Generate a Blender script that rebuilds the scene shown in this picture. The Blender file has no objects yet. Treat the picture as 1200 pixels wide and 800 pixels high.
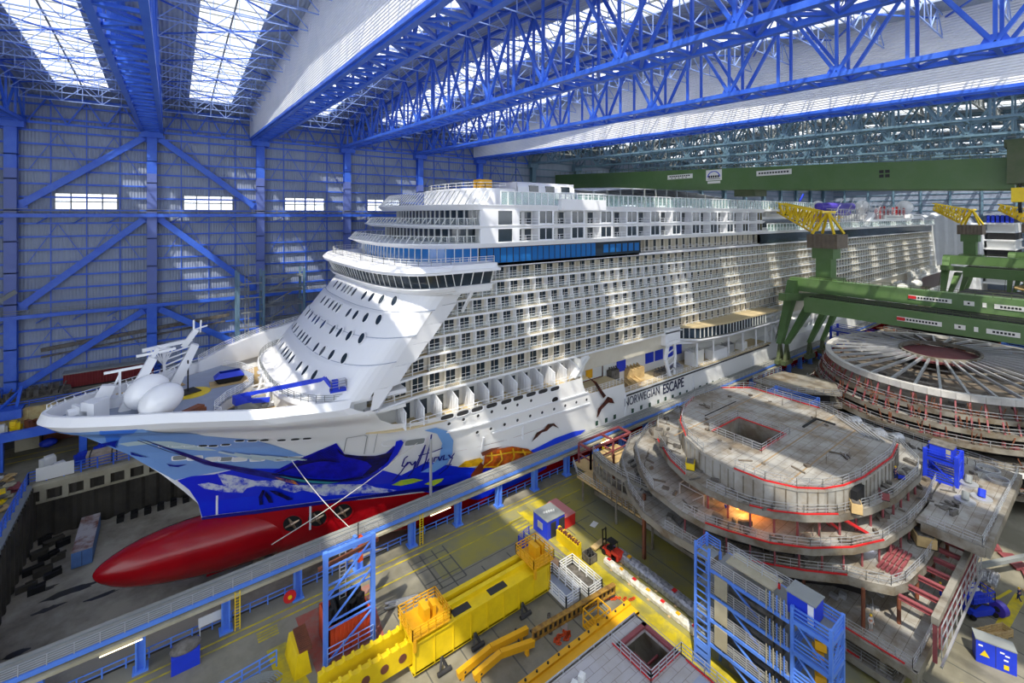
import bpy, math, random
from mathutils import Vector, Matrix
R = random.Random(7)
C = bpy.context.scene.collection
SC = bpy.context.scene

# ---------------- camera, sky, sun, exposure ----------------
cam = bpy.data.cameras.new('camera'); cam.sensor_width = 36.0; cam.lens = 16.2
cam.shift_y = -0.1233; cam.clip_end = 3000; cam.clip_start = 0.1
co = bpy.data.objects.new('camera', cam); C.objects.link(co)
co.location = (0, 0, 50); co.rotation_euler = (math.radians(90), 0, math.radians(-36.5))
SC.camera = co
SC.view_settings.view_transform = 'Standard'; SC.view_settings.look = 'None'
SC.view_settings.exposure = 0.38; SC.view_settings.gamma = 1.0
SC.view_settings.use_curve_mapping = False
w = bpy.data.worlds.new('sky'); SC.world = w; w.use_nodes = True
bg = w.node_tree.nodes['Background']
bg.inputs[0].default_value = (0.86, 0.92, 1.0, 1); bg.inputs[1].default_value = 2.0
sl = bpy.data.lights.new('sun', 'SUN'); sl.energy = 7.5; sl.angle = math.radians(0.8); sl.color = (1.0, 0.93, 0.80)
so = bpy.data.objects.new('sun', sl); C.objects.link(so)
so.rotation_euler = Vector((0.50, 0.42, -1.0)).to_track_quat('-Z', 'Y').to_euler()

# ---------------- helpers ----------------
def lin(c):
    c = c / 255.0
    return c / 12.92 if c <= 0.04045 else ((c + 0.055) / 1.055) ** 2.4
MATS = {}
def mat(name, rgb, rough=0.5, metal=0.0, var=0.0, scale=0.3, rgb2=None, kind=None, pitch=1.0, emit=0, bump=0, axis='X', spec=0.5):
    """procedural material; var mixes in rgb2 by noise; kind adds a surface pattern (corrugation, plates, grid)"""
    if name in MATS: return MATS[name]
    m = bpy.data.materials.new(name); m.use_nodes = True; nt = m.node_tree; N = nt.nodes; L = nt.links
    b = N['Principled BSDF']; c1 = tuple(lin(v) for v in rgb) + (1,)
    b.inputs['Base Color'].default_value = c1; b.inputs['Roughness'].default_value = rough; b.inputs['Metallic'].default_value = metal
    b.inputs['Specular IOR Level'].default_value = spec
    src = None
    tc = N.new('ShaderNodeTexCoord') if (var or kind) else None
    if var:
        nz = N.new('ShaderNodeTexNoise'); nz.inputs['Scale'].default_value = scale; nz.inputs['Detail'].default_value = 6; nz.inputs['Roughness'].default_value = 0.65
        L.new(tc.outputs['Object'], nz.inputs['Vector'])
        rp = N.new('ShaderNodeValToRGB'); rp.color_ramp.elements[0].position = 0.42; rp.color_ramp.elements[1].position = 0.62
        L.new(nz.outputs['Fac'], rp.inputs[0])
        mu = N.new('ShaderNodeMath'); mu.operation = 'MULTIPLY'; mu.inputs[1].default_value = var; L.new(rp.outputs[0], mu.inputs[0])
        mx = N.new('ShaderNodeMix'); mx.data_type = 'RGBA'; mx.inputs[6].default_value = c1
        c2 = rgb2 or tuple(v * 0.6 for v in rgb); mx.inputs[7].default_value = tuple(lin(v) for v in c2) + (1,)
        L.new(mu.outputs[0], mx.inputs[0]); L.new(mx.outputs[2], b.inputs['Base Color']); src = mx.outputs[2]
    if kind == 'corr':      # corrugated sheet, ribs running across the chosen axis
        wv = N.new('ShaderNodeTexWave'); wv.wave_type = 'BANDS'; wv.bands_direction = axis; wv.inputs['Scale'].default_value = 0.314 / pitch
        L.new(tc.outputs['Object'], wv.inputs['Vector'])
        bp = N.new('ShaderNodeBump'); bp.inputs['Strength'].default_value = bump or 0.6; bp.inputs['Distance'].default_value = 0.15
        L.new(wv.outputs['Fac'], bp.inputs['Height']); L.new(bp.outputs[0], b.inputs['Normal'])
    if kind == 'plates':    # welded plates: brick texture seams
        br = N.new('ShaderNodeTexBrick'); br.inputs['Scale'].default_value = 1.0 / pitch
        br.inputs['Mortar Size'].default_value = 0.02; br.inputs['Brick Width'].default_value = 2.2; br.inputs['Row Height'].default_value = 0.8
        br.inputs['Color1'].default_value = (1, 1, 1, 1); br.inputs['Color2'].default_value = (.93, .93, .93, 1); br.inputs['Mortar'].default_value = (.45, .38, .32, 1)
        mp = N.new('ShaderNodeMapping'); L.new(tc.outputs['Object'], mp.inputs[0]); L.new(mp.outputs[0], br.inputs['Vector'])
        if axis == 'Z': mp.inputs['Rotation'].default_value = (math.pi/2, 0, 0)
        if axis == 'Y': mp.inputs['Rotation'].default_value = (0, 0, math.pi/2)
        m2 = N.new('ShaderNodeMix'); m2.data_type = 'RGBA'; m2.blend_type = 'MULTIPLY'; m2.inputs[0].default_value = 1.0
        if src: L.new(src, m2.inputs[6])
        else: m2.inputs[6].default_value = c1
        L.new(br.outputs[0], m2.inputs[7]); L.new(m2.outputs[2], b.inputs['Base Color'])
    if emit:
        b.inputs['Emission Color'].default_value = c1; b.inputs['Emission Strength'].default_value = emit
    MATS[name] = m; return m
def glassy(name, rgb, alpha, rough=0.15):
    """clear or milky sheet: part see-through, part diffuse"""
    m = bpy.data.materials.new(name); m.use_nodes = True; N = m.node_tree.nodes; L = m.node_tree.links
    for n in list(N): N.remove(n)
    o = N.new('ShaderNodeOutputMaterial'); mx = N.new('ShaderNodeMixShader'); tr = N.new('ShaderNodeBsdfTransparent')
    pb = N.new('ShaderNodeBsdfPrincipled'); c = tuple(lin(v) for v in rgb) + (1,)
    pb.inputs['Base Color'].default_value = c; pb.inputs['Roughness'].default_value = rough
    mx.inputs[0].default_value = alpha; L.new(tr.outputs[0], mx.inputs[1]); L.new(pb.outputs[0], mx.inputs[2]); L.new(mx.outputs[0], o.inputs[0])
    MATS[name] = m; return m

class MB:
    """collects faces, links them as ONE mesh object"""
    def __init__(s): s.v = []; s.f = []; s.mi = []; s.cur = 0; s.r = []
    def add(s, vs, fs):
        n = len(s.v); s.r.append((n, len(s.f), len(vs), len(fs))); s.v.extend(vs); s.f.extend([tuple(i + n for i in f) for f in fs]); s.mi.extend([s.cur] * len(fs)); return s
    def box(s, x0, x1, y0, y1, z0, z1):
        return s.add([(x0,y0,z0),(x1,y0,z0),(x1,y1,z0),(x0,y1,z0),(x0,y0,z1),(x1,y0,z1),(x1,y1,z1),(x0,y1,z1)],
                     [(0,3,2,1),(4,5,6,7),(0,1,5,4),(1,2,6,5),(2,3,7,6),(3,0,4,7)])
    def rbox(s, cx, cy, z0, z1, lx, ly, a=0.0):
        c, n = math.cos(a), math.sin(a); q = []
        for z in (z0, z1):
            for dx, dy in ((-lx/2,-ly/2),(lx/2,-ly/2),(lx/2,ly/2),(-lx/2,ly/2)): q.append((cx+dx*c-dy*n, cy+dx*n+dy*c, z))
        return s.add(q, [(0,3,2,1),(4,5,6,7),(0,1,5,4),(1,2,6,5),(2,3,7,6),(3,0,4,7)])
    def beam(s, p, q, w_=0.2, h=None, up=(0,0,1)):
        h = h or w_; p = Vector(p); q = Vector(q); d = q - p
        if d.length < 1e-6: return s
        d.normalize(); u = Vector(up)
        if abs(d.dot(u)) > 0.98: u = Vector((0,1,0)) if abs(d.y) < .9 else Vector((1,0,0))
        r = d.cross(u).normalized() * (w_/2); u2 = r.cross(d).normalized() * (h/2)
        vs = [tuple(a + x*r + y*u2) for a in (p, q) for x, y in ((-1,-1),(1,-1),(1,1),(-1,1))]
        return s.add(vs, [(0,3,2,1),(4,5,6,7),(0,1,5,4),(1,2,6,5),(2,3,7,6),(3,0,4,7)])
    def tube(s, p, q, r=0.1, r2=None, n=10):
        r2 = r if r2 is None else r2; p = Vector(p); q = Vector(q); d = (q-p).normalized()
        u = Vector((0,0,1)) if abs(d.z) < .95 else Vector((1,0,0)); a = d.cross(u).normalized(); b = a.cross(d)
        vs = []
        for c, rr in ((p, r), (q, r2)):
            for i in range(n):
                t = 2*math.pi*i/n; vs.append(tuple(c + a*math.cos(t)*rr + b*math.sin(t)*rr))
        return s.add(vs, [(i, (i+1) % n, n+(i+1) % n, n+i) for i in range(n)] + [tuple(range(n))[::-1], tuple(range(n, 2*n))])
    def path(s, pts, w_=0.1, h=None):
        for a, b in zip(pts, pts[1:]): s.beam(a, b, w_, h)
        return s
    def prism(s, poly, z0, z1):
        n = len(poly); vs = [(x,y,z0) for x,y in poly] + [(x,y,z1) for x,y in poly]
        return s.add(vs, [tuple(range(n))[::-1], tuple(range(n,2*n))] + [(i,(i+1)%n,n+(i+1)%n,n+i) for i in range(n)])
    def wallstrip(s, line, z0, z1, closed=False):
        n = len(line); vs = [(x,y,z0) for x,y in line] + [(x,y,z1) for x,y in line]
        return s.add(vs, [(i,(i+1)%n,n+(i+1)%n,n+i) for i in range(n if closed else n-1)])
    def grid(s, rows, flip=False):
        m, n = len(rows), len(rows[0]); vs = [p for r in rows for p in r]
        fs = [(i*n+j, i*n+j+1, (i+1)*n+j+1, (i+1)*n+j) for i in range(m-1) for j in range(n-1)]
        if flip: fs = [f[::-1] for f in fs]
        return s.add(vs, fs)
    def ball(s, c, rx, ry=None, rz=None, nu=16, nv=10, tilt=None):
        ry = ry or rx; rz = rz or rx; rows = []
        M = tilt or Matrix.Identity(3)
        for i in range(nv+1):
            ph = math.pi*i/nv; rows.append([tuple(Vector(c) + M @ Vector((rx*math.sin(ph)*math.cos(2*math.pi*j/nu), ry*math.sin(ph)*math.sin(2*math.pi*j/nu), -rz*math.cos(ph)))) for j in range(nu+1)])
        return s.grid(rows)
    def lathe(s, prof, base=(0,0,0), n=20):
        rows = [[(base[0]+r*math.cos(2*math.pi*j/n), base[1]+r*math.sin(2*math.pi*j/n), base[2]+z) for j in range(n+1)] for r, z in prof]
        return s.grid(rows)
    def rail(s, pts, h=1.1, post=1.6, n=3, t=0.06, tp=None, closed=False):
        """handrail: posts and n rails along a 3-D polyline"""
        tp = tp or t
        if closed: pts = list(pts) + [pts[0]]
        for a, b in zip(pts, pts[1:]):
            a = Vector(a); b = Vector(b); L_ = (b-a).length; k = max(1, round(L_/post))
            for i in range(k+1): 
                p = a.lerp(b, i/k); s.beam(p, p+Vector((0,0,h)), tp)
            for j in range(n):
                z = Vector((0,0,h*(j+1)/n)); s.beam(a+z, b+z, t)
        return s
    def truss(s, p0, p1, q0, q1, n, t=0.15, chord=None, post=True):
        """flat lattice: bottom chord p0-p1, top chord q0-q1, n W-panels"""
        p0, p1, q0, q1 = map(Vector, (p0, p1, q0, q1))
        if chord: s.beam(p0, p1, chord); s.beam(q0, q1, chord)
        for i in range(n):
            a = p0.lerp(p1, i/n); b = p0.lerp(p1, (i+1)/n); c = q0.lerp(q1, (i+.5)/n)
            s.beam(a, c, t); s.beam(c, b, t)
            if post: s.beam(p0.lerp(p1, (i+.5)/n), c, t*.8); s.beam(a, q0.lerp(q1, i/n), t*.8)
        return s
    def build_each(s, name, m, parent=None, group=1):
        """each added piece (or run of `group` pieces) becomes an object of its own"""
        out = []
        for k in range(0, len(s.r), group):
            q = MB()
            for v0, f0, nv, nf in s.r[k:k+group]:
                q.add(s.v[v0:v0+nv], [tuple(i-v0 for i in f) for f in s.f[f0:f0+nf]])
            out.append(q.build(name, m, parent))
        return out
    def build(s, name, m, parent=None, smooth=False, loc=None):
        me = bpy.data.meshes.new(name); me.from_pydata(s.v, [], s.f)
        for x in (m if isinstance(m, (list, tuple)) else [m]): me.materials.append(x)
        if any(s.mi): me.polygons.foreach_set('material_index', s.mi)
        if smooth: me.polygons.foreach_set('use_smooth', [True]*len(s.f))
        me.update(); o = bpy.data.objects.new(name, me); C.objects.link(o)
        if parent:
            o.parent = parent; o.matrix_parent_inverse = Matrix.Translation(parent.location).inverted() if parent.rotation_euler.z == 0 else parent_inv(parent)
        return o
def parent_inv(p):
    return (Matrix.Translation(p.location) @ p.rotation_euler.to_matrix().to_4x4()).inverted()
def thing(name, label, cat, loc=(0,0,0), group=None):
    o = bpy.data.objects.new(name, None); C.objects.link(o); o.location = loc; o.empty_display_size = .5
    o['label'] = label; o['category'] = cat
    if group: o['group'] = group
    return o
def tag(o, label, cat, group=None):
    o['label'] = label; o['category'] = cat
    if group: o['group'] = group
    return o
def struct(o): o['kind'] = 'structure'; return o
def stuff(o, label=None, cat=None):
    o['kind'] = 'stuff'
    if label: o['label'] = label; o['category'] = cat
    return o
def dup(root, off, label=None, rz=0.0):
    """copy a thing with its parts and sub-parts, moved by off"""
    def cp(o, par):
        c = o.copy(); C.objects.link(c)
        if par: c.parent = par
        for ch in [x for x in KIDS(o)]: cp(ch, c)
        return c
    r = cp(root, None); r.location = Vector(root.location) + Vector(off); r.rotation_euler.z += rz
    if label: r['label'] = label
    return r
def KIDS(o): return [x for x in bpy.data.objects if x.parent == o]

M = {}
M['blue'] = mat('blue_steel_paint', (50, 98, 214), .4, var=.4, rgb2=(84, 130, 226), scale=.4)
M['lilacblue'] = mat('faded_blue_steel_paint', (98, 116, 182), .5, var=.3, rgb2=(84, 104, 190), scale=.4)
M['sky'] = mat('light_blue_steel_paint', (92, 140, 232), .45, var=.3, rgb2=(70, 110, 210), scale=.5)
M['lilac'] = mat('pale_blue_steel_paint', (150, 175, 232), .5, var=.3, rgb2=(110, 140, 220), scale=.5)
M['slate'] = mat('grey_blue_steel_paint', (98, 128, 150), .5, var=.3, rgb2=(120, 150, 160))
M['greybeam'] = mat('grey_lattice_paint', (135, 140, 140), .6)
M['clad'] = mat('wall_cladding', (148, 160, 182), .55, var=.45, rgb2=(120, 130, 150), scale=.08, kind='corr', pitch=.6)
M['roof'] = mat('roof_sheet', (170, 182, 200), .5, var=.3, rgb2=(135, 145, 165), scale=.1, kind='corr', pitch=.7, bump=.9)
M['panel'] = mat('curtain_sheet', (240, 242, 246), .35, var=.45, rgb2=(205, 214, 230), scale=.1, kind='corr', pitch=.4, axis='Z', bump=.7)
M['white'] = mat('ship_white_paint', (232, 234, 238), .35)
M['offwhite'] = mat('white_primer', (225, 226, 224), .5, var=.2, rgb2=(205, 205, 200))
M['cabin'] = mat('cream_cabin_bulkhead', (212, 206, 190), .5, var=.3, rgb2=(190, 180, 158), scale=.3)
M['cream'] = mat('cream_hull_paint', (228, 228, 220), .4, var=.12, rgb2=(215, 215, 205), scale=.15)  # plain cream paint with faint random variation
M['hullwhite'] = mat('hull_white_plating', (232, 233, 233), .33, var=.1, rgb2=(220, 220, 216), scale=.1)
M['deckgrey'] = mat('light_grey_deck_paint', (152, 162, 182), .5, var=.4, rgb2=(134, 142, 160), scale=.3)
M['brown'] = mat('tan_deck_primer', (176, 152, 108), .7, var=.5, rgb2=(150, 130, 95), scale=.3)
M['beige'] = mat('beige_balcony_floor', (196, 178, 140), .7)
M['red'] = mat('antifouling_red', (160, 12, 22), .22, var=.35, rgb2=(125, 10, 20), scale=.15)
M['glass'] = mat('dark_window_glass', (40, 52, 62), .12, spec=.8)
M['bluegl'] = mat('blue_window_glass', (32, 105, 175), .12, spec=.9)
M['black'] = mat('black_rubber', (18, 18, 20), .6)
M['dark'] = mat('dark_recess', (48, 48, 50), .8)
M['green'] = mat('crane_green_paint', (86, 118, 68), .45, var=.4, rgb2=(104, 128, 88), scale=.2)
M['green2'] = mat('dull_green_paint', (78, 92, 60), .6, var=.6, rgb2=(96, 100, 76), scale=.4)
M['yellow'] = mat('yellow_paint', (238, 205, 20), .45, var=.35, rgb2=(200, 165, 15), scale=.5)
M['ocher'] = mat('golden_yellow_paint', (232, 172, 22), .45, var=.3, rgb2=(200, 145, 20), scale=.5)
M['conc'] = mat('yard_concrete', (138, 134, 118), .75, var=.8, rgb2=(104, 100, 84), scale=.12)
M['conclt'] = mat('light_concrete', (176, 170, 148), .8, var=.5, rgb2=(140, 132, 108), scale=.2)
M['dockfl'] = mat('dock_floor_concrete', (172, 166, 150), .7, var=.9, rgb2=(100, 92, 82), scale=.07)
M['dockwl'] = mat('dock_sheet_piling', (70, 66, 58), .85, var=.6, rgb2=(40, 38, 35), scale=.2)
M['steel'] = mat('primed_ship_steel', (164, 162, 156), .6, var=.85, rgb2=(116, 102, 82), scale=.25, kind='plates', pitch=1.3)
M['wdeck'] = mat('worn_brown_plating', (118, 108, 96), .8, var=.8, rgb2=(72, 64, 56), scale=.4)
M['steelv'] = mat('primed_ship_steel_side', (140, 136, 126), .6, var=.9, rgb2=(100, 86, 66), scale=.3)
M['rust'] = mat('rusty_steel', (128, 74, 48), .8, var=.7, rgb2=(92, 56, 44), scale=.5)
M['redlead'] = mat('red_oxide_primer', (140, 72, 76), .6, var=.4, rgb2=(110, 54, 60), scale=.5)
M['wood'] = mat('raw_wood', (200, 172, 120), .8, var=.4, rgb2=(160, 130, 85), scale=.8)
M['orange'] = mat('orange_paint', (224, 84, 36), .5, var=.3, rgb2=(180, 60, 30), scale=.5)
M['redp'] = mat('red_paint', (205, 36, 40), .45)
M['royal'] = mat('royal_blue_paint', (30, 60, 205), .45, var=.25, rgb2=(24, 45, 160), scale=.5)
M['alu'] = mat('galvanised_steel', (190, 192, 196), .35, metal=.5)
M['junk'] = mat('grey_machinery', (110, 106, 100), .7, var=.7, rgb2=(60, 55, 50), scale=1.2)
M['tarp'] = mat('white_tarpaulin', (222, 226, 232), .6, var=.35, rgb2=(190, 196, 208), scale=.08)
M['skylite'] = glassy('milky_roof_glazing', (250, 251, 255), .25)
M['gloss'] = mat('glossy_white_gelcoat', (236, 238, 242), .1, spec=.7)
M['dglass'] = glassy('green_tinted_glass', (170, 205, 196), .3, .08)
M['rglass'] = glassy('clear_rail_glass', (205, 218, 216), .16, .08)
M['purple'] = mat('violet_plastic', (78, 62, 178), .4)
M['skin'] = mat('skin', (205, 150, 120), .6)
M['navy'] = mat('navy_workwear', (28, 42, 92), .8)
M['hat'] = mat('yellow_helmet', (240, 200, 30), .4)
# ---------------- hall: walls, roof, trusses ----------------
YW = 150.0
XC = [-28.6, -3.9, 20.5, 44.9, 69.9, 94.7, 120.8, 146, 171, 196, 221, 246, 271, 296, 321, 346, 371, 396, 421]
XE = 446.0
YR_ = -42.0
def zlow(y): return 71.3 - (YW - y) * 0.0275          # underside of the trusses
def zroof(y): return 79.0 + (min(YW - y, y + 0.0) if y < 75 else YW - y) * 0.068
# far long wall with one strip window in each bay
WZ0, WZ1 = 51.2, 55.2
mb = MB(); xs = [-75.0]; holes = []
for i, (a, b) in enumerate(zip(XC, XC[1:])):
    c = (a+b)/2; holes.append((c-5.6, c+5.6))
x = -75.0
for h0, h1 in holes:
    mb.box(x, h0, YW, YW+.4, 0, 80); mb.box(h0, h1, YW, YW+.4, 0, WZ0); mb.box(h0, h1, YW, YW+.4, WZ1, 80); x = h1
mb.box(x, XE, YW, YW+.4, 0, 80)
struct(mb.build('wall_far', M['clad']))
for i, (h0, h1) in enumerate(holes):
    f = MB(); k = 5
    for j in range(k): f.box(h0+(h1-h0)*j/(k-1)-.12, h0+(h1-h0)*j/(k-1)+.12, YW-.15, YW+.2, WZ0, WZ1)
    for z in (WZ0, (WZ0+WZ1)/2, WZ1): f.box(h0, h1, YW-.15, YW+.2, z-.12, z+.12)
    o = struct(f.build('window_%d' % (i+1), M['greybeam']))
    MB().box(h0, h1, YW+.2, YW+.25, WZ0, WZ1).build('pane', M['skylite'], o)
# end wall behind the stern and end wall by the bow
mb = MB(); mb.box(XE, XE+.4, -60, YW, 0, 80); struct(mb.build('wall_stern_end', M['clad']))
mb = MB(); mb.box(-75.4, -75, 60, YW, 0, 80); struct(mb.build('wall_bow_end', M['clad']))
g = MB()
for z in [5+4*i for i in range(18)]: g.box(XE-.4, XE, -60, YW, z, z+.5)
for y in range(-50, 150, 16): g.box(XE-1.2, XE-.3, y-.6, y+.6, 0, 77)
struct(g.build('trim_1', M['slate']))
mb = MB(); mb.box(-75, XE, YR_-.4, YR_, 0, 46); struct(mb.build('wall_near', M['clad']))  # unseen near wall, stopped short of the roof to let sky light in above
# girts on the far wall (horizontal rails and light posts)
g = MB()
for i in range(22):
    z = 11.5 + i*3.05
    g.box(-75, 110, YW-.5, YW-.02, z-.2, z+.2)
for x in [XC[0]+6.15*j for j in range(-6, 24)]:
    if min(abs(x-c) for c in XC) > 2: g.box(x-.09, x+.09, YW-.3, YW-.02, 10, 78)
struct(g.build('trim_2', M['blue']))
g = MB()
for i in range(22):
    z = 11.5 + i*3.05
    g.box(110, XE, YW-.5, YW-.02, z-.2, z+.2)
struct(g.build('trim_3', M['slate']))
# wall columns
ordn = ['first', 'second', 'third', 'fourth', 'fifth', 'sixth', 'seventh', 'eighth', 'ninth', 'tenth', 'eleventh', 'twelfth', '13th', '14th', '15th', '16th', '17th', '18th', '19th']
for i, x in enumerate(XC):
    zb = 10.0 if x < 130 else 0
    t = thing('steel_column', ('blue' if x < 110 else 'grey blue') + ' steel column on the far hall wall, %s from the left' % ordn[i], 'column', (x, YW-1.4, zb), 'columns of the far wall')
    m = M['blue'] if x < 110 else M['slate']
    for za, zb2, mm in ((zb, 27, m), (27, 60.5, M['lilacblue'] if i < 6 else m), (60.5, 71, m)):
        s = MB(); s.box(x-1.0, x+1.0, YW-2.2, YW-2.05, za, zb2); s.box(x-1.0, x+1.0, YW-.6, YW-.45, za, zb2); s.box(x-.15, x+.15, YW-2.1, YW-.5, za, zb2)
        k = za+3
        while k < zb2: s.box(x-1, x+1, YW-2.2, YW-.5, k, k+.25); k += 7
        s.build('shaft_section', mm, t)
    MB().box(x-1.7, x+1.7, YW-2.9, YW-.1, zb, zb+1.2).build('base_plate', M['blue'], t)
    MB().box(x-2.2, x+2.2, YW-2.6, YW-.5, 69.6, 71.2).build('head_bracket', m, t)
# diagonal braces beside the second column
def brace(x0, z0, x1, z1, lab):
    t = thing('diagonal_brace', lab, 'brace', (x0, YW-1.5, z0), 'diagonal braces of the far wall')
    MB().beam((x0, YW-1.5, z0), (x1, YW-1.5, z1), .5, 1.5).build('brace_bar', M['blue'], t)
    s = MB(); s.box(x0-1.0, x0+1.0, YW-1.2, YW-.9, z0-1.0, z0+1.0); s.box(x1-1.0, x1+1.0, YW-1.2, YW-.9, z1-1.0, z1+1.0); s.build_each('gusset', M['blue'], t)
tiers = [(69.5, 52.5, 'top'), (49, 29.5, 'middle'), (26, 11.5, 'bottom')]
for za, zb_, nm in tiers:
    brace(XC[1]-1.6, za, XC[0]+1.6, zb_, 'thick blue diagonal brace left of the second wall column, %s tier' % nm)
    brace(XC[1]+1.6, za, XC[2]-1.6, zb_, 'thick blue diagonal brace right of the second wall column, %s tier' % nm)
# galleries (crane runways) along the wall
for z, nm in ((50.0, 'upper'), (27.3, 'lower')):
    t = thing('wall_gallery', 'blue %s gallery beam with bracket posts along the far wall' % nm, 'gallery', (0, YW-2, z))
    MB().box(-75, 118, YW-2.6, YW-2.2, z-.5, z+.35).build('beam', M['blue'], t)
    MB().box(-75, 118, YW-2.2, YW-.6, z-.1, z+.05).build('walkway_plate', M['greybeam'], t)
    s = MB(); s.rail([(-75, YW-2.4, z+.3), (118, YW-2.4, z+.3)], 1.1, 6.2, 2, .12); s.build('railing', M['greybeam'], t)
    s = MB()
    for k in range(30):
        xx = -74 + k*6.15; s.beam((xx, YW-.5, z-2.0), (xx+2.4, YW-2.3, z-.3), .18)
    s.build_each('bracket', M['blue'], t)
# light wind girder below the roof
for i, (a, b) in enumerate(zip(XC, XC[1:])):
    if a > 100: break
    a += 2.4; b -= 2.4
    t = thing('wind_girder', 'blue W-pattern wind girder under the eaves, %s wall bay from the left' % ordn[i], 'girder', ((a+b)/2, YW-1, 71), 'wind girders under the eaves')
    s = MB(); s.truss((a, YW-1, 71.2), (b, YW-1, 71.2), (a, YW-1, 77.2), (b, YW-1, 77.2), 3, .3, .5, False); s.build('lattice', M['blue'], t)
    s = MB()
    for (za, zb_) in ((69, 60), (48, 39), (25, 17)):
        n = 4
        for k in range(n): 
            xa = a+(b-a)*k/n; xb = a+(b-a)*(k+1)/n
            s.beam((xa, YW-.6, za if k % 2 else zb_), (xb, YW-.6, zb_ if k % 2 else za), .13)
    s.build_each('thin_bracing', M['blue'], t, 4)
# ---- roof: sheets with a glazed strip in each bay, running across the hall ----
YR0 = -42.0
def sheet(mb, x0, x1, ys):
    for a, b in zip(ys, ys[1:]):
        za, zb_ = zroof(a), zroof(b)
        mb.add([(x0,a,za),(x1,a,za),(x1,b,zb_),(x0,b,zb_),(x0,a,za+.25),(x1,a,za+.25),(x1,b,zb_+.25),(x0,b,zb_+.25)],
               [(0,3,2,1),(4,5,6,7),(0,1,5,4),(1,2,6,5),(2,3,7,6),(3,0,4,7)])
rb = MB(); gl = []; X0 = [-75] + XC + [XE]
sheet(rb, -75, XC[0], [YR0, 75, YW])
for a, b in zip(XC, XC[1:] + [XE]):
    c = (a+b)/2; hw = 4.6
    sheet(rb, a, c-hw, [YR0, 75, YW]); sheet(rb, c+hw, b, [YR0, 75, YW]); sheet(rb, c-hw, c+hw, [143, YW]); gl.append((c-hw, c+hw))
ceil = struct(rb.build('ceiling', M['roof']))
for i, (a, b) in enumerate(gl):
    s = MB(); ys = [YR0, 75, 143]; sheet(s, a, b, ys)
    s.build('skylight_glazing', M['skylite'], ceil)
s = MB()
for a, b in gl:
    for y in range(int(YR0), 143, 4):
        s.box(a, b, y-.06, y+.06, zroof(y)-.2, zroof(y))
    s.beam(((a+b)/2, YR0, zroof(YR0)-.2), ((a+b)/2, 75, zroof(75)-.2), .25); s.beam(((a+b)/2, 75, zroof(75)-.2), ((a+b)/2, 143, zroof(143)-.2), .25)
s.build('glazing_bars', M['greybeam'], ceil)
# purlin trusses between the main trusses
cnt = 0; rest = MB()
for bi, (a, b) in enumerate(zip(XC, XC[1:] + [XE])):
    a0, b0 = a+2.2, b-2.2
    for j in range(20 if bi < 6 else 12):
        y = 143 - j*7.0 if bi < 6 else 143 - j*12
        z = zroof(y)-.4; dp = 3.4
        s = MB() if (cnt < 100 and bi < 6) else rest
        th = .17 if bi < 6 else .4
        s.truss((a0, y, z-dp), (b0, y, z-dp), (a0, y, z), (b0, y, z), 3, th*.8, th, True)
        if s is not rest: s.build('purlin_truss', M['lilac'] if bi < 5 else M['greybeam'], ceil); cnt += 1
stuff(rest.build('purlin_trusses', M['greybeam'], ceil))
# roof cross bracing
s = MB()
for a, b in zip(XC[:6], XC[1:7]):
    for j in range(10):
        y = 143-14*j; s.beam((a+2, y, zroof(y)-.8), (b-2, y-14, zroof(y-14)-.8), .22); s.beam((b-2, y, zroof(y)-.8), (a+2, y-14, zroof(y-14)-.8), .22)
s.build('cross_bracing', M['blue'], ceil)
# main roof trusses: two lattice planes with braced chords
def main_truss(x, m, cs, lab, grp):
    t = thing('roof_truss', lab, 'truss', (x, YW-2, zlow(YW-2)), grp)
    yA, yB = YW-1.5, -18.0; hw = 2.0; n = 12
    for sx in (-hw, hw):
        MB().beam((x+sx, yA, zlow(yA)), (x+sx, yB, zlow(yB)), cs, cs*.85).build('bottom_chord', m, t)
        s = MB(); s.beam((x+sx, yA, zroof(yA)-1), (x+sx, 75, zroof(75)-1), cs*.8); s.beam((x+sx, 75, zroof(75)-1), (x+sx, yB, zroof(max(yB, 0))-1), cs*.8); s.build('top_chord', m, t)
        s = MB()
        for k in range(n):
            y0 = yA - 14.0*k; y1 = y0-7; y2 = y0-14
            if y2 < yB-2: break
            T = lambda y: (x+sx, y, zroof(y)-1.2); B = lambda y: (x+sx, y, zlow(y)+.2)
            s.beam(B(y0), T(y1), .4); s.beam(T(y1), B(y2), .4); s.beam(B(y1), T(y1), .34); s.beam(B(y0), T(y0), .34)
            s.add([(x+sx-.05, y0-1.3, zlow(y0)), (x+sx-.05, y0+1.3, zlow(y0)), (x+sx-.05, y0+.7, zlow(y0)+1.2), (x+sx-.05, y0-.7, zlow(y0)+1.2), (x+sx+.25, y0-1.3, zlow(y0)), (x+sx+.25, y0+1.3, zlow(y0)), (x+sx+.25, y0+.7, zlow(y0)+1.2), (x+sx+.25, y0-.7, zlow(y0)+1.2)], [(0,1,2,3),(4,7,6,5),(2,6,7,3),(1,5,6,2),(0,3,7,4)])
        s.build('web', m, t)
    s = MB(); k = 0; y = yA
    while y > yB+3.5:
        y2 = y-3.5; s.beam((x-hw, y, zlow(y)-.1), (x+hw, y, zlow(y)-.1), .5, .35)
        a, b = (-hw, hw) if k % 2 else (hw, -hw)
        s.beam((x+a, y, zlow(y)), (x+b, y2, zlow(y2)), .4, .3); y = y2; k += 1
    s.build('chord_bracing', m, t)
    return t
for i, x in enumerate(XC):
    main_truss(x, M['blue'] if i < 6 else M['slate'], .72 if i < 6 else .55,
               ('blue' if i < 6 else 'grey blue') + ' lattice roof truss resting on the wall column %s from the left' % ordn[i], 'main roof trusses')
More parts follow.
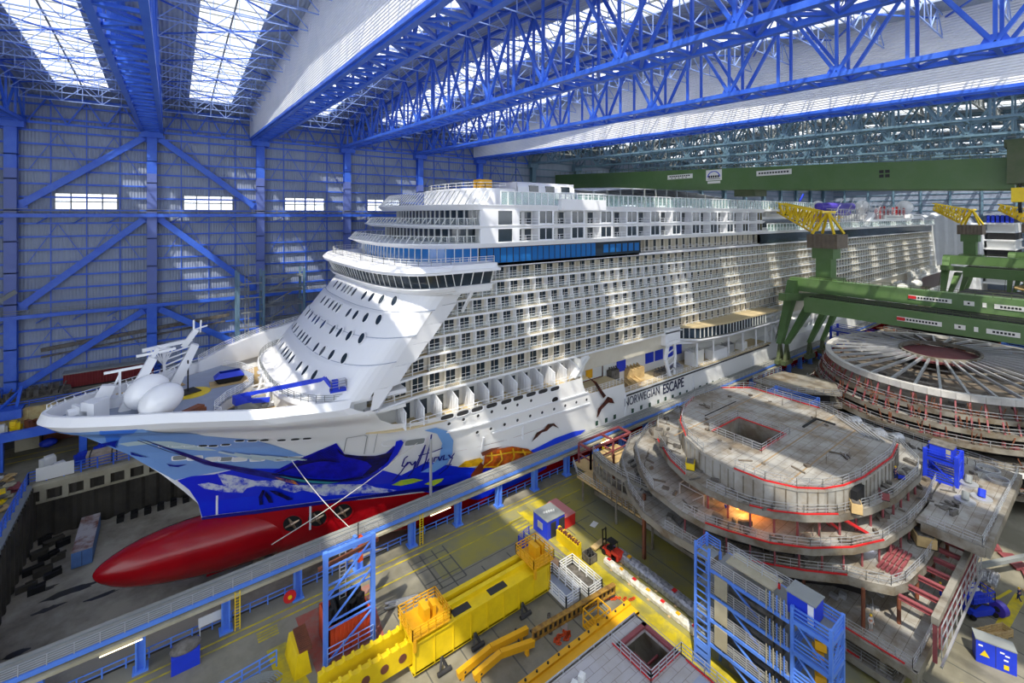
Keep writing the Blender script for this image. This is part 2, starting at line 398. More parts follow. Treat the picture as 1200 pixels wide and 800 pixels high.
# hanging cladding sheets under the roof (on the third and sixth trusses)
for x, n_ in ((XC[2]-2.6, 'corrugated white curtain sheet hanging on the third roof truss'), (XC[5]-2.6, 'tiled white curtain sheet hanging on the sixth roof truss')):
    s = MB(); ys = [YW-1, 75, -18]
    for a, b in zip(ys, ys[1:]):
        for dx in (0, .12):
            q = [(x+dx,a,zlow(a)+.3),(x+dx,b,zlow(b)+.3),(x+dx,b,zroof(max(b,0))-.1),(x+dx,a,zroof(a)-.1)]
            s.add(q, [(0,1,2,3)])
    o = thing('curtain_sheet', n_, 'cladding', (x, YW-1, 72))
    s.build('sheet', M['panel'], o)
    MB().beam((x, YW-1, zlow(YW)+.2), (x, -18, zlow(-18)+.2), .3, .5).build('bottom_edge', M['blue'], o)
# ---------------- ground ----------------
XD, YN, YF = -20.5, 66.6, 121.0      # dock head, near and far edges
f = MB(); f.box(-75, XE, -60, YN, -1.2, 0); struct(f.build('floor', M['conc']))
f = MB(); f.box(-75, XE, YF, YW, -1.2, 0); f.box(-75, XD, YN, YF, -1.2, 0); struct(f.build('floor_far_quay', M['conc']))
f = MB(); f.box(XD, XE, YN, YF, -11, -10); struct(f.build('floor_dock', M['dockfl']))
def piling(name, p, q, z0, z1, nrm):
    """sheet piling: a real zig-zag wall"""
    s = MB(); p = Vector((p[0], p[1], 0)); q = Vector((q[0], q[1], 0)); L_ = (q-p).length; n = min(400, int(L_/.6)); n4 = Vector((nrm[0], nrm[1], 0)); pts = []
    for i in range(n+1):
        a = p.lerp(q, i/n); d = .45 if (i % 4) in (1, 2) else 0
        pts.append((a+n4*d)); 
    s.wallstrip([(v.x, v.y) for v in pts], z0, z1); return struct(s.build(name, M['dockwl']))
piling('wall_dock_far', (XD, YF), (200, YF), -10, 0, (0, -1))
piling('wall_dock_head', (XD, YN), (XD, YF), -10, 0, (1, 0))
f = MB(); f.box(XD, XE, YN, YN+.3, -10, 0); struct(f.build('wall_dock_near', M['dockwl']))
# capping beam with buttress blocks along the far dock edge
s = MB(); s.box(XD, 200, YF-.9, YF+.4, -.9, .25)
for k in range(70): s.box(XD+1+3*k, XD+1.9+3*k, YF-.8, YF, -3.2, -.8)
s.box(XD, 200, YF-.6, YF-.3, -3.3, -2.9)
struct(s.build('trim_4', M['conclt']))
s = MB(); s.box(XD-1.0, XD+.1, YN, YF, -.9, .2); struct(s.build('trim_5', M['greybeam']))
# far ledge carrying the wall
f = MB(); f.box(-75, 130, 137, YW, 9.4, 10); struct(f.build('floor_ledge', M['conc']))
f = MB(); f.box(-75, 130, 136.4, 137, 6.6, 10.1)
for k in range(60): f.box(-75+3.4*k, -74.7+3.4*k, 136.25, 136.5, 6.6, 10)
struct(f.build('trim_6', mat('stained_concrete_beam', (196, 180, 130), .8, var=.6, rgb2=(150, 100, 45), scale=.5)))
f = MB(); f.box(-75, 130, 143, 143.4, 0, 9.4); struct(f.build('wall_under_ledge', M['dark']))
# ---------------- the cruise ship: hull form ----------------
CY = 89.0; HB = 21.0
def interp(t, tab):
    if t <= tab[0][0]: return tab[0][1]
    for (a, va), (b, vb) in zip(tab, tab[1:]):
        if t <= b: return va + (vb-va)*(t-a)/(b-a)
    return tab[-1][1]
STEM = [(-8, 4.6), (1.7, 3.9), (3.9, 3.5), (6.6, 1.6), (10.1, -1.1), (14.5, -5.1), (18.4, -9.8), (20.8, -13.3), (22.6, -14.6)]
BOWTAB = [(0, 0), (.08, .7), (.3, 1.4), (.8, 2.3), (1.6, 3.3), (3.6, 5.0), (5.6, 6.3), (9.9, 8.8), (14.6, 11.3), (24, 17.2), (34, 20.8), (38, 21)]
def hull_b(X, z):
    """half breadth of the hull at length X and height z"""
    xs = interp(z, STEM); L_ = interp(z, [(-8, 60), (1.6, 58), (10, 53), (18, 46), (22.6, 40)])
    t = (X-xs)/L_
    if t <= 0: return 0.0
    p = interp(z, [(1.6, 1.2), (22.6, 1.1)])
    b = HB*math.sin(math.pi/2*min(1, t)**p)
    if z > 18:
        f = min(1, (z-18)/2.8); f = f*f*(3-2*f); b += f*max(0, min(interp(X-xs, BOWTAB), 21.15)-b)
    if z < -4: b *= max(0.05, 1-((-4-z)/4.3)**3*.8)
    return b
def ztop(X):
    return interp(X, [(23.5, 22.6), (24.5, 20.5), (26, 18.3), (28, 17.1), (31, 16.7), (68.4, 16.4), (68.6, 15), (69.3, 13.2), (71, 12.6), (81.5, 12.3), (82, 10.2), (150, 9.4), (345, 9.0)])
# outlines painted on the hull, as (length, height) in metres
MURAL = {
    'light_blue_field': [(-13.72, 20.77), (-3.47, 21.28), (3.99, 17.61), (10.31, 16.12), (14.99, 13.27), (18.11, 10.98), (19.51, 9.28), (14.36, 8.77), (8.65, 9.96), (4.27, 9.33), (0.49, 8.85), (-5.14, 14.36), (-9.82, 18.24)],
    'mid_blue_patch': [(-7.56, 21.57), (-3.47, 21.28), (-6.01, 17.57), (-6.27, 16.25), (-7.5, 17.23), (-7.72, 20.53)],
    'cream_crest': [(-6.15, 16.73), (-4.06, 17.03), (-0.04, 16.71), (3.05, 15.49), (5.73, 14.1), (3.61, 14.29), (-0.04, 15.19), (-2.07, 16.31), (-5.09, 16.1)],
    'blue_sea': [(0.81, 8.78), (2.64, 9.25), (5.37, 9.17), (8.65, 9.96), (14.32, 9.32), (26.19, 8.41), (31.73, 5.48), (35.22, 7.88), (39.72, 6.07), (44.43, 4.5), (51.05, 3.27), (58.59, 3.91), (58.68, 0.85), (44.93, -1.76), (33.49, 2.16), (23.3, 1.92), (11.27, 1.42), (4.03, 1.68), (3.46, 4.22), (2.34, 6.77)],
    'right_wave': [(54.45, 5.44), (60.78, 6.11), (65.88, 6.03), (69.32, 5.43), (67.34, 4.75), (65.41, 3.74), (64.46, 2.12), (58.67, 1.35), (51.26, 0.05), (47.14, 1.0), (50.93, 4.34)],
    'sail': [(13.23, 8.72), (16.58, 11.35), (20.87, 14.33), (22.52, 11.61), (24.54, 10.93), (27.03, 10.55), (28.43, 10.92), (29.33, 12.47), (30.43, 10.96), (29.2, 8.9), (27.69, 6.87), (25.94, 6.17), (22.91, 6.02), (19.23, 6.69)],
    'sail_black': [(21.04, 13.36), (22.4, 11.62), (24.54, 10.93), (27.03, 10.55), (29.64, 11.1), (29.2, 8.9), (26.8, 6.24), (25.91, 6.36), (26.95, 8.31), (26.04, 9.37), (24.05, 10.41), (22.75, 10.98), (21.76, 11.91)],
    'fish_body': [(-3.73, 17.73), (-0.04, 15.19), (5.29, 11.8), (10.91, 9.52), (13.47, 8.51), (19.25, 6.5), (22.93, 5.83), (28.33, 6.77), (25.46, 5.29), (19.4, 5.18), (14.54, 6.73), (9.83, 8.77), (4.22, 11.39)],
    'foam': [(5.91, 9.44), (8.16, 8.63), (11.05, 7.19), (14.52, 6.92), (15.79, 5.66), (20.59, 5.21), (26.84, 4.33), (28.21, 3.43), (31.5, 2.46), (30.23, 2.14), (25.75, 2.59), (20.8, 2.74), (17.69, 4.3), (16.53, 3.92), (13.46, 5.62), (11.11, 6.12), (8.85, 5.6), (6.76, 7.11)],
    'foam_two': [(3.42, 7.66), (4.85, 7.75), (6.32, 7.01), (9.98, 5.94), (9.44, 4.99), (6.8, 5.6), (4.32, 6.69)],
    'globe_ring': [(33.36, 14.88), (35.13, 14.99), (37.35, 13.82), (38.77, 11.63), (39.17, 8.89), (38.73, 6.82), (36.8, 5.35), (34.7, 5.73), (36.11, 6.78), (37.09, 8.79), (36.94, 11.51), (35.65, 13.7)],
    'turtle_shell': [(45.29, 4.85), (45.12, 7.55), (47.01, 7.94), (50.52, 7.53), (54.01, 6.07), (55.69, 4.58), (53.11, 3.93), (50.16, 3.66), (47.69, 3.74)],
    'turtle_head': [(40.65, 5.7), (41.76, 6.73), (44.3, 6.86), (45.05, 6.16), (44.61, 5.19), (42.48, 5.3)],
    'turtle_flipper': [(44.63, 5.9), (45.65, 4.58), (44.95, 2.98), (43.99, 2.16), (43.26, 3.34), (43.83, 4.45)],
    'turtle_flipper_up': [(44.72, 7.12), (44.27, 7.92), (46.13, 8.33), (48.34, 8.11), (46.21, 7.8), (45.18, 7.18)],
    'bird_low': [(54.75, 7.19), (55.99, 8.62), (57.91, 8.75), (58.78, 9.5), (60.33, 9.25), (61.68, 7.88), (60.11, 8.81), (59.22, 8.55), (58.56, 8.23), (57.27, 8.27), (56.2, 7.75)],
    'bird_high': [(72.38, 7.11), (72.9, 8.97), (74.75, 9.98), (75.83, 10.83), (77.2, 10.14), (78.03, 8.82), (76.1, 9.47), (73.95, 8.53), (72.9, 7.34)],
    'bird_wing': [(69.57, 16.39), (72.38, 14.71), (73.69, 12.97), (75.29, 11.14), (74.48, 10.78), (72.64, 13.21), (71.6, 14.7)],
    'shark_a': [(-8.37, 17.09), (-7.2, 17.36), (-6.11, 17.58), (-6.45, 16.77), (-6.28, 16.09), (-7.04, 16.68)],
    'shark_b': [(-4.72, 15.2), (-4.14, 14.62), (-2.52, 13.75), (-3.64, 14.07), (-4.64, 14.54)],
    'shark_c': [(-0.46, 12.34), (0.48, 11.88), (2.07, 11.83), (1.01, 11.47), (-0.04, 11.79)],
    'marlin_tail': [(27.69, 6.87), (29.13, 9.28), (29.46, 11.89), (29.35, 13.57), (30.05, 13.8), (30.57, 13.17), (30.25, 10.6), (29.02, 7.81)],
    'stripe_a': [(11.84, 2.39), (11.69, 3.94), (12.08, 5.28), (12.44, 5.23), (12.17, 3.71), (12.31, 2.47)],
    'stripe_b': [(12.56, 5.04), (13.34, 3.71), (13.72, 2.57), (13.13, 2.66), (12.5, 4.16)],
    'stripe_c': [(13.02, 5.15), (14.1, 4.81), (16.57, 2.81), (15.74, 2.76), (14.16, 3.91)],
    'dolphin_fish': [(30.6, 3.77), (31.87, 4.7), (33.69, 4.78), (35.42, 4.09), (33.88, 3.63), (32.06, 3.39)],
    'dolphin_fish_two': [(35.66, 3.18), (37.09, 3.79), (38.74, 3.85), (38.39, 3.23), (37.22, 2.58)],
    'turq_stripe': [(13.23, 8.72), (16.2, 7.63), (18.65, 6.57), (22.71, 5.67), (21.16, 5.5), (17.5, 6.35), (15.04, 7.59)],
    'orange_specks': [(13.63, 7.94), (16.27, 6.88), (17.21, 5.66), (14.51, 7.1)],
    'boot_stripe': [(4.02, 1.82), (11.27, 1.57), (23.29, 2.09), (33.46, 2.51), (44.72, 2.35), (44.81, 1.32), (33.52, 1.82), (23.32, 1.44), (11.27, 0.99), (4.03, 1.26)],
}
SIG = [[(34.61, 14.1), (34.85, 11.6), (34.94, 8.66), (34.73, 6.29)], [(34.06, 12.12), (34.09, 10.27), (33.76, 7.21)], [(33.52, 9.82), (35.45, 10.19), (37.1, 10.76)], [(31.9, 10.11), (31.48, 9.64), (31.4, 7.99), (31.93, 7.9), (32.42, 8.75)], [(30.58, 4.72), (31.52, 6.65), (32.15, 8.79)], [(32.42, 8.75), (32.97, 7.91), (33.33, 8.77)], [(33.36, 8.58), (33.33, 6.72), (32.8, 5.31)], [(35.26, 7.68), (35.32, 8.77), (35.81, 9.04), (36.03, 7.91)], [(36.27, 8.04), (36.23, 8.96), (36.66, 8.87)], [(36.76, 9.03), (37.23, 8.04), (37.45, 9.07)], [(37.7, 9.2), (37.77, 8.11), (38.46, 8.15)], [(38.43, 9.05), (39.02, 8.22), (39.4, 9.2)], [(39.28, 8.34), (38.84, 6.25), (37.69, 4.99)]]
FAIRLEADS = [(-0.86, 15.74), (0.78, 15.59), (2.22, 15.47), (3.89, 15.33), (5.14, 15.22), (6.7, 15.39), (8.31, 16.19), (9.9, 16.06), (11.38, 16.03), (13.54, 15.82), (15.26, 15.84), (16.77, 15.87)]
RECESS = [(1.11, 13.06), (3.01, 12.85), (5.27, 12.34), (6.89, 12.17), (8.64, 11.99), (10.96, 11.76), (14.09, 11.53), (16.01, 11.42), (20.11, 11.43)]
OVALS = [(36.97, 16.46), (39.85, 16.4), (42.75, 16.33), (45.79, 16.25), (48.97, 16.17), (51.69, 16.15), (54.74, 16.16), (57.7, 16.06), (60.78, 15.86)]
CIRCLES = [(37.44, 15.1), (40.06, 15.23), (42.93, 15.1), (45.79, 15.12), (48.78, 14.98), (51.5, 14.93), (54.74, 14.95), (42.97, 12.13), (45.67, 12.09), (48.58, 12.09), (51.5, 12.09), (54.53, 12.1), (57.48, 11.99), (60.55, 11.88), (63.52, 11.82), (66.61, 11.76), (69.57, 11.58)]
SQ = [(72.64, 5.87), (75.56, 5.73), (78.3, 5.75), (84.38, 5.54), (87.42, 5.56), (90.57, 5.38), (93.84, 5.3), (96.71, 5.33), (99.67, 5.16), (102.72, 5.09), (105.68, 4.95), (108.74, 4.91), (111.69, 4.81), (114.94, 4.77), (117.86, 4.71), (121.31, 4.56), (124.42, 4.49), (127.63, 4.42), (130.93, 4.35)]
THRUSTERS = [(16.4, -1.23), (19.91, -0.82), (23.6, -0.1)]
DOORPANEL = [(22.29, 12.23), (22.02, 15.36), (24.53, 15.54), (24.87, 15.1), (25.32, 11.21)]
SHIP = thing('cruise_ship', 'huge white cruise ship with blue mural and red bulbous bow in the dry dock', 'ship', (150, CY, -8))
def sp(mb_, name, m, par=None, smooth=False, label=None):
    o = mb_.build(name, m, par or SHIP, smooth)
    if label: o['label'] = label
    return o
Xend = 378.0
tt = [0, .002, .005, .01, .016, .024, .033, .044, .056, .07, .085, .1, .118, .136, .155, .175, .2, .24, .3, .4, .6, .8, 1.0]
tt = sorted(set(tt + [(a+b)/2 for a, b in zip(tt, tt[1:]) if b < .3]))
def side_grid(zs, sgn):
    rows = []
    for z in zs:
        xs = interp(z, STEM); r = []
        for t in tt:
            X = xs + (Xend-xs)*t; r.append((X, CY + sgn*hull_b(X, z), z))
        rows.append(r)
    return rows
# hull up to z = 9, both sides, white above the boot line
zu = [1.2 + (9-1.2)*i/16 for i in range(17)]
for sgn in (-1, 1):
    s = MB(); s.grid(side_grid(zu, sgn), flip=(sgn > 0)); sp(s, 'hull_side', M['hullwhite'], smooth=True)
# upper hull following the sheer line
XS_ = [-14.6, -14.5, -14.3, -14, -13.5, -12.8, -12, -11, -10, -8.5, -7, -5.5, -4, -2, 0, 2.5, 5, 7.5, 10, 13, 16, 19, 21, 23, 23.6, 24.0, 24.5, 25.2, 26, 27, 28, 29.5, 31, 34, 38, 43, 50, 60, 68.4, 68.6, 69, 69.4, 70, 71, 75, 81.5, 82, 90, 110, 150, 200, 260, 378]
XS_ = sorted(set(XS_ + [(a+b)/2 for a, b in zip(XS_, XS_[1:]) if b < 23.5]))
def upper(sgn):
    s = MB(); rows = []
    nz = 26
    for k in range(nz+1):
        r = []
        for X in XS_:
            zt = ztop(X); z = 9 + (min(zt, 20.8)-9)*k/nz
            xs = interp(z, STEM); XX = max(X, xs); r.append((XX, CY+sgn*hull_b(XX, z), z))
        rows.append(r)
    s.grid(rows, flip=(sgn > 0)); return s
for sgn in (-1, 1): sp(upper(sgn), 'upper_hull_side', M['hullwhite'], smooth=True)
# transom and bottom
s = MB(); s.box(Xend-.2, Xend, CY-HB, CY+HB, -4, 20); sp(s, 'transom', M['hullwhite'])
zl = [-8.3, -8, -7.4, -6.6, -5.5, -4.2, -2.5, -.5, 1.2]
s = MB(); s.grid(side_grid(zl, -1)); s.grid(side_grid(zl, 1), flip=True)
r0 = side_grid([-8.3], -1)[0]; r1 = side_grid([-8.3], 1)[0]; s.grid([r0, r1]); sp(s, 'hull_bottom', M['red'], smooth=True, label='red antifouling underwater hull')
# bulbous bow
prof = [(-9.1, .01, -1.8), (-9.0, .35, -1.8), (-8.7, .8, -1.85), (-8.1, 1.3, -1.9), (-7, 1.95, -2.0), (-5.5, 2.6, -2.1), (-3.5, 3.2, -2.2), (-1, 3.7, -2.35), (2, 4.1, -2.6), (6, 4.35, -3.0), (11, 4.4, -3.4), (18, 4.2, -4), (26, 3.6, -4.6), (34, 2.5, -5)]
rows = [[(x, CY + r*math.cos(2*math.pi*j/28)*(1.0 if x < 4 else 1.0), z + r*math.sin(2*math.pi*j/28)) for j in range(29)] for x, r, z in prof]
s = MB(); s.grid(rows); sp(s, 'bulbous_bow', M['red'], smooth=True, label='long glossy red bulbous bow')
# white bulwark strip around the bow
def deck_line(z, x1=23.0, inset=0.0):
    pts = []
    xs = interp(z, STEM)
    for X in [xs, xs+.03, xs+.12, xs+.3, xs+.6, xs+1.1, xs+1.8, xs+2.7, xs+3.8, xs+5, xs+6.5] + [x for x in XS_ if xs+7.5 < x <= x1]:
        pts.append((X, hull_b(X, z)))
    return [(X+(inset if i < 1 else inset*.5), max(0, b-inset)) for i, (X, b) in enumerate(pts)]
s = MB()
for sgn in (-1, 1):
    lo = deck_line(20.8); hi = deck_line(22.6); n = min(len(lo), len(hi)); 
    rr = [[(x, CY+sgn*b, 20.8) for x, b in lo[:n]], [(x-.1, CY+sgn*(b+.1), 21.9) for x, b in hi[:n]], [(x+.35, CY+sgn*max(0, b-.25), 23.0) for x, b in hi[:n]], [(x+.7, CY+sgn*max(0, b-.6), 23.0) for x, b in hi[:n]], [(x+.8, CY+sgn*max(0, b-.7), 21.3) for x, b in hi[:n]]]
    s.grid(rr, flip=(sgn > 0))
sp(s, 'bow_bulwark', M['white'], label='white bulwark rim round the bow')
# foredeck: high light grey deck with rounded aft edge, lower tan mooring deck, dome platform
hi = [(x, b) for x, b in deck_line(21.4, 11.0)]
aft = [(10.5, 17.0), (12.5, 15.6), (14.5, 11), (15.2, 6.5)]
s = MB()
pl = [(x, CY-b+.3) for x, b in hi] + [(x+.6, CY-b*.0+0) for x, b in []]
edge = [(5.8, CY-11.2), (5.0, CY-10), (5.2, CY-8), (7.0, CY-4.5), (9.5, CY-2.0), (11.5, CY+1.5), (12.0, CY+6), (10.5, CY+10.5), (8, CY+14.2)]
near = [(x, CY-b+.4) for x, b in deck_line(21.4, 6.0)]; far = [(x, CY+b-.4) for x, b in deck_line(21.4, 8.0)]
s.prism(near[::1] + edge + far[::-1], 21.0, 21.35); sp(s, 'foredeck', M['deckgrey'], label='pale grey foredeck')
md = [(x, b) for x, b in deck_line(19.4, 22) if x > 1]
s = MB(); s.prism([(x, CY-b+.9) for x, b in md] + [(x, CY+b-.6) for x, b in md[::-1]], 19.2, 19.6); sp(s, 'mooring_deck', M['brown'], label='tan painted lower mooring deck')
s = MB(); s.wallstrip(edge, 19.5, 21.1); sp(s, 'deck_step', M['white'])
s = MB(); s.rail([(x, y, 21.3) for x, y in edge], 1.2, 1.0, 4, .07); sp(s, 'foredeck_railing', M['white'])
s = MB()
for X, b in deck_line(22.6, 22)[4:]:
    s.beam((X+.5, CY+b-.5, 21.3), (X+.5, CY+b-.5, 23.4), .16)
for sgn in (1,):
    pts = [(X+.4, CY+sgn*(b-.3), 22.6) for X, b in deck_line(22.6, 22)[3:]]
    s.rail(pts, 1.0, 2.0, 2, .09)
sp(s, 'bow_railing', M['white'])
# raised bulwark wing on the far side
s = MB(); q = []
for X, z1 in ((4, 23.2), (8, 24.4), (13, 25.4), (18, 26.2), (23, 27)):
    q.append((X, CY+hull_b(X, 22.5)-.2, z1))
s.grid([[(x, y, 21.2) for x, y, z in q], q, [(x, y-1.2, z) for x, y, z in q], [(x, y-1.2, 21.2) for x, y, z in q]])
sp(s, 'raised_bulwark', M['white'])
s = MB(); s.rail([(x, y-.6, z) for x, y, z in q], 1.1, 1.6, 4, .07); sp(s, 'bulwark_railing', M['white'])
# ---- dome front ----
def nose(x0, hw, a, y, n=2.8):
    sy = min(1, abs((y-CY)/hw)); return x0 + a*(1-(1-sy**n)**(1/n))
def nose_line(x0, hw, a, k=28, n=2.8, xb=None):
    pts = []
    for i in range(k+1):
        th = math.pi*i/k - math.pi/2; y = CY + hw*math.copysign(abs(math.sin(th))**(2/n), th); x = x0 + a*(1-abs(math.cos(th))**(2/n)); pts.append((x, y))
    if xb: pts = [(xb, pts[0][1])] + pts + [(xb, pts[-1][1])]
    return pts
s = MB(); s.prism(nose_line(12.6, 20.3, 11.5, xb=30), 22.0, 22.6); sp(s, 'dome_platform', M['white'])
s = MB(); s.wallstrip(nose_line(12.9, 18.8, 11.3), 19.6, 22.1); sp(s, 'platform_front', M['offwhite'])
s = MB(); s.rail([(x, y, 22.6) for x, y in nose_line(12.9, 20.2, 11.4)[2:-2]], 1.1, 1.3, 4, .06); sp(s, 'platform_railing', M['greybeam'])
dz = [22.6, 22.9, 25.0, 27.0, 27.4, 28.2, 30.6, 31.0, 31.7, 34.2, 34.6, 35.3, 38.0]
def dx0(z):
    v = 15 + (z-22.6)*.80
    for zz in (27.2, 30.8, 34.4): v += .42*(1 if z >= zz else 0)
    return v - .3
rows = [[(x, y, z) for x, y in nose_line(dx0(z), 20.9, 9.2, 40)] for z in dz]
s = MB(); s.grid(rows); sp(s, 'dome_front', M['white'], smooth=False, label='sloping white rounded front of the superstructure')
for z in (27.3, 30.9, 34.5):
    s = MB(); ln = nose_line(dx0(z)-.02, 20.95, 9.2, 60)
    for (x, y), (x2, y2) in list(zip(ln, ln[1:]))[::1]: s.beam((x, y, z), (x2, y2, z), .14, .1)
    sp(s, 'gutter_rib', M['deckgrey'])
# oval portholes on the dome, four rows
def dome_pt(z, y): return nose(dx0(z), 20.9, 9.2, y)
PORTS = [(38.5, [71.2, 73.4, 76.2, 78.5]), (36.0, [71.6, 74.2, 77, 79.5, 84, 86.2, 88.2, 90, 93, 96]), (33.3, [71.6, 74.3, 77.2, 79.7, 84.5, 86.5, 89, 92, 95]),
 (30.7, [71.9, 74.6, 77.5, 80.1, 85, 88.7, 90.8, 94, 97]), (27.9, [72.4, 75.4, 78.4, 81.2, 85.8, 88, 90.2, 92.3, 96, 99]), (25.2, [75.4, 78.6, 81.4, 86.1, 88.4, 90.6, 92.6, 96, 100])]
for z0, ys in PORTS:
    for y in ys:
        hh, ww = .92, .52
        xc = dome_pt(z0, y); dxy = (dome_pt(z0, y+.3)-dome_pt(z0, y-.3))/.6; sl_ = .8
        n_ = Vector((-1, dxy, sl_)).normalized(); u = Vector((dxy, 1, 0)).normalized(); v = n_.cross(u); v = v if v.z > 0 else -v
        c = Vector((xc, y, z0)); fr = MB()
        for rr, off, dst in ((1.0, .03, 0), ):
            ring = [tuple(c + n_*.02 + u*math.cos(t)*ww*1.18 + v*math.sin(t)*hh*1.12) for t in [2*math.pi*i/16 for i in range(16)]]
            ring2 = [tuple(c + n_*.16 + u*math.cos(t)*ww*1.1 + v*math.sin(t)*hh*1.05) for t in [2*math.pi*i/16 for i in range(16)]]
            fr.add(ring + ring2, [tuple(range(16, 32))] + [(i, (i+1) % 16, 16+(i+1) % 16, 16+i) for i in range(16)])
        fo = sp(fr, 'porthole', M['white'])
        g = MB(); g.add([tuple(c + n_*.19 + u*math.cos(t)*ww*.92 + v*math.sin(t)*hh*.92) for t in [2*math.pi*i/16 for i in range(16)]], [tuple(range(16))]); g.build('pane', M['glass'], fo)
# solid white side plates with stepped openings for the balconies
YF_ = 70.2; YI = 71.5
DZ = [20.2, 23.6, 26.5, 29.4, 32.2, 35.0, 37.8, 40.7]       # balcony deck levels
DX = [24.2, 27.4, 30.4, 33.2, 35.9, 38.0, 44.0]              # forward end of the openings per deck
def fx(z): return dx0(z) + 9.9
for sgn in (-1, 1):
    s = MB()
    Y = lambda v: CY + sgn*(CY-v)
    for i in range(6):
        z0, z1 = DZ[i], DZ[i+1]; x1a = DX[i] if i else 24.2; xb0 = x1a+1.5 ; xb1 = x1a+3.0
        za = max(z0, 20.2)
        y = 68.12
        s.add([(fx(max(za, 22.6))-(.8 if i else .6), Y(y), za if i else 20.7), (x1a+1.0, Y(y+.2*i), za if i else 20.7), (x1a+3.4, Y(y+.2*i), z1), (fx(z1)-.8, Y(y), z1)], [(0,1,2,3) if sgn < 0 else (3,2,1,0)])
        s.add([(x1a+1.0, Y(y+.2*i), za), (x1a+1.0, Y(YI), za), (x1a+3.4, Y(YI), z1), (x1a+3.4, Y(y+.2*i), z1)], [(0,1,2,3)])
    sp(s, 'front_side_plate', M['white'])
# main deckhouse core (balcony back walls)
s = MB()
for y in (YI, 2*CY-YI):
    for i in range(7): s.box(DX[i]+.8, Xend-20, min(y, y+.1), max(y, y+.1), DZ[i], DZ[i+1])
    s.box(71, Xend-20, min(y, y+.1), max(y, y+.1), 16, 20.3)
s.box(89, 147, YI, YI+.1, 40.7, 44.4); s.box(88.8, 89.1, YF_, YI, 41, 44.4)
s.box(Xend-20.2, Xend-20, YI, 2*CY-YI, 16, 40.7)
sp(s, 'cabin_wall', M['cabin'])
# balcony slabs
for i, z in enumerate(DZ[:8]):
    s = MB(); x0 = (DX[i] if i < 7 else 44); yf = 68.3 if i < 6 else YF_
    yf = YF_
    for sgn in (-1, 1):
        Y = lambda v: CY + sgn*(CY-v)
        xk = 33.5
        ends = Xend-22-i*.8
        if sgn < 0:
            # slab edge, kinked in towards the bow and around mid length
            pts = [(x0-.6, 68.2+.2*min(i, 5)), (max(xk, x0), YF_), (196, YF_), (200, YF_+.5), (ends, YF_+.5)]
        else: pts = [(x0, Y(YF_)), (ends, Y(YF_))]
        line = pts
        inner = [(x, Y(YI+.1)) for x, _ in pts]
        s.prism(line + inner[::-1], z-.22, z+.14)
    sp(s, 'balcony_slab', M['white'])
    f = MB(); f.prism([(x0+.2, YF_+.15), (ends, YF_+.9 if ends > 196 else YF_+.15), (ends, YI), (x0+.2, YI)] if False else [(x0+.2, YF_+.15), (196, YF_+.15), (200, YF_+.65), (ends, YF_+.65), (ends, YI), (x0+.2, YI)], z+.14, z+.18)
    if i < 7: sp(f, 'balcony_floor', M['beige'])
# doors, dividers and rails of the balconies: near ones as parts, the rest as one part per kind
nd = 0; divs = MB(); fr_ = MB(); PITCH = 3.1
random.seed(3)
DZ.append(44.4)
for i in range(8):
    z = DZ[i]+.18; top = DZ[i+1]-.22; x = (DX+[88])[i]+1.6; k = 0
    gls = MB(); rl = MB(); 
    xe = Xend-24 if i < 7 else 147
    if i == 7: x = 89.4
    while x < xe:
        yb = YI
        # door: two dark panes in a white frame, then a blank panel
        gls.box(x+.3, x+1.15, yb-.06, yb-.01, z+.05, top-.2); gls.box(x+1.3, x+2.15, yb-.06, yb-.01, z+.05, top-.2)
        fr_.box(x+.2, x+2.25, yb-.09, yb-.02, z+1.25, z+1.33)
        o = YF_+.1 + (.5 if x > 200 else 0)
        if x > 33 or True:
            yd0 = o
            dv = MB() if (nd < 100 and x < 110 and i > 1) else divs
            dv.box(x+2.78, x+3.0, yd0+.3, yb, z, top-(.0 if i % 2 else .05))
            if dv is not divs: sp(dv, 'balcony_divider', M['white']); nd += 1
        x += PITCH; k += 1
    stuff(sp(gls, 'balcony_doors', M['glass']))
    xa = (DX+[89])[i]+1.2
    rl.rail([(xa, YF_+.12 if xa > 33 else 69.3, z), (34.5, YF_+.12, z)] if xa < 34 else [(xa, YF_+.12, z), (xa+.1, YF_+.12, z)], 1.1, 3.1, 2, .08)
    rl.rail([(max(xa, 34.5), YF_+.12, z), (min(196, xe), YF_+.12, z)] + ([(200, YF_+.6, z), (xe, YF_+.6, z)] if i < 7 else []), 1.1, 3.1, 2, .08)
    sp(rl, 'balcony_railing', M['white'])
    g = MB(); g.box(max(xa, 34.5), min(196, xe), YF_+.14, YF_+.16, z, z+1.0)
    if i < 7: g.box(200, xe, YF_+.62, YF_+.64, z, z+1.0); sp(g, 'balcony_glass', M['rglass'])
stuff(sp(divs, 'balcony_dividers', M['cabin'])); stuff(sp(fr_, 'door_frames', M['white']))
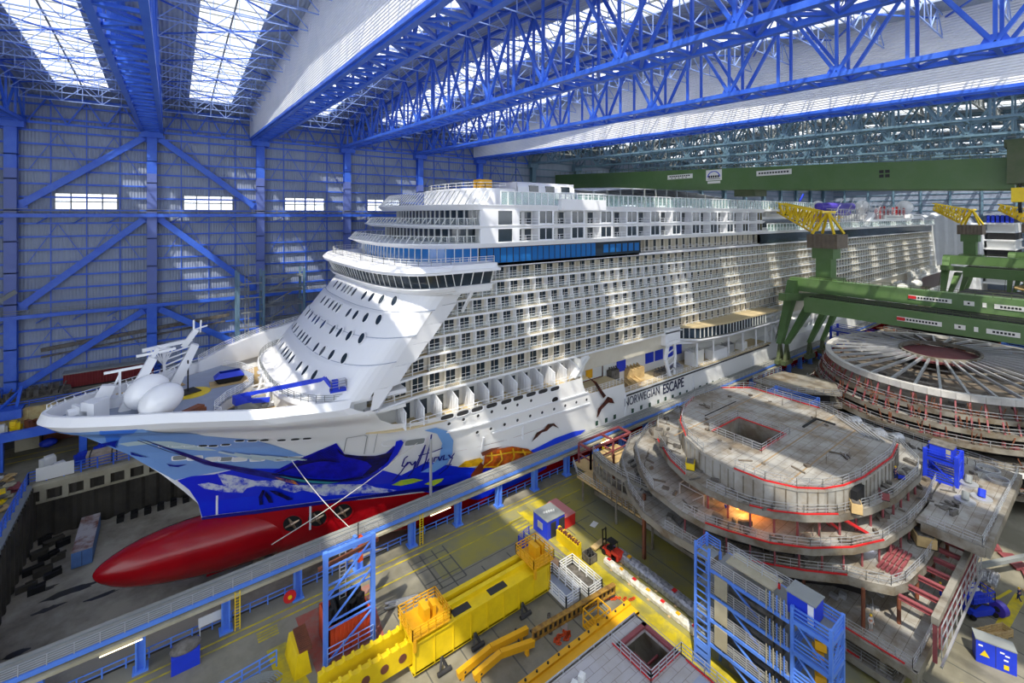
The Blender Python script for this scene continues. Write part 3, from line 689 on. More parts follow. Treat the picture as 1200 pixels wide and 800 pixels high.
# lowest, deep balconies on top of the forward hull, with tall slatted dividers
s = MB(); s.prism([(24.6, 71.6), (27.5, 69.9), (31, 68.9), (36, 68.3), (70.5, 68.15), (70.5, YI+1), (24.2, YI+1)], 15.7, 15.95); sp(s, 'terrace_floor', M['beige'])
s = MB(); s.box(24, 71, YI+.9, YI+1.0, 15.9, 20.1); s.box(24.2, 30, 68.9, YI+1, 19.6, 20.1); sp(s, 'terrace_wall', M['offwhite'])
g = MB()
for k in range(13):
    x = 29.8 + k*3.15
    s = MB(); s.add([(x, 68.5, 15.95), (x+.12, 68.5, 15.95), (x+.12, YI+.9, 15.95), (x, YI+.9, 15.95), (x, 68.5, 18.6), (x+.12, 68.5, 18.6), (x+.12, 70.3, 19.4), (x, 70.3, 19.4), (x+.12, YI+.9, 20.0), (x, YI+.9, 20.0)],
          [(0,3,9,7,4), (1,5,6,8,2), (0,4,5,1), (4,7,6,5), (7,9,8,6)])
    for j in range(5): s.box(x-.06, x+.18, 68.6+j*.85, 68.66+j*.85, 15.95, 18.7)
    s.beam((x+.06, 68.5, 18.62), (x+.06, YI+.9, 20.02), .2, .12)
    sp(s, 'terrace_divider', M['white'])
    g.box(x+.9, x+2.4, YI+.82, YI+.88, 16, 18.6)
g.build_each('terrace_door', M['glass'], SHIP)
s = MB(); s.rail([(30.5, 68.35, 16.2), (68.3, 68.35, 16.2)], 1.1, 3.15, 2, .09); sp(s, 'terrace_railing', M['white'])
# slab above it, kinked
# ---- bridge ----
def bl(x0, hw, a, n=3.2): return nose_line(x0, hw, a, 30, n)
BR = [(37.4, 28.2, 22.6), (38.1, 26.9, 23.4), (38.2, 26.8, 23.5)]
s = MB(); rows = [[(x, y, z) for x, y in bl(x0, hw, 10)] for z, x0, hw in ((36.8, 29.2, 21.5), (37.6, 27.4, 22.9), (38.2, 26.9, 23.3))]; s.grid(rows); 
s.prism(bl(26.9, 23.3, 10) + [(45, CY+23.3), (45, CY-23.3)], 38.15, 38.3); s.prism(bl(28.5, 22.4, 10) + [(45, CY+22.4), (45, CY-22.4)], 37.2, 38.16)
sp(s, 'bridge_sill', M['white'])
s = MB(); rows = [[(x, y, z) for x, y in bl(x0, hw, 10)] + [(44.6, CY+hw, z)] for z, x0, hw in ((38.3, 27.6, 22.6), (40.6, 26.6, 23.5))]; rows = [[(44.6, CY-hw, z)] + r for r, (z, x0, hw) in zip(rows, ((38.3, 27.6, 22.6), (40.6, 26.6, 23.5)))]
s.grid(rows); s.box(44.5, 44.6, CY-22.6, CY-19, 38.3, 40.6); s.box(44.5, 44.6, CY+19, CY+22.6, 38.3, 40.6)
br = sp(s, 'bridge_windows', M['glass'], label='slanted dark glass of the bridge')
s = MB(); lo = bl(27.5, 22.65, 10); hi_ = bl(26.5, 23.55, 10)
def resample(l, d):
    out = [l[0]]; acc = 0
    for a, b in zip(l, l[1:]):
        L_ = math.dist(a, b); pos = 0
        while acc + (L_-pos) >= d:
            pos += d-acc; acc = 0; t = pos/L_; out.append((a[0]+(b[0]-a[0])*t, a[1]+(b[1]-a[1])*t))
        acc += L_-pos
    return out
rl_, rh_ = resample(lo, 1.45), resample(hi_, 1.45)
for k in range(min(len(rl_), len(rh_))):
    a = rl_[k]; b = rh_[min(len(rh_)-1, int(k*len(rh_)/len(rl_)+.5))]
    s.beam((a[0]-.03, a[1], 38.3), (b[0]-.03, b[1], 40.6), .1)
for x in (38.5, 40.5, 42.5, 44.5): s.beam((x, CY-22.65, 38.3), (x, CY-23.55, 40.6), .14)
sp(s, 'window_mullions', M['offwhite'])
s = MB(); s.grid([[(x, y, z) for x, y in bl(x0, hw, 10)] for z, x0, hw in ((40.6, 26.2, 23.9), (41.0, 25.6, 24.4), (41.6, 26.2, 24.0), (41.9, 27.4, 23))])
s.prism([(45.6, CY-24.2)] + bl(25.8, 24.2, 10) + [(45.6, CY+24.2)], 40.55, 41.0); s.prism([(45.3, CY-23.6)] + bl(26.4, 23.6, 10) + [(45.3, CY+23.6)], 41.0, 41.85)
sp(s, 'bridge_roof', M['white'])
s = MB(); s.rail([(x, y, 41.85) for x, y in [(45, CY-23)] + bl(27.6, 22.8, 9)[::2]], 1.1, 1.6, 3, .07); sp(s, 'bridge_roof_railing', M['offwhite'])
s = MB()
for sg in (-1, 1):
    s.beam((41, CY+sg*22.4, 37.2), (41, CY+sg*19, 33.2), .4); s.box(37.5, 45, min(CY+sg*21.8, CY+sg*18), max(CY+sg*21.8, CY+sg*18), 36.8, 37.3)
sp(s, 'wing_strut', M['white'])
# deckhouse behind bridge roof: blue band of windows, then two suite decks and the top deck
s = MB(); s.prism(nose_line(33.0, 19.6, 11, xb=88.6), 40.7, 44.4); sp(s, 'observation_deck_core', M['dark'])
def front_glass(z0, z1, x0, hw, a, m, nm, d=1.5, th=.12):
    s = MB(); s.wallstrip(nose_line(x0, hw, a, 36), z0, z1); o = sp(s, nm, m)
    q = MB()
    for x, y in resample(nose_line(x0-.06, hw+.06, a, 60), d): q.beam((x, y, z0), (x, y, z1), th)
    q.build('mullions', M['offwhite'], o); return o
front_glass(41.0, 44.3, 32.8, 19.7, 11, M['bluegl'], 'observation_windows')
s = MB(); q = MB(); dk = MB()
for sgn in (-1, 1):
    y = CY+sgn*19.78; a, b = min(y, y+sgn*.12), max(y, y+sgn*.12)
    s.box(44, 73.5, a, b, 41.3, 44.0)
    for k in range(21): q.box(44+k*1.48-.07, 44+k*1.48+.07, a-.05, b+.05, 41.3, 44)
    dk.box(73.5, 88.8, a, b, 41.2, 44.1); dk.box(147.5, 351, a+.2, b+.2, 41.0, 44.2)
[o_.__setitem__('label', 'long bright blue window band') for o_ in s.build_each('window_band', M['bluegl'], SHIP)]; sp(q, 'band_mullions', M['black']); sp(dk, 'dark_window_band', M['glass'])
for k in range(6):
    q = MB(); q.box(76+k*2.1, 77.5+k*2.1, CY-20.0, CY-19.9, 41.8, 43.6); sp(q, 'lounge_window', M['bluegl'])
def slab(name, x0, hw, a, z0, z1, xb, x0b=None, hwb=None):
    """slab with a sloping white fascia round the front"""
    s = MB(); x0b = x0 if x0b is None else x0b; hwb = hwb or hw
    s.prism(nose_line(x0, hw, a, 36, xb=xb), z1-.12, z1)
    s.prism(nose_line(x0b, hwb, a, 36, xb=xb), z0, z0+.12)
    s.grid([[(x, y, z0) for x, y in nose_line(x0b, hwb, a, 36, xb=xb)], [(x, y, z1) for x, y in nose_line(x0, hw, a, 36, xb=xb)]])
    return sp(s, name, M['white'])
slab('suite_deck_slab', 29.6, 20.9, 14, 44.2, 45.1, Xend-26, 31.5, 20.5)
slab('suite_deck_slab', 33.6, 20.9, 10.5, 47.6, 48.2, 148, 34.8, 20.6)
slab('top_deck_slab', 37.2, 20.9, 7.5, 50.9, 51.9, 148, 38.4, 20.6)
slab('balcony_top_slab', 36, 19.6, 8, 40.4, 41.2, Xend-25)
front_glass(45.1, 47.6, 38.2, 18.0, 8, M['glass'], 'suite_front_windows', 1.7, .25)
front_glass(48.2, 50.9, 41.5, 18.0, 6, M['glass'], 'suite_front_windows', 1.7, .25)
# slanted glass screens round the fronts
for z, x0, hw, a in ((45.1, 29.9, 20.7, 13.5), (48.2, 33.9, 20.7, 10.2)):
    s = MB(); g = MB(); l0 = resample(nose_line(x0, hw, a, 80), 1.5); 
    for (x, y), (x2, y2) in zip(l0, l0[1:]):
        dx = 1.1 if abs(y-CY) < 19.5 else .15
        s.beam((x, y, z), (x+dx, y+(CY-y)*.02, z+1.25), .1); s.beam((x+dx, y+(CY-y)*.02, z+1.25), (x2+dx, y2+(CY-y2)*.02, z+1.25), .09)
        g.add([(x, y, z), (x2, y2, z), (x2+dx, y2+(CY-y2)*.02, z+1.2), (x+dx, y+(CY-y)*.02, z+1.2)], [(0,1,2,3)])
    o = sp(s, 'front_screen', M['offwhite']); g.build('screen_glass', M['rglass'], o)
s = MB(); g = MB(); l0 = resample(nose_line(37.4, 20.8, 7.2, 80), 1.25)
for (x, y), (x2, y2) in zip(l0, l0[1:]):
    s.beam((x, y, 51.9), (x+2.2, y+(CY-y)*.05, 54.4), .13); g.add([(x, y, 52), (x2, y2, 52), (x2+2.2, y2+(CY-y2)*.05, 54.3), (x+2.2, y+(CY-y)*.05, 54.3)], [(0,1,2,3)])
    s.beam((x+2.2, y+(CY-y)*.05, 54.4), (x2+2.2, y2+(CY-y2)*.05, 54.4), .1)
o = sp(s, 'wind_screen', M['offwhite']); g.build('screen_glass', M['rglass'], o)
# suite decks along the side: white frame grid with windows and recesses
for lv, (z0, z1) in enumerate(((45.1, 47.6), (48.2, 50.9))):
    for sgn in (-1,):
        y0 = CY-20.8
        s = MB(); s.box(44, 147, y0+1.9, y0+2.0, z0, z1); sp(s, 'suite_wall', M['offwhite'])
        s = MB(); dk = MB(); fl = MB(); rr = MB(); x = 47.2
        s.box(43.6, 47.4, y0, y0+.4, z0, z1); s.box(43.6, 147, y0+.05, y0+.3, z0-.05, z0+.06); s.box(43.6, 147, y0+.05, y0+.3, z1-.1, z1+.05)
        s.box(50.6, 51.8, y0, y0+.4, z0, z1); dk.box(47.4, 50.6, y0+.15, y0+.25, z0, z1); x = 51.8
        k = 0
        while x < 145:
            # frame, recess with divider, window box
            s.box(x, x+.45, y0, y0+1.9, z0, z1)
            s.box(x+5.0, x+5.35, y0, y0+1.9, z0, z1)
            dk.box(x+5.35, x+8.6, y0+.15, y0+.25, z0+.2, z1-.2)
            s.box(x+6.9, x+7.05, y0+.08, y0+.3, z0, z1)
            s.box(x+5.35, x+8.6, y0+.1, y0+.28, z0, z0+.25)
            fl.box(x+.8, x+2.2, y0+1.8, y0+1.88, z0+.1, z1-.3); fl.box(x+3.1, x+4.6, y0+1.8, y0+1.88, z0+.1, z1-.3)
            rr.rail([(x+.45, y0+.1, z0), (x+5, y0+.1, z0)], 1.1, 1.5, 2, .07)
            x += 8.6; k += 1
        sp(s, 'suite_frame', M['white']); dk.build_each('suite_window', M['glass'], SHIP); stuff(sp(fl, 'suite_doors', M['glass'])); sp(rr, 'suite_railing', M['white'])
s = MB()
for z0, z1 in ((45.1, 50.9),): s.box(146.5, 148, 69, 2*CY-69, z0, z1)
sp(s, 'suite_end_wall', M['offwhite'])
# top deck glass wall with white posts
g = MB(); g.box(48, 185, CY-20.72, CY-20.68, 51.95, 54.3); sp(g, 'deck_glass', M['dglass'])
s = MB(); x = 48
while x < 185: s.box(x-.1, x+.1, CY-20.8, CY-20.6, 51.9, 54.3); x += 1.6
s.box(48, 185, CY-20.85, CY-20.55, 54.3, 54.45); sp(s, 'glass_posts', M['white'])
s = MB(); s.box(62, 75, CY-21.6, CY-19, 51.0, 53.2); s.box(148, 190, CY-20.8, CY+20, 51.2, 51.9); s.build_each('side_bay', M['white'], SHIP)
s = MB(); s.rail([(62, CY-21.5, 53.2), (75, CY-21.5, 53.2)], 1.3, 2, 2, .1); sp(s, 'bay_railing', M['white'])
# deckhouses on top
s = MB(); s.prism(nose_line(46, 13, 8, xb=66), 51.9, 55.4); sp(s, 'forward_deckhouse', M['white'])
s = MB(); s.rail([(x, y, 55.4) for x, y in nose_line(47, 12.5, 8)[::2]], 1.2, 1.5, 2, .1); sp(s, 'deckhouse_railing', M['offwhite'])
s = MB(); 
rows = [[(x+6*math.sin(t), 76+10*(1-0.0*t), 0) for x in (0,)] for t in (0,)]
for i in range(9):
    pass
s.grid([[(57+ (14 if False else 0) + 16*k/12, 76+dy, 54.6+h) for k in range(13)] for dy, h in ((-1, 0), (-.9, 1.2), (-.3, 2.0), (1, 2.4), (8, 2.4), (9.3, 2.0), (10, 0))])
s.box(57, 57.1, 75.4, 85.8, 54.5, 56.9); s.box(73, 73.1, 75.4, 85.8, 54.5, 56.9); s.box(57, 73, 75, 86, 51.9, 54.6); sp(s, 'radar_deckhouse', M['white'])
for x in (60, 64.5, 69):
    q = MB(); q.box(x, x+2.4, 74.9, 75.3, 54.9, 56.2); sp(q, 'deckhouse_window', M['glass'])
s = MB(); s.box(51, 54, 80, 82.5, 55.4, 57.4); sp(s, 'equipment_crate', M['ocher'])
# pool canopy: long shallow curved roof
rows = []
for i in range(15):
    x = 76 + i*4.5; h = 54.6 + 1.9*math.sin(math.pi*min(1, (i+2)/15))
    rows.append([(x, y, h + (1.0*math.sin(math.pi*(y-72)/34))) for y in (72, 78, 84, 90, 96, 102, 106)])
s = MB(); s.grid(rows); sp(s, 'pool_canopy', M['tarp'], label='long shallow white canopy over the pool deck')
s = MB()
for r in rows: s.beam(r[0], (r[0][0], r[0][1], 51.9), .25); s.path(r, .2)
sp(s, 'canopy_ribs', M['greybeam'])
# ---- hull paint, openings, lettering ----
def hn(X, z):
    X = max(X, interp(z, STEM)+.02); e = .15
    dbx = (hull_b(X+e, z)-hull_b(X, z))/e; dbz = (hull_b(X, z+e)-hull_b(X, z-e))/(2*e)
    return Vector((-dbx, -1, -dbz)).normalized(), X
def hp(X, z, off):
    n_, X2 = hn(X, z); return tuple(Vector((X2, CY-hull_b(X2, z), z)) + n_*off)
def clip(poly, ax, v, keep_less):
    out = []
    for i in range(len(poly)):
        a, b = poly[i-1], poly[i]; ia = (a[ax] <= v) == keep_less; ib = (b[ax] <= v) == keep_less
        if ia != ib:
            t = (v-a[ax])/(b[ax]-a[ax]); out.append((a[0]+(b[0]-a[0])*t, a[1]+(b[1]-a[1])*t))
        if ib: out.append(b)
    return out
def decal(poly, off, step=.5):
    mb_ = MB(); xs = [p[0] for p in poly]; zs = [p[1] for p in poly]
    x = math.floor(min(xs)/step)*step
    while x < max(xs):
        col = clip(clip(poly, 0, x, False), 0, x+step, True)
        if len(col) >= 3:
            z = math.floor(min(p[1] for p in col)/step)*step; zm = max(p[1] for p in col)
            while z < zm:
                c = clip(clip(col, 1, z, False), 1, z+step, True)
                if len(c) >= 3: mb_.add([hp(a, b, off) for a, b in c], [tuple(range(len(c)))])
                z += step
        x += step
    return mb_
pm = lambda n, c, **k: mat(n, c, .32, **k)
PAINT = {'light_blue_field': pm('mural_light_blue', (118, 158, 218), var=.4, rgb2=(142, 176, 224), scale=.06), 'mid_blue_patch': pm('mural_mid_blue', (64, 120, 222)),
 'cream_crest': pm('mural_pale_crest', (188, 208, 214)), 'blue_sea': pm('mural_sea_blue', (18, 40, 214), var=.4, rgb2=(14, 70, 226), scale=.12), 'right_wave': pm('mural_wave_blue', (24, 66, 226)),
 'sail': pm('mural_sail_blue', (20, 24, 190), var=.6, rgb2=(8, 10, 110), scale=.6), 'sail_black': pm('mural_black', (8, 8, 40), var=.5, rgb2=(16, 20, 130), scale=.8), 'fish_body': pm('mural_dark_blue', (14, 20, 120), var=.5, rgb2=(60, 70, 160), scale=.5),
 'foam': pm('mural_foam', (205, 212, 226), var=1, rgb2=(30, 60, 210), scale=.9), 'globe_ring': pm('mural_sky_blue', (120, 168, 228)),
 'turtle_shell': pm('mural_turtle_orange', (205, 96, 20), var=1, rgb2=(110, 52, 16), scale=.45), 'turtle_head': pm('mural_turtle_yellow', (222, 172, 24), var=.5, rgb2=(120, 80, 20), scale=.8),
 'brownp': pm('mural_brown', (112, 52, 30)), 'birdp': pm('mural_bird_black', (38, 30, 34), var=.5, rgb2=(130, 60, 30), scale=.8), 'shark': pm('mural_shark_navy', (16, 34, 150)),
 'lime': pm('mural_fish_green', (150, 200, 70), var=.6, rgb2=(220, 210, 40), scale=.8), 'turq': pm('mural_turquoise', (50, 140, 150)), 'or': pm('mural_orange_specks', (214, 128, 40), var=1, rgb2=(20, 24, 120), scale=1.2), 'boot': pm('boot_line_navy', (16, 20, 120))}
KEYS = {'foam_two': 'foam', 'turtle_flipper': 'brownp', 'turtle_flipper_up': 'brownp', 'bird_low': 'birdp', 'bird_high': 'birdp', 'bird_wing': 'birdp', 'shark_a': 'shark', 'shark_b': 'shark', 'shark_c': 'shark', 'marlin_tail': 'blue_sea',
        'stripe_a': 'sail_black', 'stripe_b': 'sail_black', 'stripe_c': 'sail_black', 'dolphin_fish': 'lime', 'dolphin_fish_two': 'lime', 'turq_stripe': 'turq', 'orange_specks': 'or', 'boot_stripe': 'boot'}
NM = {'light_blue_field': 'painted_sky', 'mid_blue_patch': 'painted_patch', 'cream_crest': 'painted_crest', 'blue_sea': 'painted_sea', 'right_wave': 'painted_wave', 'sail': 'painted_sail', 'sail_black': 'painted_sail_shadow', 'fish_body': 'painted_fish', 'foam': 'painted_foam', 'foam_two': 'painted_foam', 'globe_ring': 'painted_crescent'}  # sail_black is the mural's own black area of the sail
mural = thing('x', 'x', 'x'); bpy.data.objects.remove(mural)
lay = .07
for k, pts in MURAL.items():
    lay += .012
    o = sp(decal(pts, lay), NM.get(k, 'painted_' + k.replace('_a', '').replace('_b', '') if not k.startswith('bird') else 'painted_bird'), PAINT[KEYS.get(k, k)])
# turtle shell pattern lines, yellow
s = MB()
def stroke(mb_, pts, w_, off, step=.5):
    for (a, b), (c, d) in zip(pts, pts[1:]):
        L_ = math.dist((a, b), (c, d)); n = max(1, int(L_/step)); nx, nz = -(d-b)/max(L_, .001)*w_/2, (c-a)/max(L_, .001)*w_/2
        for i in range(n):
            t0, t1 = i/n, (i+1)/n; x0, z0 = a+(c-a)*t0, b+(d-b)*t0; x1, z1 = a+(c-a)*t1, b+(d-b)*t1
            mb_.add([hp(x0-nx, z0-nz, off), hp(x1-nx, z1-nz, off), hp(x1+nx, z1+nz, off), hp(x0+nx, z0+nz, off)], [(0,1,2,3)])
for pts in ([(45.3, 5.0), (46.6, 6.0), (46.2, 7.7)], [(47.6, 4.2), (48.6, 5.6), (47.9, 7.6)], [(50.2, 4.0), (51.0, 5.4), (50.5, 7.3)], [(53, 4.1), (53.4, 5.2), (52.6, 6.5)], [(45.3, 7.2), (47, 6.9), (50.5, 6.6), (54.5, 5.4)], [(45.2, 4.9), (48, 4.3), (52, 4.2), (55.4, 4.7)]): stroke(s, pts, .3, lay+.03)
sp(s, 'painted_shell_lines', PAINT['turtle_head'])
s = MB()
for pts in SIG: stroke(s, pts, .23, lay+.05)
stroke(s, [(39.2, 6.9), (39.3, 6.7)], .3, lay+.05); stroke(s, [(38.6, 6.9), (38.7, 6.7)], .3, lay+.05)
stroke(s, [(33.5, 7.2), (34.06, 12.1)], .2, lay+.05)
sp(s, 'painted_signature', pm('signature_navy', (20, 24, 130)), label='hand-written blue signature on the hull')
# long thin line of the marlin bill
s = MB(); stroke(s, [(-3.7, 17.7), (0, 14.9), (5.4, 11.6), (10.9, 9.4)], .13, lay+.04); stroke(s, [(13.2, 8.7), (18, 6.9), (22, 6.0), (26, 6.3)], .25, lay+.04); sp(s, 'painted_bill', PAINT['sail_black'])
s = MB()
for k in range(12): stroke(s, [(13.6+k*.5, 8.6+k*.25), (20.6+k*.15, 14.0-k*.35)], .09, lay+.04)
sp(s, 'painted_sail_rays', PAINT['sail_black'])
s = MB()
for a in (3, 5, 7, 9): stroke(s, [(a+3, 15-a*.25), (a+8.5, 12.2-a*.1)], .35, lay+.02)
sp(s, 'painted_streaks', PAINT['cream_crest'])
def hole(X, z, rx, rz, name, m=M['glass'], n=14, pw=2.0, rim=None):
    ring = [(X+rx*math.copysign(abs(math.cos(t))**(2/pw), math.cos(t)), z+rz*math.copysign(abs(math.sin(t))**(2/pw), math.sin(t))) for t in [2*math.pi*i/n for i in range(n)]]
    s = MB(); s.add([hp(a, b, .10) for a, b in ring], [tuple(range(n))]); o = sp(s, name, m)
    r2 = [(X+(a-X)*(1+rim_), z+(b-z)*(1+rim_)) for rim_ in (.22,) for a, b in ring]
    s = MB(); s.add([hp(a, b, .10) for a, b in ring] + [hp(a, b, .13) for a, b in r2], [(i, (i+1) % n, n+(i+1) % n, n+i) for i in range(n)]); s.build('rim', rim or M['white'], o)
    return o
for X, z in FAIRLEADS: hole(X, z, .55, .22, 'fairlead', M['dark'], pw=3)
for i, (X, z) in enumerate(RECESS): hole(X, z, .85, .42, 'mooring_recess', M['offwhite'] if i % 3 else M['greybeam'], pw=5)
hole(28.6, 13.1, 1.1, .55, 'mooring_recess', M['offwhite']); hole(32.4, 12.6, 1.5, .6, 'mooring_recess', M['greybeam'], pw=6)
hole(34.9, 14.6 - 1.2, 1.2, .5, 'mooring_recess', M['greybeam'], pw=6) if False else None
for X, z in OVALS: hole(X, z, 1.15, .38, 'oval_port', M['dark'], pw=3.5, n=18)
for X, z in CIRCLES: hole(X, z, .28, .28, 'round_port', M['dark'])
for X, z in SQ: hole(X, z, .42, .5, 'square_port', mat('green_port_cover', (34, 74, 58), .4), pw=8, n=16)
hole(60.8, 13.7, .8, .5, 'hawse_pipe', M['black'])
for X, z in THRUSTERS:
    o = hole(X, z-.4, 1.35, 1.35, 'thruster_tunnel', M['black'], n=24, rim=M['red'])
    s = MB()
    for k in range(4):
        a = k*math.pi/2+.5; c = hp(X, z-.4, .2); s.tube(c, hp(X+1.1*math.cos(a), z-.4+1.1*math.sin(a), .16), .28, .12, 6)
    s.ball(hp(X, z-.4, .2), .4); s.build('propeller', mat('bronze', (150, 130, 110), .3, metal=.6), o)
# hull ledges, door outline, draft marks, seams
s = MB()
def ledge(x0, x1, z0, z1, d=.25):
    n = max(1, int((x1-x0)/2))
    for i in range(n):
        a = x0+(x1-x0)*i/n; b = x0+(x1-x0)*(i+1)/n; za = z0+(z1-z0)*i/n; zb_ = z0+(z1-z0)*(i+1)/n; s.beam(hp(a, za, d/2), hp(b, zb_, d/2), .22, d)
ledge(37.2, 70, 13.6, 13.1); ledge(46, 70.5, 11.2, 10.6); s2 = s
for X, z0, z1 in ((44.4, 8.2, 10.8), (52.8, 8.2, 10.8), (108.5, 4, 8.6), (140, 3.5, 8), (81.9, 4.2, 10), (18.9, -3, 1)): s.beam(hp(X, z0, .1), hp(X, z1, .1), .28)
sp(s, 'rubbing_strake', M['white'])
s = MB(); q = [(22.3, 12.2), (22.1, 15.3), (24.4, 15.6), (24.9, 15.2), (25.3, 11.2)]; stroke(s, q, .1, .12)
stroke(s, [(26.2, 16), (26.6, 11.3)], .06, .12); sp(s, 'shell_door_outline', M['greybeam'])
s = MB(); stroke(s, [(6.0, -1), (6.0, 5)], .3, .14, .3); sp(s, 'draft_marks', M['white'])
# ship's name in letters on the hull side
def text(body, name, loc, size, m, par, rot=(math.pi/2, 0, 0), ext=.03, bold=0, sx=1.0, align='LEFT'):
    cu = bpy.data.curves.new(name, 'FONT'); cu.body = body; cu.size = size; cu.extrude = ext; cu.offset = bold; cu.align_x = align
    to = bpy.data.objects.new(name, cu); C.objects.link(to)
    dg = bpy.context.evaluated_depsgraph_get(); me = bpy.data.meshes.new_from_object(to.evaluated_get(dg)); bpy.data.objects.remove(to)
    me.materials.clear(); me.materials.append(m); me.transform(Matrix.Translation(loc) @ (Matrix.Rotation(rot[2], 4, 'Z') @ Matrix.Rotation(rot[0], 4, 'X')) @ Matrix.Diagonal((sx, 1, 1, 1)))
    o = bpy.data.objects.new(name, me); C.objects.link(o)
    if par: o.parent = par; o.matrix_parent_inverse = parent_inv(par)
    return o
nv = mat('ship_name_navy', (30, 34, 70), .4)
text('NORWEGIAN', 'name_lettering', (81.5, 67.93, 7.1), 2.7, nv, SHIP, sx=.78, bold=-.01)
text('ESCAPE', 'name_lettering', (95.6, 67.93, 6.7), 3.3, nv, SHIP, sx=.80, bold=.05)
# ---- promenade recess amidships ----
s = MB(); s.prism([(68.6, 68.2), (82, 68.2), (82, 74), (68.6, 74)], 12.0, 12.3); s.box(82, 152, 68.2, 76, 9.6, 9.9); sp(s, 'promenade_deck', M['beige'])
s = MB(); s.box(70, 82, 75, 75.2, 12, 20); s.box(82, 350, 74.5, 74.7, 9.5, 20); s.box(68.4, 68.8, 68.4, 76, 12, 20); sp(s, 'promenade_wall', M['offwhite'])
s = MB(); s.box(69, Xend-24, YF_+.4, 76.2, 19.9, 20.05); sp(s, 'promenade_soffit', M['cream'])
s = MB(); s.add([(64.5, 68.3, 16.8), (68.5, 68.3, 16.8), (72, 69.6, 20), (69.8, 69.6, 20)], [(0,1,2,3)]); s.beam((66, 68.35, 16.8), (71.5, 69.5, 19.8), 1.2, .3); sp(s, 'slanted_fin', M['offwhite'])
for x in (86.5, 97.5, 101.5, 106, 110): 
    q = MB(); q.box(x, x+3.2, 74.3, 74.45, 12.0, 18.0); sp(q, 'blue_door', M['royal'])
q = MB(); q.box(76.5, 78.6, 74.8, 75.0, 12.4, 15.8); sp(q, 'yellow_door', M['ocher'])
s = MB(); s.rail([(82.3, 68.4, 10), (150, 68.4, 9.5)], 1.1, 2, 3, .07); s.rail([(69.2, 68.4, 12.4), (81.8, 68.4, 12.3)], 1.2, 1.2, 3, .07); sp(s, 'promenade_railing', M['white'])
s = MB(); s.box(82, 150, 67.75, 68.25, 9.35, 9.6); sp(s, 'fender_line', M['dark'])
# glazed overhanging lounge
s = MB(); s.prism([(106, 71), (110.5, 67.2), (122, 65.4), (150, 65.2), (150, 71.5), (106, 71.5)], 20.6, 21.0); sp(s, 'lounge_roof', M['beige'])
s = MB(); s.wallstrip([(106.2, 71), (110.7, 67.6), (122, 65.8), (143, 65.6)], 17.9, 20.6); o = sp(s, 'lounge_windows', M['glass'])
q = MB()
for x, y in resample([(106.2, 70.9), (110.7, 67.5), (122, 65.7), (143, 65.5)], 1.5): q.box(x-.09, x+.09, y-.09, y+.05, 17.9, 20.6)
q.build('mullions', M['offwhite'], o)
s = MB(); s.grid([[(105.8, 71, z), (110.4, 66.9+d, z), (122, 65.0+d, z), (150, 64.8+d, z)] for z, d in ((17.9, 0), (17.5, 0), (16.4, 1.6), (16.3, 6))]); s.box(100, 106.3, 70.2, 72.3, 17, 21); sp(s, 'lounge_flare', M['white'])
s = MB()
for x in (112, 120, 128, 136, 144, 150): s.tube((x, 69, 9.6), (x, 69, 16.5), .28)
s.build_each('promenade_pillar', M['white'], SHIP)
# davits and lifeboat gear as lattice clutter aft of the lounge
for k, x in enumerate((100, 152, 158)):
    s = MB(); s.path([(x, 69, 9.8), (x-1.2, 69.4, 14), (x+.8, 70, 17.5), (x+2.6, 68.2, 18.6)], .7); s.path([(x+2, 69, 9.8), (x+3, 69.4, 14), (x+3.6, 70, 17.5)], .5)
    for j in range(5): s.beam((x-1, 69.3, 10.5+j*1.6), (x+2.6, 69.3, 11.5+j*1.6), .25)
    sp(s, 'lifeboat_davit', M['white'])
for k in range(7):
    x = 166+k*24
    s = MB(); s.ball((x+9, 69.5, 13.4), 8.5, 2.4, 2.4, 16, 8); sp(s, 'lifeboat', M['offwhite'], smooth=True)
    s = MB(); s.path([(x-1, 71, 9), (x-1, 69, 17.5), (x-1, 67.2, 18)], .8); s.path([(x+19, 71, 9), (x+19, 69, 17.5), (x+19, 67.2, 18)], .8); sp(s, 'lifeboat_davit', M['white'])
s = MB(); s.box(150, 330, 68.2, 76, 9.2, 9.5); s.box(120, 127, 68.8, 71.5, 9.9, 12.6); sp(s, 'boat_deck', M['white'])
for (x, y, lx, ly, h, m) in ((88, 71, 6, 3, .8, 'wood'), (92, 73.5, 5, 2.5, 2.6, 'wood'), (99, 70.5, 5, 2, 1.2, 'junk'), (84.5, 73.8, 3, 1.5, 3.4, 'junk'), (104, 70, 4, 2.2, 1.6, 'alu'), (114, 71, 6, 2.5, 3.6, 'offwhite'), (131, 71, 5, 2, 2.4, 'alu'), (138, 70.5, 4, 2, 2, 'offwhite')):
    s = MB(); s.rbox(x, y, 9.9, 9.9+h, lx, ly, .1)
    for j in range(4): s.beam((x-lx/2+j*lx/4, y-ly/2, 9.9+h), (x-lx/2+j*lx/4+1, y+ly/2, 10.3+h), .25)
    tag(s.build('material_pile', M[m]), {88: 'flat stack of brown timber near the open promenade rail', 92: 'tall pile of brown timber on the open promenade deck', 99: 'low dark machine parts before the white davit', 84.5: 'dark lattice frame leaning by the blue promenade doors', 104: 'small metal gear piece before the glazed lounge', 114: 'biggest white wrapped box under the glazed lounge', 131: 'metal gear under the middle of the glazed lounge', 138: 'white box under the aft end of the glazed lounge'}[x], 'gear', 'gear on the promenade deck')
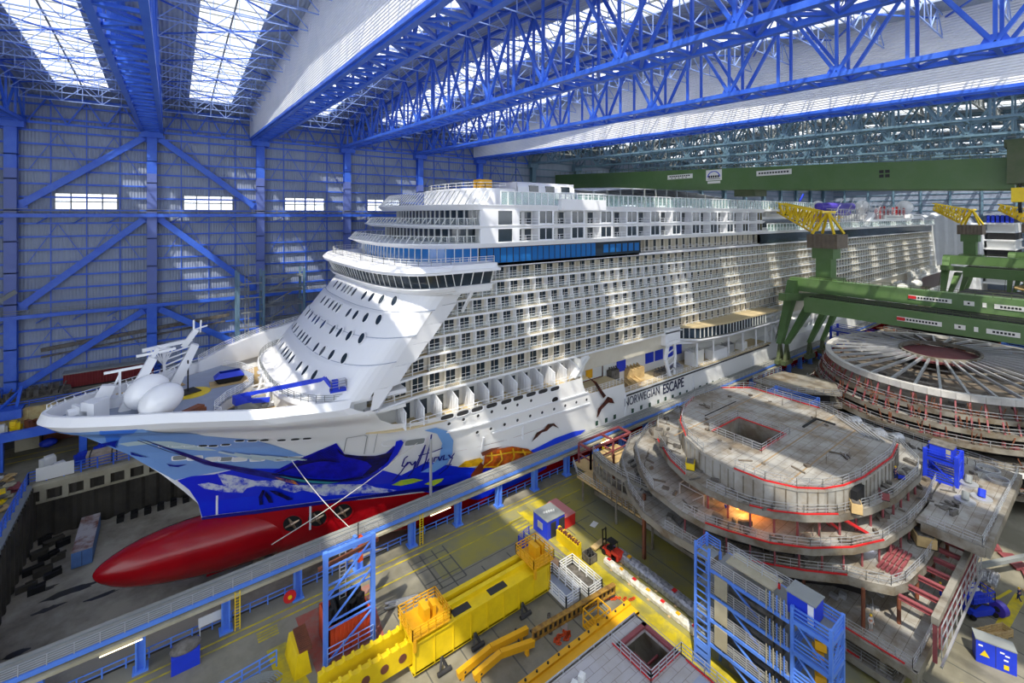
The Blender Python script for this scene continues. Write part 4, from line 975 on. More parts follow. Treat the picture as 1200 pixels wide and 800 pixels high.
# ---- foredeck fittings ----
for (x, y, z, lab) in ((-0.6, 82.6, 24.2, ''), (-1.6, 85.5, 24.9, '')):
    pass
s = MB(); T = Matrix.Rotation(math.radians(-28), 3, 'Y')
s.ball((-1.1, 82.0, 23.8), 2.75, 2.3, 2.15, 32, 20, T)
o = sp(s, 'satellite_dome', M['gloss'], smooth=True, label='egg-shaped white dome nearest the rail')
q = MB(); q.tube((-.6, 82.4, 21.3), (-.6, 82.4, 22.6), .9, .8, 14); q.box(-3.6, -3.2, 81, 81.4, 22.3, 22.8); q.build('pedestal', M['white'], o)
s = MB(); s.ball((-2.8, 85.9, 24.2), 2.8, 2.3, 2.3, 32, 20, T); o = sp(s, 'satellite_dome', M['gloss'], smooth=True, label='egg-shaped white dome behind')
q = MB(); q.tube((-1.8, 86.4, 21.3), (-1.8, 86.4, 23.2), .9, .8, 14); q.build('pedestal', M['white'], o)
def mast(p, q_, w0, w1):
    s = MB(); p = Vector(p); q_ = Vector(q_); d = (q_-p)
    a = Vector((0, 1, 0)); b = d.cross(a).normalized()
    vs = []
    for c, w_ in ((p, w0), (q_, w1)):
        for u, v in ((-.8, -.6), (.8, -.6), (.8, .6), (-.8, .6)): vs.append(tuple(c + a*u*w_ + b*v*w_))
    s.add(vs, [(0,1,2,3),(4,7,6,5),(0,4,5,1),(1,5,6,2),(2,6,7,3),(3,7,4,0)]); return s
s = mast((-5.6, 88.6, 21.2), (-2.2, 89.6, 28.2), 1.15, .95); s.beam((-4.2, 90, 28.6), (.6, 89.2, 29.2), .35, .35); s.beam((-8.0, 91.5, 26.4), (-3.4, 90, 27.0), .35); s.beam((-6.2, 91, 22), (-6.2, 91, 26.6), .3); s.beam((-7.8, 91.5, 22), (-6.2, 91, 26), .25)
s.beam((-2.4, 89.6, 28.0), (-1.6, 89.6, 29.6), .5); s.rbox(-6.2, 91, 21.3, 22.8, 2.6, 1.6)
sp(s, 'forward_mast', M['white'])
s = mast((-.4, 91.2, 21.2), (3.2, 92.0, 28.8), 1.3, .9); s.path([(-3.6, 91.5, 29.0), (2.8, 92.0, 29.6)], .5); s.path([(-.9, 91.6, 29.2), (-.8, 91.6, 21.6)], .38); s.box(-1.5, -.2, 91.2, 92, 28.2, 29.0)
for j in range(7): s.beam((-.8, 91.6, 22.5+j*.9), (.3+j*.42, 91.8, 23.6+j*.85), .2); s.beam((-2.6+j*.5, 91.6, 28.9), (-.9, 91.6, 26.2), .18)
s.path([(1.6, 92.0, 28.6), (3.4, 92.0, 31.2)], .8); s.path([(3.0, 92.0, 30.6), (3.0, 92.0, 32.8)], .26); s.path([(3.9, 92.2, 30.6), (4.0, 92.2, 32.6)], .24); s.path([(3.2, 92, 31.2), (4.9, 92.2, 31.6)], .22)
sp(s, 'signal_mast', M['white'])
s = MB()
for a in range(24): pass
def disc(mb_, cx, cy, z0, z1, r, n=28): mb_.prism([(cx+r*math.cos(2*math.pi*i/n), cy+r*math.sin(2*math.pi*i/n)) for i in range(n)], z0, z1)
disc(s, 2.6, 90.4, 21.36, 21.4, 2.7); sp(s, 'helipad_mark', M['yellow'], label='yellow disc painted on the foredeck')
s = MB(); disc(s, 8.5, 81.8, 19.62, 19.68, 2.8); sp(s, 'dark_disc', mat('dark_grey_disc', (72, 74, 88), .7))
s = MB(); s.rbox(2.2, 91, 21.4, 21.6, 2.8, 2.6, .4); s.beam((2.2, 91, 21.5), (2.2, 91, 26.6), .22)
tag(s.build('steel_pole', M['dark']), 'thin dark pole standing on the yellow foredeck disc', 'pole')
# skip on the foredeck
t = thing('rubbish_skip', 'blue and black open skip on boards on the foredeck', 'skip', (7.0, 92.0, 21.4))
s = MB(); s.add([(6.4,91.4,21.6),(9.6,91.4,21.6),(9.6,93.2,21.6),(6.4,93.2,21.6),(5.8,91.2,22.5),(10.2,91.2,22.5),(10.2,93.5,22.5),(5.8,93.5,22.5)], [(0,3,2,1),(0,1,5,4),(1,2,6,5),(2,3,7,6),(3,0,4,7)]); s.build('lower_body', M['black'], t)
s = MB(); s.add([(5.8,91.2,22.5),(10.2,91.2,22.5),(10.2,93.5,22.5),(5.8,93.5,22.5),(6.6,91.6,23.3),(9.6,91.6,23.3),(9.6,93,23.3),(6.6,93,23.3)], [(0,1,5,4),(1,2,6,5),(2,3,7,6),(3,0,4,7)]); s.build('upper_body', M['royal'], t)
s = MB(); s.box(5.2, 10.8, 90.6, 94, 21.4, 21.5); s.build('board', M['wood'], t)
s = MB(); s.rbox(1.8, 80.6, 21.4, 21.9, 4.6, 1.6, .5); s.rbox(2.6, 81.0, 21.9, 22.2, 2.6, 1.2, .7); tag(s.build('material_pile', M['rust']), 'brown heap of scrap cloth on the foredeck behind the egg domes', 'scrap')
# winches, fairlead, cover boxes near the stem
for k, (x, y, h) in enumerate(((-10.6, 88.2, 2.4), (-8.2, 86.6, 2.6), (-8.8, 90.4, 3.6))):
    s = MB(); a = .5
    if k == 2: s.add([(x-1.2,y-.5,21.4),(x+1,y-.5,21.4),(x+1,y+.5,21.4),(x-1.2,y+.5,21.4),(x+.6,y-.5,21.4+h),(x+2.2,y-.5,21.4+h-.3),(x+2.2,y+.5,21.4+h-.3),(x+.6,y+.5,21.4+h)], [(0,1,5,4),(1,2,6,5),(2,3,7,6),(3,0,4,7),(4,5,6,7)])
    elif k == 1: s.rbox(x, y, 21.4, 21.4+h, 2.4, 1.0, .9); s.rbox(x-.9, y+1.2, 22.6, 23.8, 1.6, 1.4, .9)
    else: s.tube((x-1, y, 22.2), (x+1, y+.6, 22.2), .8); s.rbox(x, y+.5, 21.4, 23.2, .5, 2.2, .5)
    sp(s, 'anchor_gear', M['white'])
s = MB(); s.tube((-4.9, 88.6, 21.4), (-4.9, 88.6, 25.0), .45, .3, 10); s.rbox(-4.9, 88.6, 23, 23.8, 1.2, 1.2, .4); sp(s, 'searchlight_post', M['white'])
for k, (x, y) in enumerate(((-3.6, 91.2), (0, 95.5), (-6.4, 92.6))):
    s = MB(); s.rbox(x, y, 21.38, 21.46, 3.6, 1.8, .3); s.rbox(x+.4, y, 21.46, 22.6, 1.4, 1.2, .3); tag(s.build('crate', M['wood']), ['tan crate on boards between the bow masts', 'tan crate near the far bow rail', 'tan crate on boards nearest the stem'][k], 'crate', 'crates on the foredeck')
# mooring deck: bollards, curved pipes
for k, (x, y) in enumerate(((12.2, 90), (12.2, 82.5), (14, 96))):
    s = MB(); s.tube((x, y, 19.6), (x+.6, y, 22.9), .3, .25); s.box(x-.2, x+1.3, y-.5, y+.5, 22.7, 23.0); s.rbox(x, y, 19.6, 20.1, 2.2, 1.4); sp(s, 'mooring_post', M['white'])
s = MB()
for y0, b in ((88, 0), (83, .5)): s.path([(9.5+i*.9, y0+2.2*math.sin(i*.5)*.6, 21.0) for i in range(7)], .22)
sp(s, 'deck_beam', M['white'])
# blue boom lift on the mooring deck with basket at the dome
t = thing('boom_lift', 'blue articulated boom lift on the mooring deck with basket raised to the dome', 'lift', (10, 84, 19.6))
s = MB(); s.rbox(10.2, 82.4, 19.9, 21.0, 4.4, 2.0, .1)
for dx in (-2, 2):
    for dy in (-1.1, 1.1): s.tube((10.2+dx*.8, 82.4+dy-.2, 20.05), (10.2+dx*.8, 82.4+dy+.2, 20.05), .45)
s.build('chassis', M['greybeam'], t)
s = MB(); s.rbox(8.8, 82.2, 21.0, 22.2, 2.2, 1.5, .2); s.beam((9, 82, 21.2), (12.5, 81, 21.0), .6); s.build('turret', M['royal'], t)
s = MB(); s.beam((8.8, 82, 22.2), (17.6, 70.6, 26.0), .42, .5); s.beam((12.2, 77.6, 23.7), (16.6, 71.9, 25.6), .5, .6); s.build('boom', M['royal'], t)
s = MB(); s.path([(17.6, 70.6, 26.0), (18.0, 70.3, 26.3), (18.8, 69.6, 25.0)], .4); s.build('jib', M['royal'], t)
s = MB(); s.rbox(19.6, 69.3, 24.3, 24.7, 2.2, 1.0, -.1); s.rbox(19.2, 69.3, 24.7, 26.0, .8, .8, -.1); bk = s.build('basket', M['royal'], t)
s = MB(); s.rail([(18.6, 68.9, 24.7), (20.7, 68.7, 24.7), (20.8, 69.6, 24.7), (18.7, 69.8, 24.7)], 1.2, 1.0, 3, .06, closed=True); s.build('basket_rail', M['alu'], bk)
# ---- upper decks aft: slide scaffolds, tubes, domes, funnel deck ----
s = MB(); s.box(148, 352, 69.5, 2*CY-69.5, 44.2, 45.0); sp(s, 'open_deck', M['white'])
g = MB(); g.box(150, 352, CY-20.6, CY-20.55, 45, 47.2); sp(g, 'deck_glass', M['dglass'])
s = MB(); x = 150
while x < 352: s.box(x-.12, x+.12, CY-20.7, CY-20.5, 45, 47.3); x += 2.2
s.box(150, 352, CY-20.75, CY-20.45, 47.2, 47.4); sp(s, 'glass_posts', M['white'])
s = MB()
random.seed(5)
for k in range(26):
    x = 180+k*2.8+random.random()*2; y = 74+random.random()*10; h = 50+random.random()*4
    s.beam((x, y, 45), (x+random.uniform(-3, 3), y, h), .35); s.beam((x, y, h-3), (x+random.uniform(-6, 6), y+2, h), .3); s.beam((x-3, y, 49+k % 3*2), (x+4, y, 49+k % 3*2), .35)
sp(s, 'slide_scaffold', M['yellow'], label='tangle of yellow slide supports')
s = MB()
for k in range(26):
    x = 215+k*3.2; s.beam((x, 73, 45), (x, 73, 52.5), .22); s.beam((x, 80, 45), (x, 80, 53.5), .22); s.beam((x, 73, 48+k % 4*2.4), (x+3.2, 73, 50+k % 4*2.2), .2)
for z in (48, 50.5, 52.5): s.beam((210, 73, z), (298, 73, z), .22)
sp(s, 'scaffold_tower', M['alu'])
for (a, b, r) in (((211, 76, 53.4), (246, 76, 53.8), 1.7), ((200, 78, 49), (228, 78, 48.6), 1.6), ((228, 79, 51), (252, 79, 51), 1.2)):
    s = MB(); s.tube(a, b, r, n=14); s.ball(a, r); s.ball(b, r); sp(s, 'slide_tube', M['purple'], smooth=True)
s = MB(); s.path([(166, 74, 46.5), (173, 74, 48), (178, 75, 50.5), (180, 75, 52)], 1.2); sp(s, 'slide_chute', M['green'])
s = MB(); s.path([(190, 76, 53), (196, 76, 58)], .5); sp(s, 'slide_chute', M['royal'])
for k in range(8):
    s = MB(); x = 272+k*6.4; s.tube((x, 74, 48), (x+.5, 74, 53.2+(k % 3)*.6), .5); sp(s, 'red_pole', M['redp'])
s = MB(); 
for z in (48, 50.5, 53): s.beam((258, 73.5, z), (322, 73.5, z), .3)
for k in range(12): s.beam((260+k*5, 73.5, 45), (260+k*5, 73.5, 54.5), .25)
sp(s, 'funnel_scaffold', M['alu'])
for (x, y, z, r) in ((340, 79, 54.5, 4.0), (288, 84, 54.5, 3.2), (232, 84, 54, 2.4)):
    s = MB(); s.ball((x, y, z), r); s.tube((x, y, 46), (x, y, z-r*.6), 1.2); sp(s, 'radome', M['white'], smooth=True)
for (x0, x1, z0, z1, m) in ((152, 186, 45, 49.5, 'white'), (158, 170, 49.5, 51.5, 'offwhite'), (262, 322, 45, 48, 'white'), (280, 312, 48, 50, 'offwhite'), (322, 350, 45, 48.6, 'white'), (326, 346, 48.6, 50.6, 'white')):
    s = MB(); s.box(x0, x1, 72.5, 100, z0, z1)
    q = s; o = sp(s, 'deckhouse', M[m])
    w_ = MB(); w_.box(x0+3, x1-3, 72.35, 72.45, z0+1, z1-.8); w_.build('window_band', M['glass'], o)
s = MB(); s.beam((250, 72.2, 45), (260, 72.2, 50.5), 2.4, 2); sp(s, 'funnel_wing', M['white'])
# stern: stepped aft balconies and aft terrace
for i, z in enumerate(DZ[1:7]):
    s = MB(); s.box(Xend-26, Xend-14-i*1.5, YF_, 2*CY-YF_, z-.2, z+.15); sp(s, 'aft_terrace', M['white'])
s = MB(); s.beam((Xend-12, YF_+.5, 17), (Xend-22, YF_+.5, 44), 1.2, 3); s.box(Xend-60, Xend, 68.5, 2*CY-68.5, 16.3, 17); sp(s, 'aft_fin', M['offwhite'])
random.seed(9)
s = MB()
for k in range(60): x = Xend-70+random.random()*66; s.rbox(x, 69+random.random()*1.5, 17, 18+random.random()*3, 1+random.random()*2, 1)
stuff(sp(s, 'deck_clutter', M['offwhite']))
# workers seen on the ship
# ---------------- people ----------------
def person(loc, face, lab, coat, pose='stand', helmet=M['hat'], h=1.78, legs=None):
    """one continuous skinned body; clothing and helmet are its parts"""
    t = thing('person', lab, 'person', loc); t.rotation_euler.z = face; k = h/1.78
    P = {}
    def setp(**kw): P.update(kw)
    setp(pel=(0,0,.95), bel=(0,.01,1.12), che=(0,.02,1.34), nec=(0,.02,1.5), hea=(0,.04,1.64), top=(0,.03,1.74),
         shl=(.18,.01,1.43), ell=(.25,-.02,1.16), wrl=(.24,.12,.95), hal=(.23,.17,.88), shr=(-.18,.01,1.43), elr=(-.25,-.02,1.16), wrr=(-.24,.12,.95), har=(-.23,.17,.88),
         hil=(.1,0,.9), knl=(.11,.03,.5), anl=(.11,-.02,.09), tol=(.12,.16,.04), hir=(-.1,0,.9), knr=(-.11,.03,.5), anr=(-.11,-.02,.09), tor=(-.12,.16,.04))
    if pose == 'reach': setp(ell=(.28,.25,1.35), wrl=(.2,.5,1.4), hal=(.18,.58,1.42), elr=(-.28,.22,1.25), wrr=(-.2,.45,1.2), har=(-.18,.53,1.2))
    if pose == 'crouch':
        setp(pel=(0,-.12,.42), bel=(0,-.02,.56), che=(0,.12,.74), nec=(0,.2,.88), hea=(0,.27,1.0), top=(0,.29,1.1), shl=(.18,.14,.82), shr=(-.18,.14,.82), ell=(.24,.36,.66), elr=(-.24,.36,.66),
             wrl=(.12,.56,.6), wrr=(-.12,.56,.6), hal=(.1,.63,.58), har=(-.1,.63,.58), hil=(.1,-.12,.4), hir=(-.1,-.12,.4), knl=(.17,.26,.48), knr=(-.17,.26,.48), anl=(.14,.0,.09), anr=(-.14,.0,.09), tol=(.15,.17,.04), tor=(-.15,.17,.04))
    if pose == 'walk': setp(knl=(.11,.2,.52), anl=(.11,.22,.1), tol=(.12,.4,.05), knr=(-.11,-.02,.5), anr=(-.11,-.28,.16), tor=(-.12,-.15,.05), wrl=(.24,.02,.95), hal=(.24,.02,.87))
    def skin_mesh(name, bones, rad, m, par, grow=0.0):
        names = []
        for a, b in bones:
            for q in (a, b):
                if q not in names: names.append(q)
        me = bpy.data.meshes.new(name); me.from_pydata([tuple(v*k for v in P[n]) for n in names], [(names.index(a), names.index(b)) for a, b in bones], [])
        o = bpy.data.objects.new(name, me); C.objects.link(o); md = o.modifiers.new('skin', 'SKIN'); md.use_smooth_shade = True
        me.skin_vertices or None
        if not me.skin_vertices: pass
        lay_ = me.skin_vertices[0] if me.skin_vertices else None
        if lay_ is None:
            bm_ = __import__('bmesh').new(); bm_.from_mesh(me); bm_.verts.layers.skin.verify(); bm_.to_mesh(me); bm_.free(); lay_ = me.skin_vertices[0]
        for i, n in enumerate(names):
            r = (rad[n] + grow)*k; lay_.data[i].radius = (r, r)
        lay_.data[0].use_root = True
        sb = o.modifiers.new('sub', 'SUBSURF'); sb.levels = 1; sb.render_levels = 1
        me.materials.append(m); o.parent = par; return o
    rad = dict(pel=.13, bel=.125, che=.15, nec=.055, hea=.1, top=.075, shl=.07, shr=.07, ell=.045, elr=.045, wrl=.03, wrr=.03, hal=.04, har=.04, hil=.09, hir=.09, knl=.06, knr=.06, anl=.045, anr=.045, tol=.04, tor=.04)
    body = [('pel','bel'),('bel','che'),('che','nec'),('nec','hea'),('hea','top'),('che','shl'),('shl','ell'),('ell','wrl'),('wrl','hal'),('che','shr'),('shr','elr'),('elr','wrr'),('wrr','har'),('pel','hil'),('hil','knl'),('knl','anl'),('anl','tol'),('pel','hir'),('hir','knr'),('knr','anr'),('anr','tor')]
    skin_mesh('body', body, rad, M['skin'], t)
    skin_mesh('jacket', [('bel','che'),('che','shl'),('shl','ell'),('ell','wrl'),('che','shr'),('shr','elr'),('elr','wrr')], rad, coat, t, .022)
    skin_mesh('trousers', [('pel','hil'),('hil','knl'),('knl','anl'),('pel','hir'),('hir','knr'),('knr','anr')], rad, legs or coat, t, .022)
    s = MB(); c = [v*k for v in P['hea']]
    prof = [(.15*k, .03*k), (.125*k, .035*k), (.12*k, .09*k), (.09*k, .14*k), (.01, .165*k)]
    s.lathe(prof, (c[0], c[1]-.01, c[2]), 12); o = s.build('helmet', helmet); o.parent = t
    s = MB()
    for sg, w_ in ((1, 'hal'), (-1, 'har')):
        hx, hy, hz = [v*k for v in P[w_]]
        for j in range(4): s.beam((hx+(j-1.5)*.02, hy, hz), (hx+(j-1.5)*.024, hy+.05, hz-.05-(.01 if j in (1, 2) else 0)), .016)
        s.beam((hx-sg*.03, hy, hz+.01), (hx-sg*.055, hy+.035, hz-.01), .018)
    o = s.build('fingers', M['skin']); o.parent = t
    return t
cobalt = mat('cobalt_workwear', (26, 60, 190), .8); greyw = mat('grey_workwear', (90, 92, 100), .8)
person((30.9, 69.6, 26.7), math.pi, 'worker in blue overalls and white helmet on a balcony beside the dome', cobalt, 'reach', M['white'])
# ---------------- crane runway along the dock edge ----------------
t = thing('crane_runway', 'long elevated grey walkway on blue posts running along the near dock edge', 'walkway', (0, 66, 0))
RX0, RX1 = -34, 372
MB().box(RX0, RX1, 64.9, 68.0 - .25, 4.75, 5.0).build('deck', mat('grey_walkway_plate', (150, 150, 146), .7, var=.4, rgb2=(120, 120, 112), scale=.3), t)
MB().box(RX0, RX1, 64.68, 64.9, 4.55, 5.03).build('edge_girder', M['sky'], t)
MB().box(RX0, RX1, 64.4, 65.9, 3.95, 4.3).build('cable_duct', M['conclt'], t)
s = MB(); s.box(RX0, RX1, 65.9, 66.3, 3.5, 4.8); s.build('runway_beam', M['sky'], t)
s = MB(); s.box(RX0, RX1, 66.2, 66.4, 5, 5.12); s.box(RX0, RX1, 67.0, 67.1, 5, 5.12); s.build('crane_rail', M['greybeam'], t)
s = MB(); s.rail([(RX0, 64.75, 5.0), (RX1, 64.75, 5.0)], 1.15, 2.0, 5, .06, .09); s.build('railing', M['alu'], t)
for k in range(28):
    x = -34.7 + 8*k
    s = MB(); s.box(x-.45, x-.3, 64.7, 65.6, .1, 3.9); s.box(x+.3, x+.45, 64.7, 65.6, .1, 3.9); s.box(x-.4, x+.4, 65.1, 65.2, .1, 3.9); s.box(x-.7, x+.7, 64.5, 65.8, 0, .2); s.build('post', M['sky'], t)
s = MB()
for k in range(3): s.tube((-6+k*38, 64.3, 3.85), (-2.5+k*38, 64.3, 3.85), .06)
s.build('strip_light', mat('lit_tube', (255, 240, 190), .5, emit=3), t)
# handrail on the floor at the dock edge, in bays between the posts
t = thing('dock_handrail', 'low light blue handrail along the near dock edge under the walkway', 'railing', (0, 66.4, 0))
s = MB(); s.rail([(-30, 66.3, 0), (180, 66.3, 0)], 1.15, 2.0, 2, .1, .14); s.build('rail_bars', M['sky'], t)
# wheel sign and yellow ladders at posts
for x, lab in ((12.2, 'round red hose reel on the fourth walkway post'),):
    q = thing('hose_reel', lab, 'hose reel', (x, 64.2, 0))
    s = MB(); s.tube((x, 64.1, 1.3), (x, 64.3, 1.3), .75, n=20); s.build('disc', M['redp'], q); s = MB(); s.tube((x, 64.0, 1.3), (x, 64.1, 1.3), .25, n=12); s.build('hub', M['yellow'], q)
for x, lab in ((6.2, 'yellow ladder beside the walkway post left of the red hose reel'), (30.3, 'yellow ladder beside the walkway post right of the blue goalpost frame'), (70.6, 'yellow ladder at a far walkway post by the steel ship block')):
    s = MB(); s.beam((x, 64.4, 0), (x, 64.4, 4.6), .1); s.beam((x+.5, 64.4, 0), (x+.5, 64.4, 4.6), .1)
    for j in range(12): s.beam((x, 64.4, .4+j*.36), (x+.5, 64.4, .4+j*.36), .06)
    tag(s.build('ladder', M['yellow']), lab, 'ladder')
# ---------------- overhead green bridge crane ----------------
t = thing('bridge_crane', 'long green box girder bridge crane spanning the hall high above the ship', 'crane', (132, 80, 57))
GZ = lambda y: 55.0 + (y-13.8)*(60.8-55.0)/131.2
def girder(x, w_, y0, y1, hb, m):
    s = MB(); n = 10
    for i in range(n):
        a = y0+(y1-y0)*i/n; b = y0+(y1-y0)*(i+1)/n
        s.add([(x-w_/2,a,GZ(a)),(x+w_/2,a,GZ(a)),(x+w_/2,b,GZ(b)),(x-w_/2,b,GZ(b)),(x-w_/2,a,GZ(a)+hb),(x+w_/2,a,GZ(a)+hb),(x+w_/2,b,GZ(b)+hb),(x-w_/2,b,GZ(b)+hb)],
              [(0,3,2,1),(4,5,6,7),(0,1,5,4),(2,3,7,6),(1,2,6,5),(3,0,4,7)])
    return s
girder(132, 2.4, 13.8, 146, 6.2, 0).build('girder', M['green'], t); girder(140, 2.4, 13.8, 146, 6.2, 0).build('girder', M['green'], t)
s = MB(); s.rail([(130.8, 14, GZ(14)+6.2), (130.8, 146, GZ(146)+6.2)], 1.1, 3, 2, .1); s.build('railing', M['green2'], t)
s = MB(); s.box(128, 144, 10, 14.5, 56, 64); s.box(129, 143, 8, 15, 63, 64.5); s.build('end_carriage', M['green2'], t)
s = MB(); s.box(133, 140, 64, 70, 55.5, 57.6); s.build('trolley', M['green2'], t)
bd = mat('sign_white', (232, 232, 226), .5)
def board(x, y0, y1, z0, z1, par, name='sign_board', m=None):
    s = MB(); s.box(x-.06, x, min(y0, y1), max(y0, y1), z0, z1); return s.build(name, m or bd, par)
bk_ = mat('sign_black', (30, 32, 34), .6)
o = board(130.75, 91, 82, 61.6, 63.0, t); s = MB()
for k in range(10): s.box(130.66, 130.69, 83+k*.75, 83.5+k*.75, 62.3, 62.7)
for k in range(5): s.box(130.66, 130.69, 84+k*1.3, 84.4+k*1.3, 61.8, 62.05)
s.build('small_print', bk_, o)
o = board(130.75, 77.5, 72.5, 60.4, 63.6, t); board(130.75, 77, 73, 59.5, 60.2, t)
s = MB()
for k in range(10):
    a = math.pi*k/10; b = math.pi*(k+1)/10; s.beam((130.66, 75+1.9*math.cos(a), 61.4+1.7*math.sin(a)), (130.66, 75+1.9*math.cos(b), 61.4+1.7*math.sin(b)), .22)
s.build('arch_emblem', M['royal'], o)
s = MB()
for k in range(5): s.box(130.66, 130.69, 73.4+k*.7, 73.9+k*.7, 61.2, 61.9)
s.box(130.66, 130.69, 73, 77, 60.8, 60.95); s.build('emblem_letters', bk_, o)
o = board(130.75, 62.5, 53.5, 60.8, 62.2, t); s = MB()
for k in range(11): s.box(130.66, 130.69, 54.2+k*.72, 54.7+k*.72, 61.3, 61.75)
s.build('small_print', bk_, o)
s = MB()
for a in (0, 1.1):
    for b in (0, 1.0): s.box(130.7, 130.78, 33+a, 33.8+a, 58.6+b, 59.3+b)
s.build('vent_hole', M['dark'], t)
tk = thing('crane_hook', 'yellow crane hook block hanging at the right end of the green bridge crane', 'hook', (130, 13, 50))
s = MB(); s.box(128.5, 131.5, 12, 14, 52.5, 55.2); s.build('block', M['yellow'], tk)
s = MB(); s.tube((129, 13, 55), (129, 13, 60), .12); s.tube((131, 13, 55), (131, 13, 60), .12); s.build('cable', M['dark'], tk)
s = MB(); s.path([(130, 13, 52.5), (130, 13, 51.3), (130.8, 13, 50.6), (131, 13, 51.4)], .5); s.build('hook', M['black'], tk)
# ---------------- green portal cranes ----------------
def portal(ox, oy, oz, lab, signs=True):
    t = thing('portal_crane', lab, 'crane', (160+ox, 60+oy, 5+oz), 'green portal cranes')
    A = lambda x, y, z: (x+ox, y+oy, z+oz)
    def bx(mb_, x0, x1, y0, y1, z0, z1): return mb_.box(x0+ox, x1+ox, y0+oy, y1+oy, z0+oz, z1+oz)
    s = MB(); bx(s, 158.6, 161.4, 8, 65.5, 26.2, 30.2); s.build('girder', M['green'], t)
    s = MB(); bx(s, 148.6, 151.2, 8, 57.5, 21.8, 25.9); s.build('girder', M['green'], t)
    s = MB(); bx(s, 151, 158.8, 8, 57, 25.2, 26.1); s.build('cable_trough', M['black'], t)
    s = MB(); s.rail([A(158.6, 8, 30.2), A(158.6, 60, 30.2)], 1.1, 3, 2, .1); s.rail([A(151, 8, 25.9), A(151, 56, 25.9)], 1.1, 3, 2, .1); s.build('railing', M['green2'], t)
    for p, q, w0 in (((159.5, 64.3, 29.5), (149.2, 64.3, 11), 3.0), ((165, 61.5, 22), (149.5, 62.5, 11.2), 2.6), ((176, 60, 22), (162, 61, 10), 2.4), ((186, 60, 22), (172, 61, 9), 2.2)):
        s = MB(); p = Vector(A(*p)); q = Vector(A(*q)); n_ = 1
        w1 = w0*.5; r = []
        for c, w_ in ((p, w0), (q, w1)):
            for dx, dy in ((-1, -.7), (1, -.7), (1, .7), (-1, .7)): r.append((c.x+dx*w_/1.3, c.y+dy*w_/1.6, c.z))
        s.add(r, [(0,1,2,3),(4,7,6,5),(0,4,5,1),(1,5,6,2),(2,6,7,3),(3,7,4,0)])
        lg = s.build('leg', M['green'], t)
        s = MB(); s.beam(q, (q.x-1.4, q.y, 5.6+oz*0), .8); s.beam(q, (q.x+1.6, q.y, 5.6), .7); s.rbox(q.x, q.y, 5.1, 6.3, 5.2, 1.3); s.build('bogie', M['green2'], lg)
    s = MB(); s.beam(A(150, 64, 25), A(186, 62, 22), 2.2, 2.2); s.build('leg_beam', M['green'], t)
    s = MB(); s.rail([A(160.5, 65.9, 29), A(150, 65.9, 11)], 1.1, 2, 2, .12); s.build('stair', M['green2'], t)
    s = MB(); bx(s, 161, 169, 53.5, 61, 26.5, 30.5); bx(s, 162.8, 167.2, 55.5, 59.6, 30.5, 36.5); bx(s, 162, 168, 54.6, 60.4, 36.5, 39.8); s.build('slewing_column', M['green'], t)
    s = MB(); bx(s, 160.8, 169.6, 53.2, 61.4, 39.8, 44.0); s.build('machine_house', mat('weathered_house_brown', (112, 100, 88), .7, var=.5, rgb2=(86, 78, 70), scale=.6, kind='corr', pitch=1.2, axis='Y'), t)
    s = MB(); c = [(161, 60, 44.2), (169, 60, 44.2), (161, 54, 44.2), (169, 54, 44.2)]; top = A(165, 57, 51)
    for q in c: s.beam(A(*q), top, .6)
    s.beam(A(161, 57.5, 51), A(169, 56.5, 51), .7)
    j0, j1 = [(162, 61, 45), (168, 61, 45)], [(158, 69, 51), (163, 69, 51)]
    for a, b in zip(j0, j1): s.beam(A(*a), A(*b), .5)
    for (a, b, c2, d) in (((162, 61, 45), (158, 69, 51), (163, 59, 51), (157, 69, 54)), ((168, 61, 45), (163, 69, 51), (167, 58, 51), (162, 69, 54))):
        s.truss(A(*a), A(*b), A(*c2), A(*d), 5, .35, .5, True)
    for i in range(6):
        u = i/5; s.beam(A(162-4*u, 61+8*u, 45+6*u), A(168-5*u, 61+8*u, 45+6*u), .3)
    s.beam(top, A(160, 69, 54), .35); s.build('jib', M['yellow'], t)
    if signs:
        for x, z, n in ((158.5, 28.2, 0), (148.5, 23.8, 1)):
            for y0, y1 in ((36, 27.5), (25.3, 23.4), (22, 21.3), (20, 14.8)) + (((13.6, 11),) if n else ()):
                o = board(x+ox, y0+oy, y1+oy, z-.55+oz, z+.55+oz, t)
                s = MB(); L_ = abs(y0-y1); k = int(L_/.7)
                for j in range(1, k): s.box(x+ox-.14, x+ox-.11, y1+oy+.2+j*.6, y1+oy+.6+j*.6, z-.22+oz, z+.25+oz)
                if k > 1: s.build('small_print', bk_, o)
            MB().box(x+ox-.15, x+ox-.12, 34.4+oy, 36+oy, z-.4+oz, z+.4+oz).build('red_emblem', M['redp'], t)
    return t
portal(0, 0, 0, 'nearest green portal crane with brown machine house standing on the walkway beside the ship')
portal(128, -13, 1.5, 'second green portal crane further aft, in front of the white tarpaulin volume', False)
portal(178, -28, 1.5, 'third green portal crane at the right edge, furthest along the hall', False)
